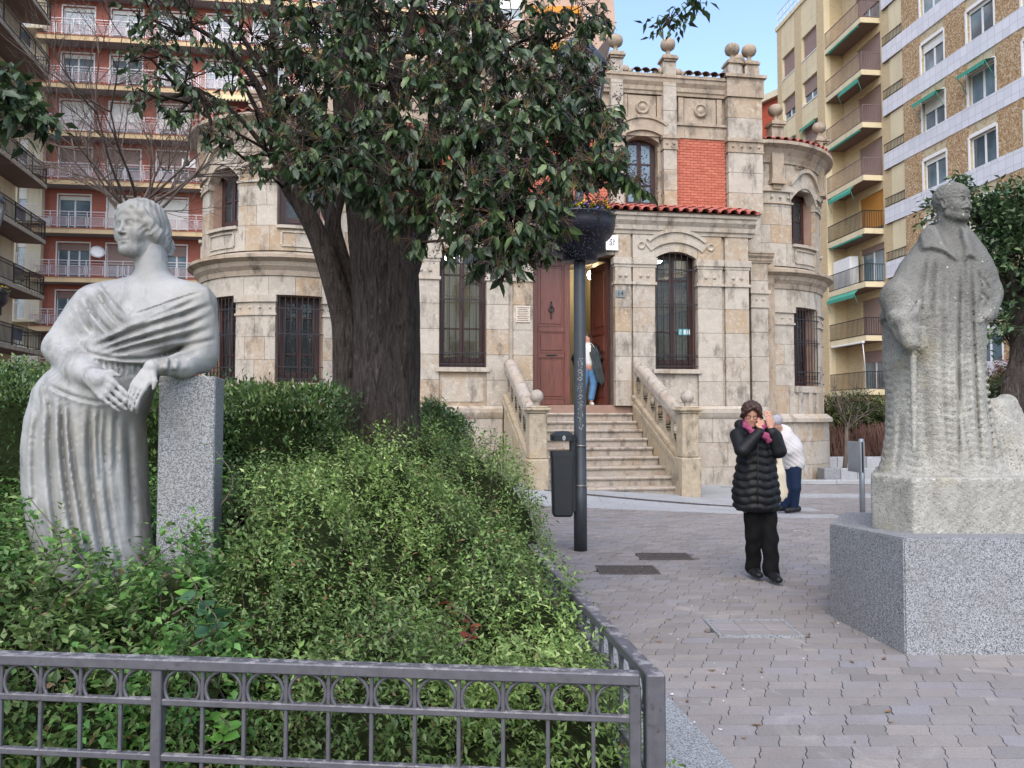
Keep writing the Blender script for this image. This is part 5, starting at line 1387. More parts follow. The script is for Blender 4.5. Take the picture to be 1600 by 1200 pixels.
def carve(f, ymax, lines, px):
    """lines = [(pts, width px, depth m, ridge m)]: chiselled fold lines on the side that faces -y"""
    for pts, w_, dep, rid in lines:
        pts = smooth_pts(pts, 2); us = [p[0] for p in pts]; vs = [p[1] for p in pts]; m = w_*3.5
        lo = pn(min(us)-m, max(vs)+m, ymax); hi = pn(max(us)+m, min(vs)-m, ymax); lo2 = pn(min(us)-m, max(vs)+m, f.lo[1]); hi2 = pn(max(us)+m, min(vs)-m, f.lo[1])
        L = np.minimum(np.minimum(lo, hi), np.minimum(lo2, hi2)); H = np.maximum(np.maximum(lo, hi), np.maximum(lo2, hi2)); L[1] = f.lo[1]; H[1] = ymax
        def fn(x, y, z, D):
            U, V = uvof(x+0*z, y+0*x+0*z, z+0*x); d, sg, fr = seg_dist(U, V, pts); e = np.clip(np.minimum(fr, 1-fr)*6, 0, 1)
            q = d/w_; g = dep*np.exp(-q*q*1.6)-rid*np.exp(-((q-1.7)/.9)**2)*np.where(sg > 0, 1, .35)
            return g*e*np.clip((ymax-y)/.06, 0, 1)
        f.warp(fn, L, H)
def emboss(f, ymax, poly, h, soft=1.5):
    """raise the surface by h inside a photo-pixel polygon (cloth lying over the body)"""
    us = [p[0] for p in poly]; vs = [p[1] for p in poly]
    c = [pn(u, v, y) for u in (min(us)-4, max(us)+4) for v in (min(vs)-4, max(vs)+4) for y in (f.lo[1]+.01, ymax)]; L = np.min(c, 0); H = np.max(c, 0); L[1] = f.lo[1]; H[1] = ymax
    def fn(x, y, z, D):
        U, V = uvof(x+0*z, y+0*x+0*z, z+0*x); ins = np.zeros(U.shape, bool); dm = np.full(U.shape, 1e9)
        for a, b in zip(poly, poly[1:]+poly[:1]):
            c1 = ((a[1] > V) != (b[1] > V)) & (U < (b[0]-a[0])*(V-a[1])/(b[1]-a[1]+1e-9)+a[0]); ins ^= c1
            bx, by = b[0]-a[0], b[1]-a[1]; t = np.clip(((U-a[0])*bx+(V-a[1])*by)/(bx*bx+by*by+1e-9), 0, 1); dm = np.minimum(dm, np.hypot(U-a[0]-t*bx, V-a[1]-t*by))
        sd = np.where(ins, dm, -dm); return -h*np.clip(sd/soft*.5+.5, 0, 1)*np.clip((ymax-y)/.08, 0, 1)
    f.warp(fn, L, H)
# ================================================================ STATUES
t = NT('weathered_marble', .55, .35); n1 = t.noise(3.5, 7, .65, dist=.4); n2 = t.noise(28, 5, .7)
c = t.mix(t.step(n1, .35, .7), hexc('#9b9b99'), hexc('#7e7d78')); c = t.mix(t.step(t.noise(6, 8, .75, vec=t.pos((1, 1, .35)), dist=.8), .5, .68, 0, .65), c, hexc('#4d4a46')); c = t.mix(t.step(n2, .62, .8, 0, .5), c, hexc('#77726a'))
c = t.mix(t.step(t.noise(1.7, 4), .5, .7, 0, .4), c, hexc('#9a9483'))
# darker colour in the carved hollows
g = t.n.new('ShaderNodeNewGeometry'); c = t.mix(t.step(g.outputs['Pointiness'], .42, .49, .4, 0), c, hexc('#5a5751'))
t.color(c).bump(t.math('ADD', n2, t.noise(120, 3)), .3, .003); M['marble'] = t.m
t = NT('lichened_stone', .9, .2); n2 = t.noise(40, 6, .75); zc = t.n.new('ShaderNodeSeparateXYZ'); t.l.new(t.pos(), zc.inputs[0])
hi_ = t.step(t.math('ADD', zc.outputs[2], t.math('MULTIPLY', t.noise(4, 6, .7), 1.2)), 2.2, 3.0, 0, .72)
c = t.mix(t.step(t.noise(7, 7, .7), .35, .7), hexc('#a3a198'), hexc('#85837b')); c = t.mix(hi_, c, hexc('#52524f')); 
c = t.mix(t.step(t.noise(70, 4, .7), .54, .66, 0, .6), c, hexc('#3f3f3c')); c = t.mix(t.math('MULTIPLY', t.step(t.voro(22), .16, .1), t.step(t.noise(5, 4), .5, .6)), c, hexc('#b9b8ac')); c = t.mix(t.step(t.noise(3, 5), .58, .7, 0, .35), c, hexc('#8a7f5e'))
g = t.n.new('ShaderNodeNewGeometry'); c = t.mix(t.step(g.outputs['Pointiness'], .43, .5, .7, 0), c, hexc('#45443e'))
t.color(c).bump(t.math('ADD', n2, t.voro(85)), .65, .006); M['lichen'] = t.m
M['gran'] = granite('speckled_granite', hexc('#9b9d9f'), hexc('#484b4f'), 230, .45)
M['gran2'] = granite('speckled_granite_pillar', hexc('#959696'), hexc('#56585a'), 230, .42)
DW = 3.8; PX = DW/1200
def w3(u, v, dy=0.): return pn(u, v, DW+dy)
f = Field((w3(20, 700, .3)[0]-.05, DW-.46, .42), (w3(350, 700)[0]+.02, DW+.42, 2.62), .0068)
sx = lambda z: None
# skirt
rows = []
for v, a, b, dpt in ((545, 140, 262, .17), (575, 100, 238, .19), (610, 64, 220, .23), (650, 47, 217, .25), (700, 41, 220, .26), (760, 42, 222, .26), (820, 52, 225, .26), (860, 62, 230, .26), (905, 72, 236, .27), (990, 80, 245, .28)):
    l, r = w3(a, v), w3(b, v); rows.append((l[2], (l[0]+r[0])/2, DW+.02, (r[0]-l[0])/2, dpt))
zt_, zb_ = rows[0][0], rows[-1][0]
folds = None
f.loft(rows, folds, .05)
# torso
f.ell(w3(232, 500, .02), (.25, .15, .20), .06); f.ell(w3(200, 555, .0), (.19, .15, .15), .08); f.ell(w3(150, 612, .0), (.245, .2, .15), .1)
for u, v, r in ((188, 508, .085), (260, 512, .09)): f.ell(w3(u, v, -.09), (r, .075, r), .05)
# shoulders, neck
f.cone(w3(165, 472, .02), w3(300, 474, .02), .075, .085, .07); f.cone(w3(236, 388, .02), w3(240, 445, .02), .070, .082, .04); f.cone(w3(243, 446, .03), w3(296, 466, .02), .05, .07, .07); f.cone(w3(240, 446, .03), w3(172, 464, .02), .05, .07, .07)
f.cone(w3(312, 474, .0), w3(316, 545, .01), .080, .075, .05); f.cone(w3(142, 482, -.0), w3(116, 520, -.02), .085, .08, .06)
emboss(f, DW+.05, [(150, 440), (172, 462), (194, 492), (232, 478), (275, 462), (322, 448), (345, 520), (340, 562), (262, 560), (225, 572), (150, 560), (128, 540), (92, 503), (118, 445)], .014)
G_ = [([(321, 452), (275, 466), (232, 482), (196, 494)], 2.5, .010, .010), ([(151, 440), (170, 462), (196, 494)], 2.5, .010, .010),
 ([(330, 474), (290, 490), (240, 505), (190, 522), (140, 545)], 4, .020, .012), ([(333, 490), (292, 508), (245, 521), (196, 535), (150, 551)], 3.5, .016, .010), ([(334, 510), (300, 522), (255, 533), (205, 545), (160, 556)], 4, .016, .010), ([(300, 470), (262, 486), (222, 502)], 3, .009, .006),
 ([(143, 448), (158, 472), (176, 496), (192, 510)], 4, .014, .010), ([(128, 458), (142, 486), (160, 510), (176, 522)], 3.5, .013, .010), ([(118, 470), (128, 497), (146, 520)], 4, .012, .010), ([(108, 485), (118, 510), (130, 528)], 3, .008, .006),
 ([(335, 530), (310, 536), (270, 545)], 3.5, .012, .008), ([(122, 545), (165, 560), (225, 562), (262, 552), (290, 540)], 3, .014, .010), ([(235, 500), (205, 511), (188, 517)], 3, .008, .006)]
carve(f, DW+.05, G_, PX)
FR = []
for i in range(24):
    u = 128+6*i; v = 556+8*sin(i/24*pi)-(max(0, i-16)*2.0); FR.append(([(u, v), (u+3+3*sin(i*2.1), v+12), (u+6+4*sin(i*1.3), v+25)], 1.7, .011, .004))
carve(f, DW+.02, FR, PX)
carve(f, DW+.1, [([(96, 612), (99, 700), (112, 790), (135, 905)], 5, .026, .014), ([(81, 618), (79, 700), (88, 790), (104, 880)], 6, .022, .012), ([(107, 614), (112, 690), (128, 780), (152, 900)], 4, .018, .012), ([(142, 628), (140, 700), (152, 800), (176, 905)], 5, .026, .014), ([(156, 632), (155, 690), (162, 760)], 3.5, .013, .008), ([(166, 636), (164, 720), (180, 830), (200, 900)], 4, .016, .010), ([(182, 640), (182, 690), (184, 740)], 4, .010, .007), ([(200, 650), (206, 740), (214, 850)], 7, .014, .006),
 ([(60, 640), (55, 720), (62, 800)], 6, .014, .008), ([(122, 620), (124, 700), (136, 790), (160, 900)], 7, -.012, 0), ([(70, 600), (95, 612), (130, 625), (170, 630)], 3, .012, .008), ([(68, 592), (78, 640)], 4, .01, .006)], PX)
# viewer-left arm: elbow out, forearm across, hand hanging over the other
f.path([w3(133, 490, 0), w3(98, 542, -.06)], [.088, .083], .03); f.path([w3(98, 545, -.06), w3(125, 578, -.17), w3(158, 594, -.26)], [.085, .066, .043], .03)
hand(f, w3(146, 588, -.25), w3(186, 626, -.30)-w3(146, 588, -.25), (-.25, -1, .3), .245, .32, 1, .006)
# viewer-right arm resting on the pillar
f.path([w3(308, 478, 0), w3(314, 556, -.0)], [.078, .075], .03); f.path([w3(312, 560, -.0), w3(285, 571, -.12), w3(238, 574, -.26)], [.075, .058, .038], .03)
hand(f, w3(236, 577, -.27), w3(205, 620, -.33)-w3(236, 577, -.27), (-.3, -1, .3), .215, .45, 1, .004)
# handkerchief held between the hands, and rolled sleeve cuffs
for i in range(3): f.path([w3(221-i*5, 590+i, -.28), w3(219-i*5, 615+2*i, -.30), w3(214-i*3, 646-3*i, -.29)], [.009, .012, .006], .004)
for q in range(3): f.path([w3(262+q*14, 562+q, -.24+.05*q), w3(258+q*15, 574, -.27+.05*q), w3(262+q*14, 584, -.22+.05*q)], [.012]*3, .01)
# deep hollow between shawl and forearm
f.path([w3(266, 559, -.20), w3(285, 555, -.16), w3(303, 551, -.10)], [.012, .022, .012], .01, cut=True)
def grain(x, y, z, D): return .0012*np.sin(x*90+np.sin(z*40)*2)*np.sin(z*110+y*60)+.001*np.sin(x*210)*np.sin(z*190+y*130)
f.warp(grain, f.lo, f.lo+5)
me = f.mesh('figure', 4); SW = tag(thing('marble_statue', (w3(140, 1000)[0], DW, .35)), 'white marble statue of a woman in shawl and long skirt leaning on a granite pillar', 'statue', 'statues in the square')
wst = link('figure', me, M['marble'], SW); wst.location = -Vector(SW.location)
hc = w3(217, 357, -.0); f = Field(hc-np.array([.22, .24, .27]), hc+np.array([.34, .36, .2]), .004)
hr = Rig(f, hc, rotm(R(180-20), R(1), R(2)), .30); fh = hr; head(hr, True, ears=False)
fh.ell((0, -.11, .15), (.34, .43, .375), .02); fh.ell((0, -.30, -.02), (.32, .27, .34), .03)
fh.ell((0, .36, -.10), (.235, .25, .32), .03, cut=True); head(hr, True, ears=False)
for q in (-1, 1):
    fh.path([(0, .24, .345), (q*.14, .255, .30), (q*.255, .18, .19), (q*.315, .10, .02), (q*.335, -.02, -.13), (q*.28, -.2, -.24)], [.02, .032, .052, .085, .12, .13], .06)
    for r_ in (.035, .075, .11): fh.path([(q*(.385-.1*r_), .03+r_*cos(a), -.11+r_*sin(a)) for a in np.linspace(-2, 3.6, 9)], [.012]*9, .012)
fh.ell((-.0, -.48, -.20), (.19, .14, .19), .03)
for q in (-.1, .1):
    for r_ in (.05, .11, .16): fh.path([(q*1.3, -.52+r_*.8*cos(a), -.20+r_*sin(a)) for a in np.linspace(0, 2*pi, 11)], [.018]*11, .012)
def hairwave(x, y, z, D):
    q = np.stack(np.broadcast_arrays(x-hc[0], y-hc[1], z-hc[2]), -1)@hr.R/hr.s; X, Y, Z_ = q[..., 0], q[..., 1], q[..., 2]
    inface = (((X/.25)**2+((Z_+.08)/.40)**2) < 1) & (Y > .08); m = np.where(inface, 0, 1)*(Z_ > -.36)*np.clip((Z_+.40)*20, 0, 1)
    th = np.arctan2(abs(X)+.02, Z_+.12); ph = (Y*30+np.sin(th*6+.5)*1.6-th*1.2)
    return (np.abs(np.sin(ph))-.6)*.0036*m
f.warp(hairwave, hc-.24, hc+.24)
f.cone(w3(232, 385, .03), w3(238, 428, .02), .071, .075, .03)
hm = link('head', f.mesh('head', 1), M['marble'], SW); hm.location = -Vector(SW.location)
c0 = w3(150, 950); link('statue_base', MB().bbox((c0[0]-.3-SW.location.x, -.26, -.35), (c0[0]+.3-SW.location.x, .3, .13), .02), M['gran2'], SW)
# granite pillar
pl0 = P(294, 700, 3.72); pil = MB().bbox((-.128, -.0, 0), (.128, .26, P(294, 588, 3.72).z-.0), .006)
tag(link('granite_pillar', pil, M['gran2'], None, (pl0.x, 3.70, .1), (0, 0, R(12))), 'pale speckled granite pillar under the arm of the marble woman', 'pillar')
col.objects['granite_pillar'].scale = (1, 1, (P(294, 588, 3.72).z-.1)/P(294, 588, 3.72).z)
# ---------------------------------------------------------------- man in a cape
DM = 5.42
def m3(u, v, dy=0.): return pn(u, v, DM+dy)
f = Field((m3(1360, 700, .3)[0]-.30, DM-.50, .98), (m3(1605, 700)[0]+.35, DM+.5, 3.2), .0085)
rows = []
for v, a, b, dpt in ((350, 1460, 1506, .12), (362, 1447, 1516, .16), (376, 1438, 1526, .19), (392, 1426, 1537, .22), (408, 1414, 1546, .25), (430, 1403, 1553, .27), (465, 1391, 1550, .29), (498, 1382, 1540, .30), (505, 1388, 1538, .30), (560, 1388, 1537, .30), (620, 1394, 1541, .31), (680, 1393, 1550, .32), (720, 1386, 1566, .33), (752, 1374, 1600, .35)):
    l, r = m3(a, v), m3(b, v); rows.append((l[2], (l[0]+r[0])/2, DM+.03, (r[0]-l[0])/2, dpt))
ztm = rows[0][0]
def mf(th, z, x):
    h = (ztm-z); g = np.zeros_like(th)
    for c0, w_, amp in ((-2.4, .15, .03), (-1.9, .12, .03), (1.5, .15, .03), (2.1, .2, .03)):
        q = (th+.3-c0)/w_; g -= amp*np.exp(-q*q)
    return g*np.clip((h-.3)*2.2, 0, 1)+.003*np.sin(h*125+np.sin(th*9)*1.5)*np.clip((h-.7)*2, 0, 1)*(.3+.7*np.sin(th*5)**2)
f.loft(rows, mf, .05)
f.cone(m3(1462, 424, .05), m3(1440, 440, .02), .13, .12, .08); f.cone(m3(1500, 424, .02), m3(1524, 440, .02), .12, .11, .08)
# collar opened in a V, neck and chest inside it
f.path([m3(1488, 335, -.08), m3(1492, 370, -.22), m3(1508, 410, -.34)], [.125, .085, .012], .02, cut=True)
f.cone(m3(1483, 335, .02), m3(1490, 385, -.0), .080, .090, .03); f.ell(m3(1501, 394, -.13), (.06, .07, .09), .03)
emboss(f, DM+.1, [(1452, 345), (1441, 365), (1446, 388), (1462, 386), (1482, 392), (1500, 404), (1484, 384), (1472, 358)], .03, 3)
emboss(f, DM+.1, [(1508, 350), (1519, 362), (1527, 384), (1530, 402), (1520, 398), (1512, 404), (1514, 384), (1508, 366)], .025, 3)
CV = [([(1508, 408), (1504, 445), (1499, 560), (1496, 745)], 3, .026, .010), ([(1452, 400), (1446, 440), (1441, 500)], 4, .03, .014), ([(1467, 398), (1461, 440), (1458, 500)], 5, .020, .012), ([(1480, 404), (1478, 470), (1474, 600), (1480, 740)], 5, .016, .010),
 ([(1432, 410), (1424, 450), (1420, 500)], 4, .022, .012), ([(1489, 440), (1487, 500)], 4, .010, .006), ([(1524, 402), (1523, 450), (1524, 520), (1526, 640), (1532, 740)], 3.5, .03, .012), ([(1514, 404), (1515, 450)], 3, .012, .006),
 ([(1414, 425), (1402, 465), (1396, 492)], 4, .018, .010), ([(1448, 560), (1444, 640), (1450, 740)], 8, .018, .010), ([(1418, 430), (1409, 470)], 5, .02, .01), ([(1376, 500), (1400, 503), (1414, 512), (1424, 520)], 3, .02, .012), ([(1534, 420), (1540, 450), (1534, 480)], 3, .016, .008), ([(1540, 430), (1551, 452)], 2.5, .012, .006), ([(1538, 455), (1550, 470)], 2.5, .012, .006),
 ([(1497, 560), (1502, 650), (1520, 745)], 4, .014, .008), ([(1540, 560), (1544, 650), (1556, 745)], 4, .018, .010), ([(1408, 640), (1404, 700), (1396, 742)], 5, .014, .008)]
carve(f, DM+.1, [(a_, b_, c_*.72, d_*.6) for a_, b_, c_, d_ in CV], 1)
# viewer-left arm under the cape, hand with book
f.path([m3(1432, 425, -.02), m3(1407, 465, -.1), m3(1412, 505, -.2)], [.10, .12, .098], .06)
f.path([m3(1395, 492, -.22), m3(1410, 500, -.29), m3(1428, 492, -.30), m3(1437, 470, -.27)], [.03, .028, .022, .015], .02)
f.path([m3(1413, 505, -.24), m3(1418, 520, -.27)], [.085, .078], .03); f.cone(m3(1419, 524, -.29), m3(1423, 536, -.31), .06, .05, .02)
hand(f, m3(1420, 526, -.32), m3(1432, 546, -.33)-m3(1420, 526, -.32), (-.6, -1, 0), .17, .9, -1, .006)
f.box(m3(1434, 528, -.30), (.055, .022, .075), .006, Rm=rotm(R(-12), 0, R(-6)), rr=.008)
# deep hollow under the arm where the coat parts
f.path([m3(1400, 560, -.30), m3(1414, 620, -.36), m3(1426, 705, -.40)], [.05, .05, .012], .03, cut=True); f.path([m3(1392, 515, -.26), m3(1396, 560, -.30)], [.03, .04], .03, cut=True)
f.path([m3(1427, 560, -.31), m3(1428, 640, -.33), m3(1428, 705, -.345)], [.022, .02, .014], .02)
# viewer-right arm, hand on hip
f.path([m3(1526, 425, 0), m3(1541, 458, -.02), m3(1541, 487, -.1)], [.085, .09, .075], .05); f.path([m3(1546, 462, -.03), m3(1537, 492, -.16)], [.07, .06], .03)
hand(f, m3(1543, 485, -.2), m3(1527, 500, -.27)-m3(1543, 485, -.2), (.2, -1, .3), .15, .5, 1, .006)
for i in range(4): f.path([m3(1538+i*2, 420+i*17, -.13), m3(1552, 428+i*16, -.08)], [.014, .01], .015)
# stump
f.path([m3(1558, 640, .0), m3(1562, 690, -.02), m3(1575, 750, -.05)], [.085, .11, .16], .05); f.path([m3(1572, 632, .05), m3(1590, 690, .02), m3(1606, 750, 0)], [.075, .11, .16], .05)
for i in range(9): f.path([m3(1552+i*5, 640+i*3, -.10), m3(1560+i*6, 700, -.16), m3(1566+i*7, 750, -.21)], [.012]*3, .01)
f.path([m3(1548, 650, -.2), m3(1566, 720, -.3), m3(1570, 752, -.3)], [.03, .03, .02], .02, cut=True)
def grain2(x, y, z, D): return .0022*np.sin(x*95+np.sin(z*60)*3)*np.sin(z*120+y*70)+.0016*np.sin(x*230+z*50)*np.sin(z*210+y*170)
f.warp(lambda x, y, z, D: grain2(x, y, z, D)*np.clip((2.72-z)*3, .35, 1), f.lo, f.lo+5)
me = f.mesh('figure'); SM = tag(thing('stone_statue', (m3(1465, 740)[0], DM, 1.04)), 'tall rough stone statue of a moustached man in a heavy cape holding a book', 'statue', 'statues in the square')
mst = link('figure', me, M['lichen'], SM); mst.location = -Vector(SM.location)
hc = m3(1490, 317, -.03); f = Field(hc-np.array([.2, .2, .25]), hc+np.array([.22, .22, .2]), .0042)
hr = Rig(f, hc, rotm(R(180+26), R(2), R(-2)), .29); head(hr, False)
hr.ell((0, -.09, .17), (.335, .41, .34), .02); hr.ell((0, .38, .03), (.25, .20, .21), .04, cut=True); head(hr, False); hr.cone((-.12, .275, .19), (.12, .275, .19), .055, .055, .08)
for q in (-1, 1):
    hr.path([(q*.01, .365, -.205), (q*.07, .36, -.212), (q*.14, .315, -.235), (q*.18, .28, -.215)], [.034, .044, .036, .014], .010)
    hr.path([(q*.04, .315, .07), (q*.12, .305, .085), (q*.2, .25, .07)], [.026, .026, .018], .012)
def hw2(x, y, z, D):
    q = np.stack(np.broadcast_arrays(x-hc[0], y-hc[1], z-hc[2]), -1)@hr.R/hr.s; X, Y, Z_ = q[..., 0], q[..., 1], q[..., 2]
    m = ((Z_ > .24) | ((Y < -.02) & (Z_ > -.22)))*1.0; return np.sin(X*60+np.sin(Y*22)*2)*np.sin(Y*30+Z_*24)*.004*m
f.warp(hw2, hc-.2, hc+.2); f.cone(m3(1484, 335, .02), m3(1489, 372, -.0), .079, .086, .03)
f.warp(lambda x, y, z, D: .0012*np.sin(x*150+z*40)*np.sin(z*170+y*120), f.lo, f.lo+5)
hm = link('head', f.mesh('head'), M['lichen'], SM); hm.location = -Vector(SM.location)
# rough upper block under the man, as its base

f = Field((2.40, 4.93, .60), (3.98, 6.2, 1.12), .016)
def blockfn(x, y, z):
    d = np.maximum(np.maximum(5.0-y, y-6.1), np.maximum(2.485-x, x-3.9)); n_ = np.array([-.34, -.115]); n_ /= np.linalg.norm(n_)
    d = np.maximum(d, (x-2.6)*n_[0]+(y-5.0)*n_[1]); m_ = np.array([-.76, .40]); m_ /= np.linalg.norm(m_); d = np.maximum(d, (x-2.49)*m_[0]+(y-5.34)*m_[1]); d = np.maximum(d, np.maximum(.66-z, z-1.045))
    return d-.006+.004*np.sin(x*75+np.sin(z*55)*2)*np.sin(z*90+y*60)+.003*np.sin(x*140+z*30)*np.sin(z*130)
f.op(blockfn, (2.4, 4.9, .6), (3.99, 6.2, 1.12), .001); me = f.mesh('rough_block')
b = link('rough_block', me, M['lichen2'] if 'lichen2' in M else M['lichen'], SM); b.location = -Vector(SM.location)
# granite plinth
bm = bmesh.new(); A = [(2.39, 4.73, 0), (4.4, 4.74, 0), (4.45, 6.35, 0), (2.72, 6.35, 0), (2.305, 5.62, 0)]
vb = [bm.verts.new((x, y, -.03)) for x, y, z in A]; vt = [bm.verts.new((x+(.004 if i in (0, 4) else 0), y+.002, [.705, .70, .665, .66, .665][i])) for i, (x, y, z) in enumerate(A)]
bm.faces.new(vb[::-1]); bm.faces.new(vt)
for i in range(5): bm.faces.new((vb[i], vb[(i+1) % 5], vt[(i+1) % 5], vt[i]))
bmesh.ops.bevel(bm, geom=bm.edges[:], offset=.008, segments=2, affect='EDGES')
tag(link('granite_plinth', MB().bm(bm), M['gran']), 'large speckled grey granite block carrying the statue of the caped man', 'plinth')
# ================================================================ PLANTS
def leafmat(name, c1, c2, c3=None, rnd='isl', rough=.45, trans=.25, dead=None):
    t = NT(name, rough, .45); r_ = t.rand(rnd)
    st = [(0, c1), (.55, c2), (1, c3 or c2)]
    if dead: st = [(0, dead), (.04, dead), (.05, c1), (.55, c2), (1, c3 or c2)]
    c = t.ramp(r_, [(p, hexc(h)) for p, h in st]); c = t.mix(t.step(t.noise(2.6, 5), .38, .6, 0, .6), c, tuple(x*.62 for x in hexc(c1)))
    t.color(c); t.b.inputs['Transmission Weight'].default_value = 0
    # light passing through thin leaves
    tr = t.n.new('ShaderNodeBsdfTranslucent'); t.l.new(c, tr.inputs[0]); mx = t.n.new('ShaderNodeMixShader'); mx.inputs[0].default_value = trans
    out = t.n['Material Output']; t.l.new(t.b.outputs[0], mx.inputs[1]); t.l.new(tr.outputs[0], mx.inputs[2]); t.l.new(mx.outputs[0], out.inputs[0]); return t.m
M['leaf_tree'] = leafmat('privet_tree_leaf', '#26371f', '#3b5230', '#687c4a', trans=.14, rough=.42)
M['leaf_tree_o'] = leafmat('privet_tree_leaf_single', '#26371f', '#3b5230', '#687c4a', 'obj', trans=.14, rough=.42)
M['leaf_shrub'] = leafmat('shrub_leaf', '#486030', '#688342', '#93a86c', dead='#8a6a4a')
M['leaf_light'] = leafmat('light_shrub_leaf', '#648040', '#84a052', '#aebd7a')
M['leaf_box'] = leafmat('box_hedge_leaf', '#2c4224', '#405e2f', '#617f42', trans=.15)
M['leaf_weed'] = leafmat('weed_leaf', '#3f6530', '#58843c', '#7fa656')
M['leaf_red'] = leafmat('red_rose_leaf', '#6a2f22', '#8a4530', '#5d6a38')
M['leaf_mag'] = leafmat('broad_leaf', '#344c2e', '#4a6540', '#7a8a5c', trans=.12)
M['leaf_olive'] = leafmat('olive_bush_leaf', '#3c4426', '#555c30', '#767a44', trans=.12)
M['berry'] = plain('dark_berry', hexc('#2c2430'), .5, .4, bump=0)
M['panicle'] = leafmat('brown_flower_stalk', '#6b5032', '#8a6a40', '#a07a4c', trans=.1)
t = NT('tree_bark', .95, .15); g = t.noise(3.2, 8, .75, vec=t.pos((8, 8, 1.5)), dist=1.2); n2 = t.noise(40, 4, .7, vec=t.pos((1, 1, .4)))
c = t.mix(t.step(g, .35, .65), hexc('#322c29'), hexc('#7a6e65')); c = t.mix(t.step(t.noise(30, 4, .7, vec=t.pos((1, 1, .25))), .6, .7, 0, .6), c, hexc('#9a9086'))
t.color(c).bump(t.math('ADD', t.math('MULTIPLY', g, 3.5), n2), 1.0, .05); M['bark'] = t.m
M['twig'] = plain('grey_brown_twig', hexc('#5d534c'), .9, .1, var=.2, bump=.1)
M['twig_dk'] = plain('dark_twig', hexc('#3a322d'), .9, .1, var=.2, bump=.1)
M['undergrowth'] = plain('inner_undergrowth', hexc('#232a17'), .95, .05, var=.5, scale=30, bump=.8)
def leaf_shape(L=1., W=.42, fold=.12, droop=.15, n=2):
    """pointed leaf along +y, n segments -> verts, quads/tris"""
    V = []; Fs = []
    prof = {2: ((0, .0), (.38, .5), (1, 0)), 3: ((0, .02), (.28, .46), (.65, .38), (1, 0))}[n]
    for (y, w_) in prof:
        z = -droop*y*y; V += [(-W*w_, y*L, z+fold*w_), (0, y*L, z), (W*w_, y*L, z+fold*w_)]
    for i in range(n):
        a = i*3; Fs += [(a, a+1, a+4, a+3), (a+1, a+2, a+5, a+4)]
    return np.array(V), np.array(Fs)
def scatter_mesh(name, base, Mats, locs, mat, parent=None, smooth=False):
    """base=(V,F) copied by rotation matrices Mats (n,3,3)*scale and locs (n,3) into one mesh"""
    V, Fq = base; n = len(locs); VV = np.einsum('nij,vj->nvi', Mats, V)+locs[:, None, :]; FF = (Fq[None]+(np.arange(n)*len(V))[:, None, None]).reshape(-1, Fq.shape[1])
    me = np_mesh(name, VV.reshape(-1, 3), FF, smooth); return link(name, me, mat, parent)
def rotmats(dirs, rnd_roll=True, up=None, tilt=1.0):
    """matrices with local +y along dirs and local +z roughly upwards"""
    d = dirs/np.linalg.norm(dirs, axis=1)[:, None]; z = np.tile([0, 0, 1.], (len(d), 1))+rng.normal(0, .35*tilt, (len(d), 3)); x = np.cross(d, z); x /= np.linalg.norm(x, axis=1)[:, None]+1e-9; z = np.cross(x, d)
    return np.stack([x, d, z], 2)
# ---------------------------------------------------------------- main tree
TD = 6.35
tb = P(600, 1000, TD); TREE = tag(thing('evergreen_tree', (tb.x, TD, .35)), 'big dark leaved evergreen tree with rough furrowed trunk rising from the shrub bed', 'tree', 'trees in the square')
TL = Vector(TREE.location)
def tp(u, v, d=TD): return P(u, v, d)
def limb(pts, rads, n=18, rough=.07, name='trunk', mat='bark', seg=5, par=TREE, loc=None):
    """knobbly tapered limb through photo points"""
    P_ = [Vector(p) for p in pts]; out = []; rr = []
    for i in range(len(P_)-1):
        for k in range(seg):
            t_ = k/seg; p0 = P_[max(i-1, 0)]; p1 = P_[i]; p2 = P_[i+1]; p3 = P_[min(i+2, len(P_)-1)]
            q = .5*((2*p1)+(p2-p0)*t_+(2*p0-5*p1+4*p2-p3)*t_*t_+(-p0+3*p1-3*p2+p3)*t_**3); out.append(q); rr.append(rads[i]+(rads[i+1]-rads[i])*t_)
    out.append(P_[-1]); rr.append(rads[-1])
    mb = MB(); mb.tube(out, rr, n); rs = random.Random(len(out)); ph = [rs.uniform(0, 6.28) for _ in range(8)]; fr_ = [rs.choice([3, 5, 7, 9, 11]) for _ in range(8)]
    if rough:
        vs = mb.v
        for i, c in enumerate(out):
            for k in range(n):
                a = 2*pi*k/n; q = Vector(vs[i*n+k]); g = sum(sin(fr_[j]*a+ph[j]+(out[i]-out[0]).length*(1.1+.7*j)*.8) for j in range(5))/5
                vs[i*n+k] = tuple(c+(q-c)*(1+rough*g*1.6))
    o = link(name, mb, M[mat], par); o.location = -Vector(par.location); return out, rr
main_, _ = limb([tp(602, 800), tp(604, 715), tp(602, 640), tp(604, 560), tp(603, 480), tp(602, 420), tp(596, 370), tp(586, 320), tp(570, 250), tp(556, 180), tp(552, 90), tp(556, 0), tp(558, -80)], [.36, .30, .285, .275, .275, .27, .255, .225, .20, .175, .155, .14, .12], 40, .075, seg=9)
sec_, _ = limb([tp(546, 720, TD+.05), tp(545, 640, TD+.02), tp(545, 560), tp(540, 500), tp(522, 440, TD-.05), tp(502, 380, TD-.1), tp(478, 330, TD-.15), tp(452, 290, TD-.2), tp(432, 235, TD-.25), tp(425, 150, TD-.3), tp(428, 60, TD-.3), tp(430, -40, TD-.3)], [.14, .135, .13, .115, .095, .085, .078, .07, .055, .045, .038, .03], 20, .09, 'limb')
limb([tp(540, 500, TD+.05), tp(541, 450, TD+.05), tp(530, 400, TD+.1), tp(520, 350, TD+.1), tp(530, 310, TD+.1), tp(548, 270, TD+.1)], [.11, .095, .08, .07, .055, .045], 16, .09, 'limb')
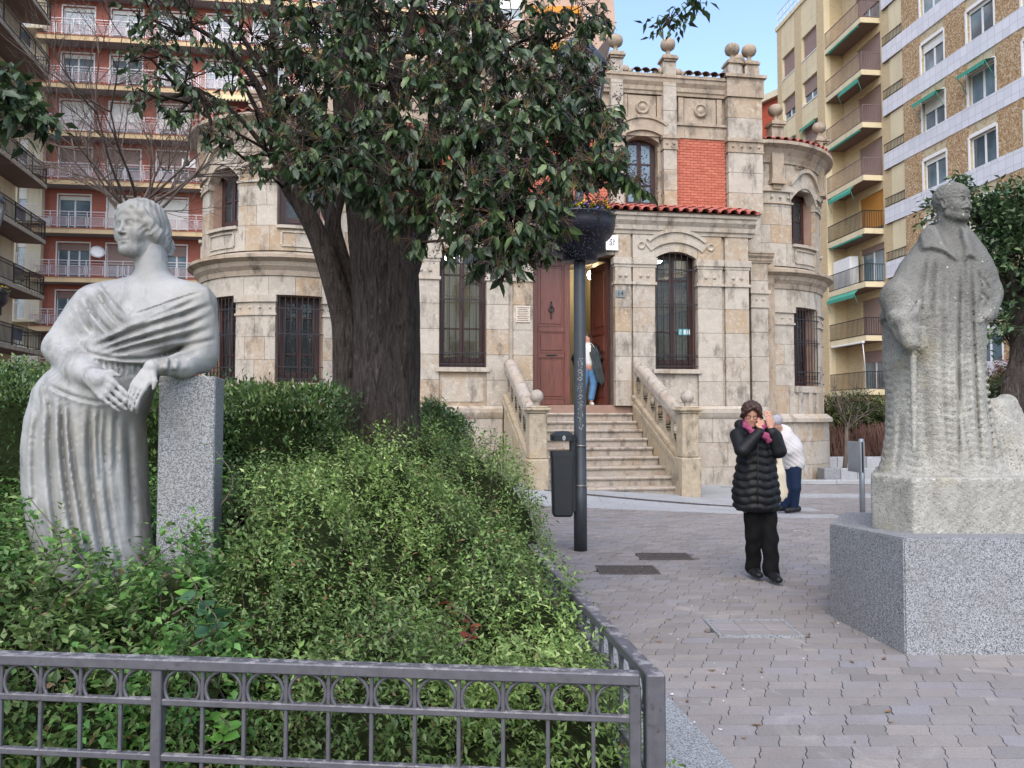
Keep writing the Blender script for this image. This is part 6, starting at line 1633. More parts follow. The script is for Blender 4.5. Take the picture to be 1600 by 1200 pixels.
limb([tp(520, 350, TD+.1), tp(508, 320, TD+.15), tp(512, 270, TD+.2), tp(505, 190, TD+.2), tp(515, 100, TD+.2)], [.055, .045, .038, .03, .02], 12, .06, 'limb')
limb([tp(625, 430), tp(645, 370, TD-.05), tp(655, 320, TD-.1), tp(665, 260, TD-.1), tp(700, 180, TD-.15), tp(740, 90, TD-.2), tp(760, 0, TD-.2)], [.15, .125, .11, .09, .07, .055, .045], 18, .08, 'limb')
limb([tp(655, 330, TD-.1), tp(690, 280, TD-.4), tp(740, 262, TD-.8), tp(820, 255, TD-1.2), tp(900, 262, TD-1.4)], [.06, .045, .035, .025, .014], 10, .05, 'limb')
limb([tp(650, 340, TD-.1), tp(690, 300, TD-.6), tp(740, 300, TD-1.0), tp(800, 330, TD-1.4)], [.05, .035, .026, .014], 10, .05, 'limb')
limb([tp(430, 200, TD-.3), tp(400, 130, TD-.4), tp(360, 80, TD-.5), tp(300, 40, TD-.5), tp(250, 20, TD-.5)], [.035, .03, .022, .015, .008], 8, .05, 'limb')
limb([tp(428, 150, TD-.3), tp(380, 60, TD-.3), tp(330, 10, TD-.3)], [.03, .02, .012], 8, .05, 'limb')
limb([tp(452, 290, TD-.2), tp(420, 240, TD-.3), tp(370, 180, TD-.4), tp(310, 140, TD-.5), tp(240, 120, TD-.5)], [.03, .024, .018, .012, .006], 8, .05, 'limb')
limb([tp(430, 220, TD-.25), tp(390, 150, TD-.2), tp(350, 60, TD-.2)], [.025, .018, .01], 8, .05, 'limb')
limb([tp(640, 370, TD-.05), tp(610, 250, TD-.5), tp(620, 120, TD-.8), tp(650, 0, TD-.9)], [.06, .045, .035, .025], 10, .05, 'limb')
for i in range(5):   # dead stubs and thin vine stems on the trunk
    limb([tp(560+12*i, 280, TD-.24), tp(556+10*i, 180, TD-.24), tp(560+8*i, 60, TD-.22)], [.012, .01, .008], 6, 0, 'vine_stem')
# crown: clusters (u, v, radius px, distance, number of twigs)
CL = [ # left airy part
 (230, 30, 60, 5.6, 30), (300, 40, 70, 5.7, 40), (380, 30, 60, 5.9, 34), (225, 85, 45, 5.5, 26), (290, 110, 60, 5.6, 34), (360, 100, 60, 5.8, 34), (205, 140, 26, 5.5, 12), (240, 150, 34, 5.4, 18), (330, 165, 40, 5.6, 20), (270, 180, 18, 5.5, 8), (395, 170, 55, 5.8, 28), (360, 205, 35, 5.7, 14), (350, 230, 22, 5.6, 7), (275, 185, 20, 5.5, 6), (410, 215, 26, 5.7, 8), (415, 270, 22, 5.7, 6), (330, 215, 22, 5.6, 6), (435, 80, 55, 5.8, 40), (450, 160, 50, 5.7, 34), (400, 255, 22, 5.7, 4),
 # middle, dense
 (500, 30, 70, 5.7, 80), (480, 120, 55, 5.6, 66), (470, 215, 48, 5.3, 62), (480, 260, 50, 5.1, 62), (540, 90, 55, 5.4, 40), (520, 200, 50, 5.2, 60), (540, 260, 55, 5.0, 72), (600, 40, 80, 5.6, 90), (610, 130, 70, 5.3, 70), (600, 215, 60, 5.1, 70), (590, 280, 45, 4.9, 46), (640, 250, 50, 5.0, 50), (635, 305, 26, 4.9, 18), (620, 345, 22, 5.0, 10), (640, 385, 16, 5.0, 6), (665, 345, 16, 5.0, 0),
 (690, 40, 80, 5.7, 96), (700, 130, 70, 5.3, 84), (700, 210, 60, 5.0, 80), (690, 280, 42, 4.9, 34), (700, 320, 34, 4.8, 16), (780, 40, 80, 5.7, 96), (790, 130, 70, 5.3, 90), (790, 210, 70, 5.0, 96), (780, 280, 55, 4.8, 74), (750, 330, 48, 4.7, 50), (720, 370, 40, 4.6, 24), (800, 340, 60, 4.7, 80), (790, 400, 40, 4.6, 34), (745, 400, 30, 4.6, 12), (840, 380, 34, 4.7, 34), (860, 360, 28, 4.7, 22),
 (865, 60, 55, 5.6, 52), (870, 140, 60, 5.3, 76), (870, 215, 60, 5.0, 80), (865, 290, 50, 4.8, 56), (920, 110, 34, 5.2, 34), (925, 170, 40, 5.1, 40), (930, 235, 44, 4.9, 50), (950, 215, 26, 4.9, 14), (970, 260, 34, 4.8, 26), (1000, 290, 24, 4.8, 12), (935, 290, 34, 4.8, 20), (930, 40, 28, 5.5, 22), (905, 20, 40, 5.6, 22),
 # above the frame (shade)
 (480, -90, 160, 6.0, 60), (640, -100, 160, 6.0, 70), (800, -90, 140, 5.8, 60), (300, -60, 110, 5.8, 30)]
tips = []; tipsdir = []
skel = main_[len(main_)//2:]+sec_[len(sec_)//2:]+[tp(665, 260, TD-.1), tp(740, 90, TD-.2), tp(820, 255, TD-1.2), tp(740, 262, TD-.8), tp(690, 300, TD-.6), tp(800, 330, TD-1.4), tp(900, 262, TD-1.4), tp(400, 130, TD-.4), tp(300, 40, TD-.5), tp(310, 140, TD-.5), tp(380, 60, TD-.3), tp(620, 120, TD-.8), tp(610, 250, TD-.5)]
skel = np.array([tuple(p) for p in skel])
twm = MB(); lvL = []; lvD = []; pan = []; rs = random.Random(5)
for (u, v, r, d, n) in CL:
    n = int(n*.74); c = P(u, v, d); R_ = r*d/1200; sub_n = max(1, n//7)
    j = np.argmin(((skel-np.array(c))**2).sum(1)); a = Vector(skel[j]); hub = c+(a-c)*.12
    if (a-c).length < 3.5 and (v > -50):
        mid = (a+hub)/2+Vector((rs.uniform(-.1, .1), 0, -.08)); twm.tube([a, mid, hub], [.02, .014, .009], 5, False)
    for q in range(sub_n):
        hb = hub+Vector((rs.gauss(0, .35), rs.gauss(0, .5), rs.gauss(0, .35)))*R_
        if v > -50: twm.tube([hub, (hub+hb)/2+Vector((0, 0, .03)), hb], [.008, .006, .005], 4, False)
        for k in range(7):
            while True:
                o = Vector((rs.uniform(-1, 1), rs.uniform(-1.3, 1.3), rs.uniform(-1, 1)))
                if o.x*o.x+o.z*o.z < 1 and o.length < 1.5: break
            tpnt = c+o*R_; 
            if v > -50: twm.tube([hb, (hb+tpnt)/2+Vector((0, 0, .02)), tpnt], [.005, .0035, .002], 3, False)
            ax = (tpnt-hb).normalized() if (tpnt-hb).length > .01 else Vector((0, 0, -1))
            m = rs.choice([4, 5, 6, 7])
            for i in range(m):
                an = i*2.4+rs.random(); side = Vector((cos(an), sin(an)*.8, 0)); dr = (side*.65+ax*.3+Vector((0, 0, -.75+rs.uniform(-.25, .35)))).normalized()
                q_ = tpnt-ax*(.018*i)*1.2; pu, pv = 800+1200*q_.x/q_.y, 650-1200*(q_.z-1.45)/q_.y+12
                if (892 < pu < 985 and 296 < pv < 400) or (pu > 915 and 50 < pv < 150 and rs.random() < .6): continue
                lvL.append(tuple(q_)); lvD.append(tuple(dr))
            if rs.random() < (.42 if u > 440 else .1): pan.append((tpnt, ax))
tw = link('twigs', twm, M['twig_dk'], TREE); tw.location = -TL; tag(tw, kind='stuff')
lvL = np.array(lvL); lvD = np.array(lvD); print('tree leaves', len(lvL))
Ms = rotmats(lvD, tilt=1.6); sz = rng.uniform(.055, .112, len(lvL)); 
uu = 800+1200*lvL[:, 0]/lvL[:, 1]; vv = 650-1200*(lvL[:, 2]-1.45)/lvL[:, 1]
sz *= np.where(uu < 430, .72, 1.0)
vis_ = (vv > 0) & (vv < 1200); front = np.argsort(np.where(vis_, lvL[:, 1]-sz*6, 99))[:290]; rest_ = np.setdiff1d(np.arange(len(lvL)), front)
LV3 = leaf_shape(1, .5, .10, .25, 3); fo = scatter_mesh('foliage', LV3, Ms[rest_]*sz[rest_, None, None], lvL[rest_], M['leaf_tree'], TREE); fo.location = -TL; tag(fo, kind='stuff')
lme = np_mesh('leaf', LV3[0], LV3[1]); lme.materials.append(M['leaf_tree_o'])
for i in front:
    o = bpy.data.objects.new('leaf', lme); col.objects.link(o); o.parent = TREE; m4 = Matrix(Ms[i].tolist()).to_4x4(); s_ = float(sz[i]); o.matrix_local = Matrix.Translation(Vector(lvL[i])-TL) @ m4 @ Matrix.Scale(s_, 4)
# flower stalks and berry clusters
pm = MB(); bl = []
for (p, ax) in pan:
    dn = (ax*.3+Vector((rs.uniform(-.4, .4), rs.uniform(-.4, .4), -.3 if rs.random() < .6 else .7))).normalized()
    for k in range(7):
        q = (dn+Vector((rs.uniform(-.6, .6), rs.uniform(-.6, .6), rs.uniform(-.6, .6)))).normalized()*rs.uniform(.06, .13); pm.tube([p, p+q*.5, p+q], [.0016, .0013, .001], 3, False)
        for b in range(5): bl.append(tuple(p+q*rs.uniform(.5, 1.05)+Vector((rs.uniform(-1, 1), rs.uniform(-1, 1), rs.uniform(-1, 1)))*.012))
for (u, v, d) in [(930, 360, 4.75), (900, 385, 4.75), (870, 400, 4.75), (1000, 240, 4.8), (985, 265, 4.8), (1010, 300, 4.8), (940, 265, 4.9), (745, 415, 4.6), (880, 320, 4.8)]:
    for _ in range(70): bl.append(tuple(P(u+rs.gauss(0, 16), v+rs.gauss(0, 13), d+rs.gauss(0, .05))))
po = link('flower_stalks', pm, M['panicle'], TREE); po.location = -TL; tag(po, kind='stuff')
ico = (np.array([(1, 0, 0), (-1, 0, 0), (0, 1, 0), (0, -1, 0), (0, 0, 1), (0, 0, -1.)]), np.array([(0, 2, 4), (2, 1, 4), (1, 3, 4), (3, 0, 4), (2, 0, 5), (1, 2, 5), (3, 1, 5), (0, 3, 5)]))
bl = np.array(bl); bo = scatter_mesh('berries', ico, np.tile(np.eye(3), (len(bl), 1, 1))*rng.uniform(.0035, .006, len(bl))[:, None, None], bl, M['berry'], TREE, True); bo.location = -TL; tag(bo, kind='stuff')
# ---------------------------------------------------------------- generic leaf clump plants
def clump(name, label, cat, cents, nleaf, size, mat, group=None, base=None, upw=.5, W=.4, twigm='twig_dk', ntw=60, sprig=6, dark=True, shell=.55):
    """cents = [(centre, (rx, ry, rz), weight)] ellipsoids in metres; leaves on sprigs near the surface"""
    c0 = cents[0][0]; T_ = tag(thing(name, base or (c0[0], c0[1], 0)), label, cat, group); tl = np.array(T_.location)
    L_ = []; D_ = []; tot = sum(c[2] for c in cents); tw_ = MB()
    for (c, r, w_) in cents:
        m = int(nleaf*w_/tot/sprig); n_ = rng.normal(size=(m, 3)); n_ /= np.linalg.norm(n_, axis=1)[:, None]; n_[:, 2] = np.where(n_[:, 2] < -.5, -n_[:, 2], n_[:, 2])
        rad = rng.uniform(shell, 1.08, m)**.6; p = np.array(c)+n_*np.array(r)*rad[:, None]; dr = n_*.6+np.array([0, 0, upw])+rng.normal(0, .35, (m, 3)); dr /= np.linalg.norm(dr, axis=1)[:, None]
        for k in range(sprig):
            an = k*2.4+rng.uniform(0, 1, m); a = np.cross(dr, [0.3, .2, 1]); a /= np.linalg.norm(a, axis=1)[:, None]+1e-9; b = np.cross(dr, a); sd_ = a*np.cos(an)[:, None]+b*np.sin(an)[:, None]
            L_.append(p+dr*(size*(.35*k)*1.0)); D_.append(sd_*.8+dr*.6)
        for i in range(min(ntw, m)):
            q = Vector(p[i]); tw_.tube([Vector(c)+Vector((0, 0, -r[2]*.5)), (q+Vector(c))/2, q], [.006, .004, .002], 3, False)
    L_ = np.concatenate(L_); D_ = np.concatenate(D_); ms = rotmats(D_)*rng.uniform(size*.7, size*1.25, len(L_))[:, None, None]
    keep = L_[:, 2] > -.02; o = scatter_mesh('leaves', leaf_shape(1, W, .08, .15, 2), ms[keep], L_[keep], M[mat], T_); o.location = -Vector(T_.location); tag(o, kind='stuff')
    if tw_.v: o = link('stems', tw_, M[twigm], T_); o.location = -Vector(T_.location); tag(o, kind='stuff')
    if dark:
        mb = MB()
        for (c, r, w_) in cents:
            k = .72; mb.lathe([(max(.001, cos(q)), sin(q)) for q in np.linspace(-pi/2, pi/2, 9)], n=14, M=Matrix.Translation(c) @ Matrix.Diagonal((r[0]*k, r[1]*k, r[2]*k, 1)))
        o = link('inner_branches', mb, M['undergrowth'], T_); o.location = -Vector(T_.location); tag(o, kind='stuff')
    return T_
def C(u, v, d, rx, ry, rz, w=1.): p = P(u, v, d); return ((p.x, p.y, p.z), (rx, ry, rz), w)
# hedges at the back of the bed
def box_hedge(name, label, x0, x1, y0, y1, z1, nleaf, size, mat, top=None, z0=.25):
    T_ = tag(thing(name, ((x0+x1)/2, (y0+y1)/2, z0)), label, 'hedge', 'hedges in the bed'); n = nleaf
    sx_, sy_, sz_ = x1-x0, y1-y0, z1-z0; A = [sx_*sz_*1.6, sx_*sy_, sy_*sz_]; pr = np.array([A[0], A[1], A[2], A[2]])/ (A[0]+A[1]+2*A[2]); face = rng.choice(4, n, p=pr)
    u_, v_ = rng.uniform(0, 1, n), rng.uniform(0, 1, n); P_ = np.zeros((n, 3)); N_ = np.zeros((n, 3))
    fs_ = [(lambda a, b: (x0+a*sx_, y0+0*a, z0+b*sz_), (0, -1, .35)), (lambda a, b: (x0+a*sx_, y0+b*sy_, z1+0*a), (0, 0, 1)), (lambda a, b: (x0+0*a, y0+a*sy_, z0+b*sz_), (-1, 0, .3)), (lambda a, b: (x1+0*a, y0+a*sy_, z0+b*sz_), (1, 0, .3))]
    for k, (f_, nn) in enumerate(fs_):
        m = face == k; P_[m] = np.stack(f_(u_[m], v_[m]), 1); N_[m] = nn
    bump = .05*np.sin(P_[:, 0]*5)+.05*np.sin(P_[:, 0]*11+P_[:, 2]*6)+rng.normal(0, .045, n); P_ += N_*bump[:, None]; D_ = N_*.7+rng.normal(0, .45, (n, 3))+np.array([0, 0, .35])
    ms = rotmats(D_)*rng.uniform(size*.7, size*1.3, n)[:, None, None]; o = scatter_mesh('leaves', leaf_shape(1, .45, .08, .12, 2), ms, P_, M[mat], T_); o.location = -Vector(T_.location); tag(o, kind='stuff')
    if top:
        m = rng.uniform(0, 1, n) < .35; Pt = P_[m].copy(); Pt[:, 2] = z1-abs(rng.normal(0, .16, m.sum()))+.06; Pt[:, 1] = y0+rng.uniform(-.06, sy_, m.sum()); Pt[:, 0] = rng.uniform(x0, x1, m.sum()); Dt = np.tile([0, -.3, 1.], (m.sum(), 1))+rng.normal(0, .4, (m.sum(), 3))
        o = scatter_mesh('new_leaves', leaf_shape(1, .4, .08, .1, 2), rotmats(Dt)*rng.uniform(size*.8, size*1.5, m.sum())[:, None, None], Pt, M[top], T_); o.location = -Vector(T_.location); tag(o, kind='stuff')
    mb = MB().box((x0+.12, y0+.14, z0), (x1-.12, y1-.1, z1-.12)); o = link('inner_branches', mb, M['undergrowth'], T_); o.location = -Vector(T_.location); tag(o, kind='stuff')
box_hedge('box_hedge', 'dark clipped hedge with bright green top at the far left behind the marble woman', -5.2, -2.85, 4.9, 6.0, 1.66, 11000, .035, 'leaf_box', 'leaf_shrub')
box_hedge('box_hedge', 'dark clipped hedge seen in the gap between the marble woman and the pillar', -2.75, -1.98, 5.3, 6.3, 1.60, 7000, .035, 'leaf_box', 'leaf_shrub')
box_hedge('box_hedge', 'dark clipped hedge between the granite pillar and the big tree trunk', -1.92, -1.28, 5.0, 6.1, 1.60, 9000, .034, 'leaf_box', 'leaf_shrub')
box_hedge('box_hedge', 'green clipped hedge running behind the right side of the big tree trunk', -1.1, -.55, 6.9, 9.6, 1.36, 7000, .04, 'leaf_box', 'leaf_shrub')
clump('rounded_shrub', 'rounded bright green shrub beside the right foot of the tree trunk', 'shrub', [C(672, 690, 7.4, .28, .4, .34), C(672, 730, 7.2, .36, .4, .4)], 6500, .05, 'leaf_shrub', 'shrubs in the bed', upw=.8)
# the great spreading front shrub: a height field of sprigs
def surf(name, label, fn, region, n, size, mat, sprig=7, leafW=.42, parts=True, z_under=.13, mat2=None, frac2=0, group='shrubs in the bed', lay=.16):
    """fn(x, y) -> top height or None outside"""
    (x0, x1), (y0, y1) = region; T_ = tag(thing(name, ((x0+x1)/2, (y0+y1)/2, .1)), label, 'shrub', group)
    nx_, ny_ = 56, 56; V = []; ok = {}; 
    for j in range(ny_+1):
        for i in range(nx_+1):
            x, y = x0+(x1-x0)*i/nx_, y0+(y1-y0)*j/ny_; h = fn(x, y); ok[(i, j)] = h is not None; V.append((x, y, (h if h is not None else .1)-z_under-.04*random.random()))
    Fs = [(j*(nx_+1)+i, j*(nx_+1)+i+1, (j+1)*(nx_+1)+i+1, (j+1)*(nx_+1)+i) for j in range(ny_) for i in range(nx_) if all(ok[q] for q in ((i, j), (i+1, j), (i, j+1), (i+1, j+1)))]
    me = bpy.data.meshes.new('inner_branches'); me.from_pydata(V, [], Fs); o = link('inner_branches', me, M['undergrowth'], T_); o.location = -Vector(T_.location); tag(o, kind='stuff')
    pts = []; nor = []; tries = 0
    while len(pts) < n and tries < n*5:
        tries += 1; x, y = rng.uniform(x0, x1), rng.uniform(y0, y1)
        if rng.uniform() > (2.6/max(2.6, y))**1.3: continue
        h = fn(x, y)
        if h is None: continue
        e = .04; hx = fn(x+e, y); hy = fn(x, y+e); gx = ((hx if hx is not None else h-.15)-h)/e; gy = ((hy if hy is not None else h-.15)-h)/e
        g_ = min(1, sqrt(gx*gx+gy*gy)/2); nn = np.array([-gx, -gy, 1.0]); nn /= np.linalg.norm(nn)
        q = rng.uniform(-lay, .02) if rng.uniform() > .07 else rng.uniform(.02, .09); pts.append((x, y, h+q)); nor.append(nn)
        if g_ > .4:
            for _ in range(2): z_ = h-rng.uniform(0, .5*g_); pts.append((x+nn[0]*.03, y+nn[1]*.03, max(.08, z_))); nor.append(nn)
    p = np.array(pts); nn = np.array(nor); dr = nn*.7+np.array([0, 0, .5])+rng.normal(0, .38, p.shape); dr /= np.linalg.norm(dr, axis=1)[:, None]
    L_ = []; D_ = []; sc_ = rng.uniform(.75, 1.3, len(p))
    for k in range(sprig):
        an = k*2.4+rng.uniform(0, .8, len(p)); a = np.cross(dr, [0.3, .2, 1]); a /= np.linalg.norm(a, axis=1)[:, None]+1e-9; b = np.cross(dr, a)
        L_.append(p+dr*(size*.55*k*sc_)[:, None]); D_.append((a*np.cos(an)[:, None]+b*np.sin(an)[:, None])*.8+dr*.55)
    L_ = np.concatenate(L_); D_ = np.concatenate(D_); S_ = np.tile(sc_, sprig)*rng.uniform(size*.75, size*1.25, len(L_)); ms = rotmats(D_)*S_[:, None, None]
    if mat2:
        patch = np.sin(L_[:, 0]*3.1+1)*np.sin(L_[:, 1]*2.7)+rng.normal(0, .35, len(L_)); sel = patch > np.quantile(patch, 1-frac2)
    else: sel = np.zeros(len(L_), bool)
    B_ = leaf_shape(1, leafW, .08, .15, 2); o = scatter_mesh('leaves', B_, ms[~sel], L_[~sel], M[mat], T_); o.location = -Vector(T_.location); tag(o, kind='stuff')
    if sel.any(): o = scatter_mesh('new_leaves', B_, ms[sel], L_[sel], M[mat2], T_); o.location = -Vector(T_.location); tag(o, kind='stuff')
    m = rng.choice(len(p), 260, replace=False); b_ = p[m]; L2 = []; D2 = []
    for k in range(9):
        an = k*2.4+rng.uniform(0, 1, 260); L2.append(b_+np.array([0, 0, 1.])*(.018*k)+rng.normal(0, .004, (260, 3))); D2.append(np.stack([np.cos(an), np.sin(an), .55+0*an], 1))
    L2 = np.concatenate(L2); D2 = np.concatenate(D2); o = scatter_mesh('young_shoots', leaf_shape(1, .36, .08, .1, 2), rotmats(D2)*rng.uniform(.028, .055, len(L2))[:, None, None], L2, M['leaf_light'], T_); o.location = -Vector(T_.location); tag(o, kind='stuff')
    tw_ = MB()
    for i in range(0, len(p), max(1, len(p)//900)):
        q = Vector(p[i]); tw_.tube([q-Vector(dr[i])*.2, q-Vector(dr[i])*.05, q+Vector(dr[i])*size*sprig*.55], [.003, .0025, .0012], 3, False)
    o = link('stems', tw_, M['twig'], T_); o.location = -Vector(T_.location); tag(o, kind='stuff'); return T_
def bump2(x, y, s_=1.): return .07*sin(x*3.1*s_+1.3)*sin(y*2.7*s_)+.05*sin(x*6.3*s_+y*4.1)+.04*sin(y*9*s_+x*3+2)+.025*sin(x*15+y*11)
def edge_fall(x, y, m=.16): # soften at the fence lines
    e = min(fx(y)+.10+.05*sm(3.1, 3.8, y)-x, y-ffy(x)-.13); return None if e < 0 else min(1, (e/m))**.5
def hbase(y): return interp(y, [(2.3, .50), (2.8, .60), (3.4, .76), (4.2, 1.0), (5.2, 1.24), (6.2, 1.30), (7.5, 1.12), (9.6, 1.02), (10.3, .7)])
def f_main(x, y):
    e = edge_fall(x, y)
    if e is None: return None
    if x < -1.15-.18*(y-2.4)+.12*sin(y*4): return None
    side = interp(fx(y)-x, [(0, .0), (.25, .10), (.7, .2), (1.4, .26)])*(1 if y < 6.5 else .4)
    h = hbase(y)-.24+side+bump2(x, y)*1.6
    h += .30*math.exp(-((x+1.1)**2+(y-3.55)**2)/.10)+.16*math.exp(-((x+.7)**2+(y-4.4)**2)/.12)+.12*math.exp(-((x+.2)**2+(y-4.0)**2)/.08)
    for hx_, hy_, hr_c, hd_ in ((-.75, 3.0, .16, .28), (-.35, 3.5, .2, .25), (.0, 3.1, .14, .22), (-1.1, 3.6, .15, .25), (-.55, 4.3, .22, .2), (-.9, 5.0, .2, .2), (-.2, 2.75, .12, .22)): h -= hd_*math.exp(-((x-hx_)**2+(y-hy_)**2)/hr_c**2)
    if y < 3.0: h -= .10*sm(.9, 0, abs(x+.6))*0
    return max(.15, h*(.25+.75*e))
surf('spreading_shrub', 'wide mound of small leaved green shrub filling the bed behind the front fence', f_main, ((-2.4, .5), (2.4, 10.2)), 19500, .025, 'leaf_shrub', 7, mat2='leaf_light', frac2=.28)
def f_left(x, y):
    e = edge_fall(x, y)
    if e is None or x > -1.0-.18*(y-2.4)+.1*sin(y*5) or y > 5.2: return None
    return max(.12, .26*math.exp(-((x+1.42)**2+(y-3.3)**2)/.03)+interp(y, [(2.4, .45), (3.0, .66), (3.5, .83), (4.2, .80), (5.2, .9)])+bump2(x, y, 1.4)*.9+.08*sm(-2.0, -2.6, x)-.17*sm(-1.95, -1.7, x)*sm(2.7, 3.1, y))*(.3+.7*e)
surf('weedy_shrub', 'darker weedy green growth around the feet of the marble woman at left', f_left, ((-4.4, -.9), (2.5, 5.3)), 7800, .036, 'leaf_weed', 7, .5, mat2='leaf_shrub', frac2=.3)
# tall shoots that stick out of the shrubs
def shoot(name, label, base, top, n, size, mat, W=.5, group='loose shoots in the bed', bend=.06):
    b, t_ = Vector(base), Vector(top); T_ = tag(thing(name, b), label, 'plant', group); mb = MB(); pts = [b.lerp(t_, k/8)+Vector((bend*sin(k*.5), 0, 0)) for k in range(9)]; mb.tube([p-b for p in pts], [.004-.0003*k for k in range(9)], 5)
    link('stem', mb, M['twig'], T_); B_ = leaf_shape(1, W, .08, .2, 3); me = np_mesh('leaf', B_[0], B_[1]); me.materials.append(M[mat])
    for i in range(n):
        k = .15+.85*i/n; p = pts[0].lerp(pts[-1], k)+Vector((bend*sin(k*4), 0, 0))-b; an = i*2.4; d = Vector((cos(an), sin(an), .35)).normalized(); m = rotmats(np.array([tuple(d)]))[0]
        o = bpy.data.objects.new('leaf', me); col.objects.link(o); o.parent = T_; o.matrix_local = Matrix.Translation(p) @ Matrix(m.tolist()).to_4x4() @ Matrix.Scale(size*random.uniform(.7, 1.2), 4)
M['leaf_weed_o'] = leafmat('weed_leaf_single', '#4d7a35', '#6a9a42', '#93bb5c', 'obj')
M['leaf_dark_o'] = leafmat('rose_leaf_single', '#2f5232', '#446a44', '#5a8058', 'obj'); M['leaf_red_o'] = leafmat('red_leaf_single', '#7a3424', '#94502c', '#5d6a38', 'obj')
shoot('leafy_shoot', 'thin leafy shoot standing in front of the marble skirt at lower left', P(80, 900, 3.1), P(62, 775, 3.1), 12, .045, 'leaf_weed_o')
shoot('leafy_shoot', 'leafy shoot leaning against the bottom of the marble skirt, right of the thinnest one', P(110, 930, 3.1), P(125, 848, 3.1), 9, .04, 'leaf_weed_o')
shoot('leafy_shoot', 'fresh green leafy shoot growing up the right edge of the granite pillar', P(345, 790, 3.55), P(342, 690, 3.55), 12, .04, 'leaf_weed_o')
shoot('rose_shoot', 'bright yellow green rose shoot in the middle left of the shrub mound', P(270, 960, 2.9), P(300, 880, 2.9), 14, .06, 'leaf_weed_o', .65)
shoot('rose_shoot', 'dark broad leaved rose shoot just above the front rail at left', P(300, 1010, 2.65), P(330, 930, 2.65), 16, .075, 'leaf_dark_o', .65)
shoot('rose_shoot', 'rose shoot with reddish brown young leaves above the rail', P(715, 1010, 2.75), P(720, 940, 2.75), 14, .05, 'leaf_red_o', .5)
shoot('rose_shoot', 'pale green rose shoot high in the shrub mound below the trunk', P(640, 800, 4.6), P(650, 730, 4.6), 12, .07, 'leaf_weed_o', .6)
shoot('ivy_shoot', 'broad leaved green plant behind the lower fence bars at left centre', P(310, 1180, 2.5), P(360, 1110, 2.5), 16, .06, 'leaf_weed_o', .75)
# fallen leaf litter at the lower left corner
lt = np.stack([rng.uniform(-2.2, -1.0, 500), rng.uniform(2.5, 2.95, 500), rng.uniform(.08, .11, 500)], 1); d = rng.normal(0, 1, (500, 3)); d[:, 2] *= .15
tag(scatter_mesh('leaf_litter', leaf_shape(1, .5, .1, .1, 2), rotmats(d)*rng.uniform(.03, .06, 500)[:, None, None], lt, M['panicle'], None), 'dry brown leaf litter on the soil at the lower left corner', None, None, 'stuff')
# ---------------------------------------------------------------- bare trees
def bare_tree(label, base, top, spread, levels, seed, r0, mat='twig', fan=7, name='bare_tree'):
    rr = random.Random(seed); T_ = tag(thing(name, base), label, 'tree', 'trees in the square'); B = Vector(base); mb = MB(); tr = MB()
    def grow(p, d, L, r, lv, out):
        pts = [p]; dd = d.copy()
        for k in range(5):
            dd = (dd+Vector((rr.uniform(-.12, .12), rr.uniform(-.12, .12), .05+rr.uniform(-.06, .06)))).normalized(); pts.append(pts[-1]+dd*L/5)
        out.tube([q-B for q in pts], [r*(1-.13*k) for k in range(6)], 6 if lv > 1 else 4, False)
        if lv == 0: return
        for k in range(4 if lv > 1 else 3):
            i = rr.randint(1, 5); ax = dd.orthogonal().normalized(); ax.rotate(Matrix.Rotation(rr.uniform(0, 6.28), 3, dd)); nd = (dd*rr.uniform(.6, 1.0)+ax*rr.uniform(.35, .8)).normalized(); grow(pts[i], nd, L*rr.uniform(.5, .72), r*.5, lv-1, out)
    T = Vector(top); tr.tube([Vector((0, 0, 0)), (T-B)*.5+Vector((.02, 0, 0)), T-B], [r0*1.3, r0, r0*.85], 10)
    link('trunk', tr, M['twig'], T_)
    for k in range(fan):
        a = 2*pi*k/fan+rr.uniform(-.3, .3); d = Vector((cos(a)*spread, sin(a)*spread, rr.uniform(.25, 1.0))).normalized(); b = MB(); grow(T-Vector((0, 0, rr.uniform(0, .35))), d, rr.uniform(1.0, 1.35)*(1.0 if r0 > .046 else .6), r0*.42, levels, b); link('branch', b, M[mat], T_)
bare_tree('leafless young tree with fine fanning twigs behind the marble woman\'s head', tuple(P(215, 1000, 9.0).xy)+(0.2,), P(213, 318, 9.0), .8, 4, 11, .05, fan=11)
bare_tree('slim leafless sapling standing before the round bush right of the house', tuple(P(1323, 1000, 17.5).xy)+(0,), P(1323, 660, 17.5), .5, 2, 4, .045, fan=6)
for k, (u, v, d) in enumerate([(1270, 720, 21), (1300, 725, 21.3), (1335, 722, 21.5), (1365, 720, 21), (1392, 722, 20.5)]):
    p = P(u, 745, d); T_ = tag(thing('bare_hedge_shrub', (p.x, p.y, .3)), ['brown leafless hedge shrub nearest the stone tower', 'brown leafless hedge shrub second from the stone tower', 'brown leafless hedge shrub in the middle of the planter, behind the sapling', 'brown leafless hedge shrub fourth from the stone tower', 'brown leafless hedge shrub nearest the caped statue'][k], 'shrub', 'bare hedge shrubs in the granite planter')
    mb = MB(); rr = random.Random(k)
    for _ in range(150):
        a = Vector((rr.uniform(-.35, .35), rr.uniform(-.25, .25), 0)); b_ = a+Vector((rr.uniform(-.2, .2), rr.uniform(-.15, .15), rr.uniform(.6, 1.0))); mb.tube([a, (a+b_)/2+Vector((rr.uniform(-.06, .06), 0, 0)), b_], [.010, .008, .005], 3, False)
    tag(link('twigs', mb, plain('reddish_twig_%d' % k, hexc('#6a5048'), .9, .1), T_), kind='stuff')
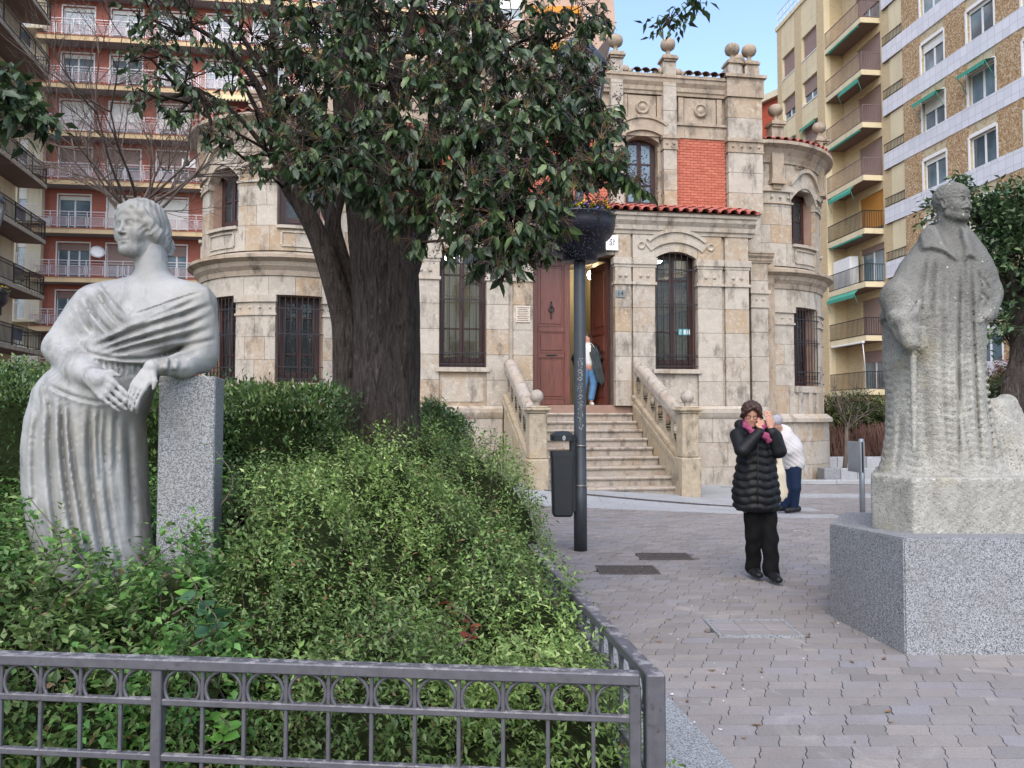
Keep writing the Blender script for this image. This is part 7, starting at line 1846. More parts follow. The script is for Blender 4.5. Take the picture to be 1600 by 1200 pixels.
# round evergreen bush tree right of the house and others
T_ = clump('round_bush', 'round dense dark green bush right of the stone house', 'bush', [C(1335, 650, 22, 1.05, .9, .62), C(1300, 665, 22, .6, .7, .5), C(1368, 668, 22, .6, .7, .5), C(1335, 690, 22, .9, .7, .5)], 9000, .10, 'leaf_olive', 'bushes beyond the house', base=(P(1335, 700, 22).x, 22, 0))
p = P(1335, 745, 22); 
clump('round_bush', 'dark bush partly hidden behind the caped statue, below the leafy tree', 'bush', [C(1585, 640, 10.5, .5, .6, .5), C(1600, 700, 10.5, .5, .6, .5), C(1560, 690, 11, .45, .6, .4)], 5000, .06, 'leaf_olive', 'bushes beyond the house')
clump('round_bush', 'low reddish brown bush behind the hip of the caped statue', 'bush', [C(1560, 610, 13, .45, .5, .35), C(1600, 600, 13, .6, .5, .45)], 3000, .05, 'leaf_red', 'bushes beyond the house')
# leafy tree behind the caped statue
b = P(1570, 640, 9.2); RT = clump('leafy_tree', 'leafy evergreen tree with ivy on its leaning trunk behind the caped statue', 'tree', [C(1560, 400, 9.2, .42, .5, .55, 1.2), C(1600, 350, 9.2, .6, .6, .45, 1.4), C(1530, 340, 9.3, .3, .3, .2, .35), C(1590, 460, 9.3, .4, .5, .4, .8), C(1470, 330, 9.3, .22, .2, .13, .12), C(1650, 420, 9.3, .7, .7, .9, 1.2), C(1580, 520, 9.2, .3, .4, .35, .4), C(1505, 300, 9.3, .16, .2, .1, .1)], 9000, .085, 'leaf_mag', 'trees in the square', base=(b.x, 9.2, 0), upw=.1, W=.5, shell=.1, dark=False, ntw=40)
limb([P(1585, 760, 9.2), P(1580, 620, 9.2), P(1592, 560, 9.2), P(1590, 480, 9.2), P(1575, 420, 9.2), P(1560, 360, 9.2)], [.13, .12, .1, .075, .05, .02], 14, .08, 'trunk', par=RT)
limb([P(1590, 490, 9.2), P(1560, 430, 9.2), P(1548, 400, 9.2)], [.05, .03, .015], 10, .05, 'limb', par=RT); limb([P(1592, 500, 9.2), P(1620, 400, 9.2), P(1640, 330, 9.2)], [.05, .035, .02], 10, .05, 'limb', par=RT)
# foreign twigs reaching into the frame
clump('hanging_branch', 'dark leafy branch hanging in from the upper left edge of the view', 'branch', [C(20, 165, 3.4, .13, .15, .13, 1), C(45, 190, 3.4, .07, .1, .07, .3), C(5, 120, 3.4, .07, .1, .1, .3)], 300, .075, 'leaf_tree', None, upw=-.9, W=.5, ntw=12, sprig=5, dark=False, shell=.1)
clump('hanging_branch', 'small leafy branch hanging from the top edge of the view against the sky', 'branch', [C(1045, 30, 5.2, .09, .1, .10, 1), C(1075, 0, 5.2, .12, .12, .08, .8)], 110, .085, 'leaf_tree', None, upw=-1.2, W=.4, ntw=12, sprig=5, dark=False, shell=.1)
# dense far backdrop of bushes along the bottom of the red block
for k, (u, d, w_, lb) in enumerate([(20, 9.5, .9, 'bright green bush behind the far left end of the hedge'), (70, 12, 1.0, 'pale green bush in the distance left of the marble woman')]):
    clump('round_bush', lb, 'bush', [C(u, 622, d, w_, .7, .42), C(u-30, 650, d, w_, .7, .6)], 4500, .07, 'leaf_light' if k else 'leaf_shrub', 'bushes beyond the house', upw=.6)
# ================================================================ FENCE
M['fence'] = None
t = NT('grey_fence_paint', .5, .5, .25); g = t.n.new('ShaderNodeNewGeometry'); sp = t.n.new('ShaderNodeSeparateXYZ'); t.l.new(g.outputs['Normal'], sp.inputs[0])
c = t.mix(t.step(t.noise(30, 5), .35, .7), hexc('#5c5b60'), hexc('#504f54')); wear = t.math('MULTIPLY', t.step(t.noise(22, 8, .75), .50, .56), t.step(sp.outputs[2], .6, .9)); c = t.mix(wear, c, hexc('#8f8c8c')); c = t.mix(t.math('MULTIPLY', t.step(t.noise(35, 8, .75), .58, .64), .7), c, hexc('#3f3a3a'))
t.color(c).bump(t.noise(150, 3), .3, .001); M['fence'] = t.m
ZR = (.693, .555, .385, .075)
def fence_run(name, label, A, B, first_bar, spacing, posts):
    A, B = Vector(A), Vector(B); d = (B-A); L = d.length; T_ = tag(thing(name, (A.x, A.y, 0), atan2(d.y, d.x)), label, 'fence', 'low grey fences round the bed')
    link('top_rail', MB().bbox((-.002, -.024, ZR[0]-.034), (L, .024, ZR[0]), .004), M['fence'], T_)
    for z in ZR[1:]: link('rail', MB().bbox((0, -.012, z-.008), (L, .012, z+.012), .003), M['fence'], T_)
    bar = MB().bbox((-.006, -.006, .04), (.006, .006, ZR[0]-.034), .002).mesh('bar'); bar.materials.append(M['fence'])
    r_ = spacing*.43; rg = MB(); rg.tube([(r_*sin(a), -.0, -r_*cos(a)) for a in np.linspace(R(28), R(332), 22)], .006, 6); rg = rg.mesh('ring'); rg.materials.append(M['fence'])
    s = first_bar; prev = None
    while s < L-.02:
        if not any(abs(s-p) < .02 for p in posts): o = link('bar', bar, None, T_, (s, 0, 0))
        if s+spacing < L+.01: link('ring', rg, None, T_, (s+spacing/2, 0, ZR[0]-.036-r_))
        s += spacing
    for p in posts: link('post', MB().bbox((p-.017, -.017, 0), (p+.017, .017, ZR[0]-.035), .003), M['fence'], T_)
    return T_
cx, cy = .42, 2.3
fence_run('metal_fence', 'low grey metal fence with rings under its top rail crossing the near foreground', (cx-.045, ffy(cx-.045), 0), (-3.2, ffy(-3.2), 0), .0, .1345, [.012, 1.49, 2.97])
fence_run('metal_fence', 'low grey metal fence running away from the corner beside the granite kerb', (fx(cy+.03), cy+.03, 0), (fx(10.2), 10.2, 0), .06, .1345, [.01+1.6*k for k in range(1, 5)])
tag(link('corner_post', MB().bbox((cx-.028, cy-.028, 0), (cx+.028, cy+.028, ZR[0]+.002), .004), M['fence']), 'square grey corner post where the two low fences meet', 'fence post')
# ================================================================ STREET LAMP WITH FLOWER BOWL
M['pole'] = plain('dark_green_grey_paint', hexc('#3a3e42'), .45, .5, .2, var=.12, scale=12, bump=.08)
M['bowl'] = plain('dark_blue_bowl', hexc('#191b26'), .4, .5, .0, var=.08, bump=.05)
def lamp(x, y, z0, label):
    L_ = tag(thing('street_lamp', (x, y, z0)), label, 'street lamp', 'street lamps with flower bowls')
    mb = MB().lathe([(.0, .0), (.072, 0), (.072, .70), (.068, .705), (.068, 1.12), (.066, 1.125), (.064, 3.2), (.05, 3.25), (.05, 4.4), (0, 4.4)], n=24); link('pole', mb, M['pole'], L_)
    for z in (.69, 1.12): link('clamp_band', MB().lathe([(.070, 0), (.077, .002), (.077, .016), (.070, .018)], c=(0, 0, z), n=24).bbox((.05, -.09, z-.004), (.07, -.07, z+.022), .003), M['iron'] if False else plain('steel_band', hexc('#8b857c'), .4, .5, .8), L_)
    bw = link('flower_bowl', MB().lathe([(.07, 3.14), (.2, 3.14), (.2, 3.2), (.29, 3.22), (.29, 3.38), (.32, 3.38), (.37, 3.44), (.395, 3.53), (.39, 3.60), (.40, 3.61), (.40, 3.63), (.37, 3.63), (.36, 3.58), (.06, 3.58)], n=32), M['bowl'], L_)
    rr = random.Random(int(x*100)); fl = [[], [], [], []]
    for _ in range(240):
        a = rr.uniform(0, 6.28); r = rr.uniform(.12, .40); fl[0 if rr.random() < (.85 if -2.4 < a-3.14 < .6 and x > 0 else .5) else 1].append((r*cos(a), r*sin(a), 3.66+rr.uniform(0, .09)-max(0, r-.36)*1.2))
    for k, (nm, cc) in enumerate((('yellow_flowers', '#cdb51e'), ('violet_flowers', '#5a5590'))):
        p = np.array(fl[k]); d_ = rng.normal(0, 1, (len(p)*5, 3)); d_[:, 2] = abs(d_[:, 2])*.4; tag(scatter_mesh(nm, leaf_shape(1, .9, .0, .05, 2), rotmats(d_)*.034, np.repeat(p, 5, 0), plain(nm+'_petal', hexc(cc), .6, .2, bump=0), L_), kind='stuff')
    p = np.stack([rng.uniform(.08, .41, 700), rng.uniform(0, 6.28, 700)], 1); q = np.stack([p[:, 0]*np.cos(p[:, 1]), p[:, 0]*np.sin(p[:, 1]), rng.uniform(3.58, 3.68, 700)], 1); d_ = rng.normal(0, 1, (700, 3)); d_[:, 2] = abs(d_[:, 2])
    tag(scatter_mesh('bowl_leaves', leaf_shape(1, .4, .05, .1, 2), rotmats(d_)*.05, q, M['leaf_box'], L_), kind='stuff')
    # lantern: glass cone, ribs, hood
    t = NT('lantern_glass', .15, .5); t.color(hexc('#c9c4b4')); t.b.inputs['Transmission Weight'].default_value = .6
    link('lantern_glass', MB().lathe([(.10, 4.45), (.19, 4.75), (.255, 5.1), (.275, 5.3)], n=24), t.m, L_)
    rb = MB()
    for k in range(6):
        a = k*pi/3+.3; rb.tube([(r*cos(a), r*sin(a), z) for r, z in ((.06, 4.35), (.13, 4.5), (.22, 4.8), (.285, 5.1), (.30, 5.3), (.27, 5.38))], .016, 6)
    link('lantern_frame', rb.lathe([(.05, 4.36), (.11, 4.38), (.11, 4.46), (.0, 4.46)], n=16), M['pole'], L_)
    link('hood', MB().lathe([(.31, 5.29), (.315, 5.33), (.25, 5.42), (.19, 5.5), (.12, 5.6), (.05, 5.64), (.05, 5.7), (.0, 5.72)], n=24).lathe([(.30, 5.30), (.0, 5.36)], n=24), M['pole'], L_)
    return L_
lb = G(908, 862, 0); LP = lamp(lb.x, lb.y+.07, 0, 'dark street lamp post with scribbled graffiti and a bowl of yellow flowers')
p2 = P(-36, 800, 14); lamp(p2.x, 14, .1, 'second lamp post at the left edge with only its bowl of pale flowers in view')
# graffiti strokes hugging the pole
gm = MB(); rr = random.Random(2); z = 0
def onpole(px, zz_, r=.0655): # px -1..1 across the front
    a = px*.9; return (r*sin(a), -r*cos(a), zz_)
letters = [[(.2, 0), (-.5, .02), (-.4, .06), (.3, .05)], [(-.4, 0), (.4, .03), (-.4, .06)], [(.4, 0), (-.3, 0), (.3, .04), (-.4, .045)], [(-.5, 0), (.1, .05), (.45, 0), (-.2, .02)], [(-.4, 0), (-.4, .05), (.4, 0), (.4, .05)], [(0, 0), (-.45, .03), (0, .06), (.45, .03), (0, 0)]]
z = 2.07
for k in (2, 4, 1, 5, 4, 5, -1, 2, 0, -1, 5, 0, 3, 2, 1, 4, 3):
    if k < 0: z -= .035; continue
    pts = letters[k]; sp_ = [onpole(a+rr.uniform(-.08, .08)-.05, z-b*.62) for a, b in pts]; gm.tube(sp_, .0028, 4, False); z -= .040
gm.tube([onpole(-.2, z), onpole(.5, z-.05), onpole(.1, z-.10), onpole(-.3, z-.07)], .0028, 4, False)
link('graffiti', gm, M['white'], LP)
# ================================================================ LITTER BIN
bx_ = P(878, 700, lb.y+.07); BIN = tag(thing('litter_bin', (bx_.x, lb.y+.05, 0)), 'dark grey litter bin with domed lid strapped to the lamp post', 'litter bin')
M['bin'] = plain('dark_bin_plastic', hexc('#26292c'), .5, .4, var=.06, bump=.05)
def rrect(a, b, r, n=4):
    o = []
    for sx_, sy_, a0 in ((1, 1, 0), (-1, 1, 90), (-1, -1, 180), (1, -1, 270)):
        for k in range(n+1): q = R(a0+90*k/n); o.append((sx_*(a-r)+r*cos(q), sy_*(b-r)+r*sin(q)))
    return o
def tap(mb, r0, r1, z0, z1):
    n = len(r0); mb.add([(x, y, z0) for x, y in r0]+[(x, y, z1) for x, y in r1], [tuple(range(n-1, -1, -1)), tuple(range(n, 2*n))]+[(i, (i+1) % n, n+(i+1) % n, n+i) for i in range(n)], False)
mb = MB(); tap(mb, rrect(.108, .125, .03), rrect(.125, .14, .03), .40, 1.02); tap(mb, rrect(.130, .145, .03), rrect(.130, .145, .03), 1.02, 1.075); tap(mb, rrect(.09, .11, .03), rrect(.108, .125, .03), .375, .40); link('body', mb, M['bin'], BIN)
mb = MB(); tap(mb, rrect(.125, .145, .05), rrect(.128, .148, .05), 1.185, 1.245); tap(mb, rrect(.128, .148, .05), rrect(.07, .085, .05), 1.245, 1.285); link('lid', mb, M['bin'], BIN)
link('hanger', MB().bbox((.08, -.05, .42), (.145, .05, 1.22), .008), M['bin'], BIN)
link('mouth_shadow_box', MB().box((-.07, -.09, 1.076), (.07, .09, 1.184)), M['black'], BIN) if False else None
mb = MB().tube([(.012*cos(a)+.012, -.150, 1.215+.022*sin(a)) for a in np.linspace(0, 2*pi, 13)], .004, 5).tube([(.012, -.150, 1.225), (.012, -.150, 1.205)], .003, 4); link('emblem', mb, M['white'], BIN)
# ================================================================ SIGN POST, PLANTERS, KIOSK
p = G(1348, 815, 0); SP = tag(thing('sign_post', p), 'slim galvanised post with two narrow sign plates seen edge on beside the caped statue', 'sign post')
M['galv'] = plain('galvanised_steel', hexc('#8f959a'), .35, .5, .7, var=.08)
link('pole', MB().lathe([(0, 0), (.036, 0), (.036, 1.135), (0, 1.135)], n=14), M['galv'], SP); link('sign_plate', MB().bbox((-.105, -.2, .68), (-.085, .2, 1.10), .004), M['galv'], SP); link('sign_plate', MB().bbox((-.07, -.22, .68), (-.055, .22, 1.1), .003), M['galv'], SP)
link('bracket', MB().box((-.085, -.012, .8), (-.03, .012, .83)).box((-.085, -.012, .98), (-.03, .012, 1.01)), M['galv'], SP)
for k, (ua, ub, d, z1_, lb_) in enumerate(((1288, 1366, 17.3, .27, 'low pale granite planter wall nearest the stone tower, front row'), (1286, 1400, 19.2, .42, 'pale granite planter wall of the back row holding the bare hedge'))):
    a, b = P(ua, 740, d), P(ub, 740, d); W_ = tag(thing('granite_planter', (a.x, d, 0)), lb_, 'planter', 'granite planters'); n = 5 if k else 3; L_ = b.x-a.x
    for i in range(n): link('granite_block', MB().bbox((L_*i/n+.004, 0, -.02), (L_*(i+1)/n-.004, .4, z1_+random.uniform(-.004, .004)), .01), M['slab'] if (i+k) % 3 else M['gran'], W_)
    if k: link('soil', MB().box((0, .4, 0), (L_+4, 4, .3)), M['soil'], W_)
kb2 = thing('plaza_kerb'); kb2['kind'] = 'structure'
for i in range(9):
    x0 = 5.0+i*1.0; link('kerb_stone', MB().bbox((x0+.003, 16.6+.02*i, -.03), (x0+.997, 16.75+.02*i, .07), .012), M['slab'], kb2)
for i in range(10):
    x0 = 4.8+i*1.0; link('kerb_stone', MB().box((x0+.003, 14.0, -.03), (x0+.997, 14.35, .008)), M['slab'], kb2)
p = P(1313, 700, 24); KI = tag(thing('recycling_container', (p.x, 24, 0)), 'teal dome topped container half hidden by the bushes right of the house', 'container'); M['teal'] = plain('teal_plastic', hexc('#2e8a78'), .5, .4)
link('body', MB().lathe([(.0, 0), (.5, 0), (.5, .85), (.42, 1.05), (.2, 1.2), (0, 1.25)], n=20), M['teal'], KI); link('lid_ring', MB().lathe([(.51, .8), (.53, .82), (.53, .88), (.5, .9)], n=20), M['teal'], KI); link('throw_hole', MB().lathe([(.1, 0), (.11, .02), (0, .021)], n=12, M=xf((0, -.46, .95), (R(80), 0, 0))), M['black'], KI)
# shops below the yellow block, low wall and railings far left
tag(link('garden_wall', MB().bbox((5.0, 27, -.1), (40, 27.3, .9), .02), M['beige']), 'low beige wall far behind the bushes on the right', 'wall')
tag(link('garden_wall', MB().bbox((-60, 40, -.1), (-14, 40.3, 1.0), .02), M['beige']), 'low beige wall under the red brick block on the left', 'wall')
# ================================================================ PEOPLE
M['skin'] = plain('skin', hexc('#b98a74'), .5, .4, var=.06, scale=20, bump=.05)
M['coat'] = plain('black_quilted_nylon', hexc('#0d0e12'), .6, .35, var=.15, bump=.1); M['trous'] = plain('black_trousers', hexc('#0f0f10'), .85, .2, var=.15, bump=.2)
M['shoe'] = plain('black_shoe', hexc('#131315'), .5, .4); M['hair_b'] = plain('brown_hair', hexc('#3a241a'), .5, .4, var=.35, scale=60, bump=.3); M['pink'] = plain('pink_scarf', hexc('#8f4463'), .8, .2, var=.2, scale=30, bump=.3)
M['burg'] = plain('burgundy_glasses', hexc('#4a1620'), .3, .5); M['sole'] = plain('pale_sole', hexc('#b9b6b0'), .6); M['jacket_w'] = plain('white_padded_jacket', hexc('#bdb9b8'), .6, .3, var=.08, bump=.2); M['jeans'] = plain('navy_jeans', hexc('#15233a'), .85, .2, var=.2, scale=20)
M['jeans_l'] = plain('light_blue_jeans', hexc('#53789c'), .85, .2, var=.2, scale=16); M['cream'] = plain('cream_bag_cloth', hexc('#b9b19c'), .85, .1, var=.08); M['cap_g'] = plain('grey_hair_cap', hexc('#8f8c92'), .8, .2, var=.2, scale=30); M['scarf_g'] = plain('grey_scarf', hexc('#3d4244'), .9, .1, var=.3, scale=40); M['top_w'] = plain('white_top', hexc('#c9c8c4'), .8)
def pe(field, name, mat, root, sm_=1):
    o = link(name, field.mesh(name, sm_), M[mat], root); o.location = -Vector(root.location); return o
DP = 6.86
def q1(u, v, dy=0.): return pn(u, v, DP+dy)
W1 = tag(thing('person', (q1(1190, 900)[0], DP, 0)), 'woman in long black quilted coat and pink scarf, hands raised to her ear', 'person', 'people in the square')
HD = q1(1174, 648, -.08); YW = rotm(R(180-14), R(-16), R(-5)); HS = .215
def hr_(f): return Rig(f, HD, YW, HS)
f = Field((q1(1130, 700)[0], DP-.42, -.02), (q1(1235, 700)[0], DP+.30, 1.66), .0075)
head(hr_(f), True); f.cone(q1(1177, 655, .0), q1(1180, 685, .02), .052, .06, .03)
f.ell(q1(1181, 712, .02), (.15, .09, .2), .05); f.ell(q1(1185, 770, .02), (.13, .08, .12), .05)
f.path([q1(1174, 790, .02), q1(1177, 838, .03), q1(1177, 885, .10)], [.075, .045, .035], .03); f.path([q1(1193, 790, .02), q1(1203, 843, -.05), q1(1205, 893, -.06)], [.075, .045, .035], .03)
f.path([q1(1155, 678, .0), q1(1159, 702, -.14), q1(1189, 671, -.15)], [.045, .038, .026], .02); f.path([q1(1208, 680, .0), q1(1216, 703, -.08), q1(1204, 669, -.12)], [.045, .038, .026], .02)
hand(f, q1(1189, 671, -.15), (.05, .1, .9), (.2, -.9, .1), .145, 1.2, 1, .005); hand(f, q1(1204, 668, -.12), (-.15, .0, 1), (.3, -.9, .2), .165, .5, -1, .005)
pe(f, 'body', 'skin', W1)
f = Field((q1(1125, 700)[0], DP-.42, .55), (q1(1240, 700)[0], DP+.34, 1.42), .008); rows = []
for v, a, b, dp in ((664, 1163, 1196, .09), (670, 1155, 1206, .115), (678, 1149, 1212, .13), (692, 1148, 1213, .14), (710, 1152, 1212, .145), (725, 1152, 1212, .145), (745, 1148, 1215, .155), (770, 1145, 1219, .165), (790, 1147, 1218, .165), (798, 1152, 1213, .155)):
    l, r = q1(a, v), q1(b, v); rows.append((l[2], (l[0]+r[0])/2, DP+.01, (r[0]-l[0])/2, dp))
def puff(th, z, x): return .017*np.abs(np.sin(pi*(z+.01*np.sin(th*5))/.068))**.7-.010+.004*np.sin(th*11+z*31)*np.sin(z*23)
f.loft(rows, puff, .03)
f.path([q1(1184, 672, -.3), q1(1184, 798, -.3)], [.14, .14], .004, cut=True) if False else None
def slv(a, b, c, r0, r1, r2): 
    A, B, C_ = map(np.array, (a, b, c))
    for P0, P1, ra, rb in ((A, B, r0, r1), (B, C_, r1, r2)):
        n = 5
        for i in range(n+1):
            t_ = i/n; f.ell(P0+(P1-P0)*t_, np.array([1, 1, .85])*(ra+(rb-ra)*t_)*1.08, .012)
        f.cone(P0, P1, ra*.86, rb*.86, .01)
slv(q1(1154, 680, .0), q1(1160, 704, -.16), q1(1186, 676, -.17), .072, .062, .046); slv(q1(1208, 682, .0), q1(1216, 705, -.09), q1(1206, 676, -.12), .072, .066, .052)
f.path([q1(1160, 668, .03), q1(1156, 664, .06), q1(1175, 661, .12), q1(1196, 664, .08)], [.035, .045, .05, .04], .02)
pe(f, 'coat', 'coat', W1); mb = MB()
mb.tube([q1(1184, v, -.155-.02*sin((v-680)/120*pi)) for v in range(680, 797, 9)], .006, 5); o = link('zip', mb, M['black'], W1); o.location = -Vector(W1.location)
f = Field((q1(1155, 700)[0]-.02, DP-.25, .04), (q1(1225, 700)[0]+.02, DP+.28, .78), .009)
f.path([q1(1176, 785, .02), q1(1177, 838, .03), q1(1177, 888, .10)], [.09, .066, .068], .03); f.path([q1(1197, 785, .02), q1(1203, 843, -.05), q1(1205, 893, -.06)], [.09, .066, .070], .03)
f.warp(lambda x, y, z, D: .006*np.sin(z*38+x*20)*np.sin(x*50+y*20), f.lo, f.lo+5); pe(f, 'trousers', 'trous', W1)
for (u, v, dy) in ((1177, 893, .06), (1207, 900, -.12)):
    f = Field(q1(u, v, dy)-np.array([.12, .2, .12]), q1(u, v, dy)+np.array([.12, .2, .12]), .007); c = q1(u, v, dy); f.path([c+np.array([0, .09, .012]), c+np.array([.005, -.03, .0]), c+np.array([.012, -.12, -.008])], [.048, .046, .036], .02, flat=(np.array([0, 0, 1.]), .75)); f.op(lambda x, y, z: (z-.004)+0*x+0*y, f.lo, f.lo+[.3, .5, .012-f.lo[2]+.0], .001, cut=False) if False else None
    pe(f, 'shoe', 'shoe', W1)
f = Field(HD-.19, HD+.19, .0055); r_ = hr_(f); r_.ell((0, -.10, .17), (.42, .47, .40), .02); r_.ell((0, -.2, -.05), (.38, .34, .36), .05); r_.ell((.0, .42, -.08), (.25, .30, .38), .04, cut=True); r_.path([(-.05, .3, .42), (.15, .33, .28), (.3, .2, .1), (.36, .08, -.08)], [.08, .08, .09, .09], .05); r_.path([(-.05, .3, .42), (-.2, .3, .3), (-.32, .18, .12), (-.37, .05, -.1)], [.08, .08, .09, .1], .05)
f.warp(lambda x, y, z, D: .003*np.sin(x*190+z*30+np.sin(z*50)*2), f.lo, f.lo+5); pe(f, 'hair', 'hair_b', W1)
mb = MB(); MR = Matrix(YW.tolist())
for q in (-1, 1): mb.tube([Vector(HD)+MR @ (Vector((q*.135+.095*cos(a), .335-.12*abs(q*.135+.095*cos(a)), -.02+.075*sin(a)))*HS) for a in np.linspace(0, 2*pi, 15)], .0028, 5)
mb.tube([Vector(HD)+MR @ (Vector(v_)*HS) for v_ in ((-.04, .33, 0), (.04, .33, 0))], .0025, 4); o = link('glasses', mb, M['burg'], W1); o.location = -Vector(W1.location)
f = Field((q1(1150, 700)[0], DP-.35, 1.2), (q1(1215, 700)[0], DP+.15, 1.48), .006)
f.path([q1(1163, 655, -.02), q1(1165, 665, -.13), q1(1176, 675, -.15), q1(1188, 680, -.16)], [.018, .024, .026, .026], .015); f.path([q1(1190, 678, -.17), q1(1196, 681, -.19), q1(1201, 688, -.19)], [.026, .032, .026], .012); f.path([q1(1163, 658, .0), q1(1180, 660, .08), q1(1196, 664, .0), q1(1192, 668, -.15)], [.025]*4, .01)
f.warp(lambda x, y, z, D: .004*np.sin(x*120+z*80)*np.sin(z*100-x*60), f.lo, f.lo+5); pe(f, 'scarf', 'pink', W1)
# ---- woman bending behind her
DQ = 11.5
def q2(u, v, dy=0.): return pn(u, v, DQ+dy)
W2 = tag(thing('person', (q2(1238, 798)[0], DQ, 0)), 'woman in white padded jacket and navy jeans bending forward behind the woman in black', 'person', 'people in the square')
f = Field((q2(1195, 700)[0], DQ-.55, -.02), (q2(1262, 700)[0], DQ+.4, 1.5), .012); hc2 = q2(1214, 661, -.2); head(Rig(f, hc2, rotm(R(180-50), R(-35), 0), .215), True)
f.path([q2(1216, 667, -.12), q2(1220, 676, -.05)], [.05, .06], .03); f.path([q2(1221, 682, 0), q2(1242, 722, .05)], [.13, .14], .04)
f.path([q2(1240, 730, .0), q2(1242, 765, -.05), q2(1241, 795, .0)], [.085, .055, .04], .03); f.path([q2(1236, 730, .08), q2(1229, 768, .0), q2(1224, 793, .05)], [.085, .055, .04], .03)
f.path([q2(1219, 682, -.1), q2(1216, 700, -.22), q2(1212, 708, -.3)], [.045, .038, .026], .02); f.path([q2(1226, 684, .1), q2(1218, 705, .0)], [.045, .035], .02); hand(f, q2(1212, 708, -.3), (-.2, -.3, -.9), (-1, 0, .3), .16, .8, 1, .005); pe(f, 'body', 'skin', W2)
f = Field((q2(1195, 700)[0], DQ-.5, .65), (q2(1265, 700)[0], DQ+.45, 1.42), .012); f.path([q2(1222, 680, .0), q2(1232, 700, .03), q2(1240, 722, .05)], [.155, .185, .165], .05); f.path([q2(1219, 684, -.12), q2(1219, 702, -.2)], [.075, .055], .03); f.path([q2(1226, 686, -.1), q2(1232, 705, -.12)], [.08, .06], .03); f.path([q2(1216, 670, .02), q2(1222, 676, .08)], [.07, .08], .03)
f.warp(lambda x, y, z, D: -.008*np.abs(np.sin((x*.8+z*1.2)*38))*1.0, f.lo, f.lo+5); pe(f, 'jacket', 'jacket_w', W2)
f = Field((q2(1215, 700)[0], DQ-.3, .03), (q2(1258, 700)[0], DQ+.35, .78), .012); f.path([q2(1241, 728, .0), q2(1243, 762, -.06), q2(1241, 793, .0)], [.11, .075, .06], .03); f.path([q2(1237, 728, .08), q2(1230, 768, .02), q2(1225, 792, .05)], [.11, .075, .06], .03); pe(f, 'jeans', 'jeans', W2)
for (u, v, dy) in ((1239, 797, -.02), (1221, 795, .05)):
    c = q2(u, v, dy); f = Field(c-np.array([.2, .14, .12]), c+np.array([.2, .14, .12]), .009); f.path([c+np.array([.08, .02, .02]), c+np.array([-.1, -.03, .0])], [.05, .04], .02); pe(f, 'shoe', 'shoe', W2); f = Field(c-np.array([.2, .14, .12]), c+np.array([.2, .14, .12]), .009)
f = Field(hc2-.2, hc2+.2, .008); r_ = Rig(f, hc2, rotm(R(180-50), R(-35), 0), .215); r_.ell((0, -.08, .16), (.38, .44, .39), .02); r_.ell((0, .42, -.14), (.27, .25, .36), .05, cut=True); pe(f, 'hair', 'cap_g', W2)
CB = tag(thing('cloth_bag', (q2(1218, 780)[0], DQ-.3, .15)), 'long cream cloth bag hanging from the arm of the bending woman', 'bag'); f = Field((q2(1200, 700)[0], DQ-.52, .1), (q2(1236, 700)[0], DQ-.1, 1.0), .011); f.path([q2(1214, 710, -.3), q2(1217, 740, -.3), q2(1221, 775, -.3)], [.06, .09, .075], .04, flat=(np.array([0, 1., 0]), .6)); f.warp(lambda x, y, z, D: .008*np.sin(x*60+z*12), f.lo, f.lo+5); pe(f, 'cloth', 'cream', CB); o = link('strap', MB().tube([q2(1214, 712, -.3), q2(1212, 703, -.3), q2(1217, 708, -.28)], .008, 5), M['cream'], CB); o.location = -Vector(CB.location)
# ---- woman on the doorstep
DR = 16.75
def q3(u, v, dy=0.): return pn(u, v, DR+dy)
W3 = tag(thing('person', (q3(921, 630)[0], DR, 1.68)), 'woman in black jacket, light jeans and long grey scarf standing in the open doorway', 'person', 'people in the square')
f = Field((q3(885, 600)[0], DR-.3, 1.67), (q3(955, 600)[0], DR+.3, 3.35), .014); hc3 = q3(918, 528); head(Rig(f, hc3, rotm(R(180-20), R(-10), R(8)), .225), True)
f.cone(q3(918, 533), q3(918, 542), .05, .055, .03); f.path([q3(917, 548), q3(920, 572)], [.15, .135], .05); f.path([q3(925, 575), q3(927, 600), q3(924, 626)], [.09, .062, .045], .03); f.path([q3(914, 575), q3(912, 600), q3(910, 626)], [.09, .062, .045], .03)
f.path([q3(929, 546), q3(938, 560, -.05), q3(944, 574, .05)], [.05, .042, .03], .02); f.path([q3(905, 546), q3(898, 560, -.02), q3(900, 574)], [.05, .042, .03], .02); hand(f, q3(944, 574, .05), (.2, 0, -1), (0, -1, 0), .17, .6, 1, .006); hand(f, q3(900, 574), (0, 0, -1), (0, -1, 0), .17, .6, -1, .006); pe(f, 'body', 'skin', W3)
f = Field((q3(900, 600)[0], DR-.3, 1.7), (q3(940, 600)[0], DR+.3, 2.6), .014); f.path([q3(925, 572), q3(928, 598), q3(924, 622)], [.115, .085, .07], .03); f.path([q3(914, 572), q3(912, 598), q3(910, 622)], [.115, .085, .07], .03); pe(f, 'jeans', 'jeans_l', W3)
f = Field((q3(900, 600)[0], DR-.3, 2.4), (q3(940, 600)[0], DR+.3, 3.1), .014); f.path([q3(918, 546), q3(921, 566)], [.16, .155], .05); pe(f, 'top', 'top_w', W3)
f = Field((q3(885, 600)[0], DR-.35, 2.3), (q3(960, 600)[0], DR+.35, 3.15), .014); f.path([q3(905, 546, .04), q3(898, 560, -.02), q3(900, 571)], [.085, .07, .055], .03); f.path([q3(930, 545, .04), q3(938, 560, -.05), q3(944, 571, .05)], [.085, .07, .055], .03); f.path([q3(905, 545, .09), q3(918, 550, .12), q3(930, 545, .09)], [.09]*3, .05); pe(f, 'jacket', 'coat', W3)
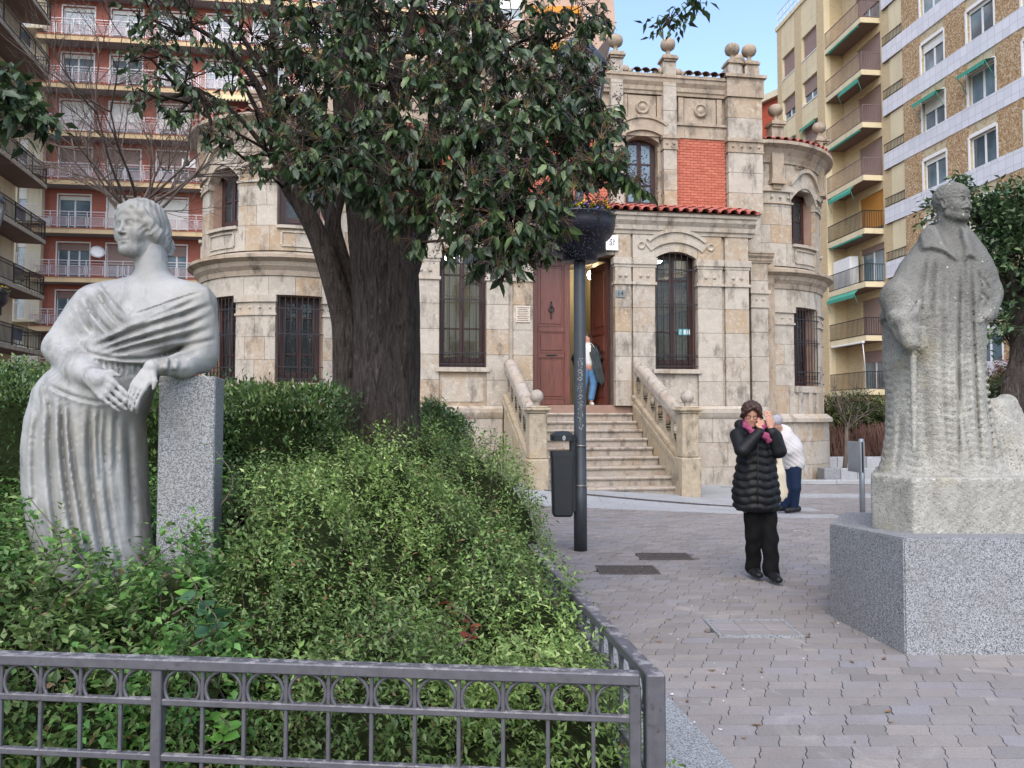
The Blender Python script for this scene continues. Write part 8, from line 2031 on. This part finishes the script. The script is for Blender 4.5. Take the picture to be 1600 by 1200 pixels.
f = Field((q3(915, 600)[0], DR-.4, 2.0), (q3(955, 600)[0], DR+.1, 3.1), .012); f.path([q3(924, 541, -.1), q3(929, 552, -.2), q3(934, 575, -.2), q3(940, 597, -.18)], [.05, .08, .085, .07], .03, flat=(np.array([0, 1., 0]), .5)); f.warp(lambda x, y, z, D: .008*np.sin(x*70+z*18), f.lo, f.lo+5); pe(f, 'scarf', 'scarf_g', W3)
f = Field(hc3-.24, hc3+.24, .009); r_ = Rig(f, hc3, rotm(R(180-20), R(-10), R(8)), .225); r_.ell((0, -.08, .16), (.37, .44, .38), .02); r_.path([(.3, -.05, .1), (.33, .0, -.4), (.3, .05, -.7)], [.14, .13, .08], .04); r_.path([(-.3, -.05, .1), (-.33, .0, -.4), (-.3, .05, -.7)], [.14, .13, .08], .04); r_.ell((0, .40, -.12), (.25, .28, .36), .05, cut=True); pe(f, 'hair', 'hair_b', W3)
for (u, x_) in ((924, .02), (910, -.02)):
    c = q3(u, 630); c[2] = 1.715; f = Field(c-np.array([.1, .2, .06]), c+np.array([.1, .2, .1]), .01); f.path([c+np.array([0, .06, .01]), c+np.array([x_, -.1, -.005])], [.042, .033], .02); pe(f, 'shoe', 'top_w', W3)

# ================================================================ SMALL LITTER ON THE PAVING
rr = random.Random(9); mb = MB()
for (u, v) in [(1380, 984), (1364, 998), (1338, 992), (1310, 975), (1150, 935), (1132, 940), (1165, 941), (1107, 938), (1060, 1000), (1255, 1030), (1000, 870), (960, 905), (1090, 880), (1240, 860), (1040, 960), (1190, 1060), (935, 840), (980, 830), (1130, 1055), (1085, 1130)]+[(rr.uniform(900, 1290), rr.uniform(810, 1180)) for _ in range(26)]:
    p = G(u, v, 0); a = rr.uniform(0, 3); w_ = rr.uniform(.006, .018); h_ = w_*rr.uniform(.3, .8); mb.add([(p.x+cos(a+q)*(w_ if k % 2 else h_), p.y+sin(a+q)*(w_ if k % 2 else h_), .0045+.003*(k % 2)) for k, q in enumerate((0, 1.6, 3.1, 4.7))], [(0, 1, 2, 3)])
tag(link('paper_scraps', mb, M['white']), 'tiny white paper scraps and droppings scattered over the paving', None, None, 'stuff')
mb = MB()
for _ in range(60):
    p = G(rr.uniform(880, 1400), rr.uniform(830, 1190), 0); a = rr.uniform(0, 6); w_ = rr.uniform(.012, .03); mb.add([(p.x+cos(a+q)*(w_ if k % 2 else w_*.4), p.y+sin(a+q)*(w_ if k % 2 else w_*.4), .005+.004*(k % 2)) for k, q in enumerate((0, 1.6, 3.1, 4.7))], [(0, 1, 2, 3)])
tag(link('fallen_leaves', mb, M['panicle']), 'small dry brown leaves scattered over the paving', None, None, 'stuff')
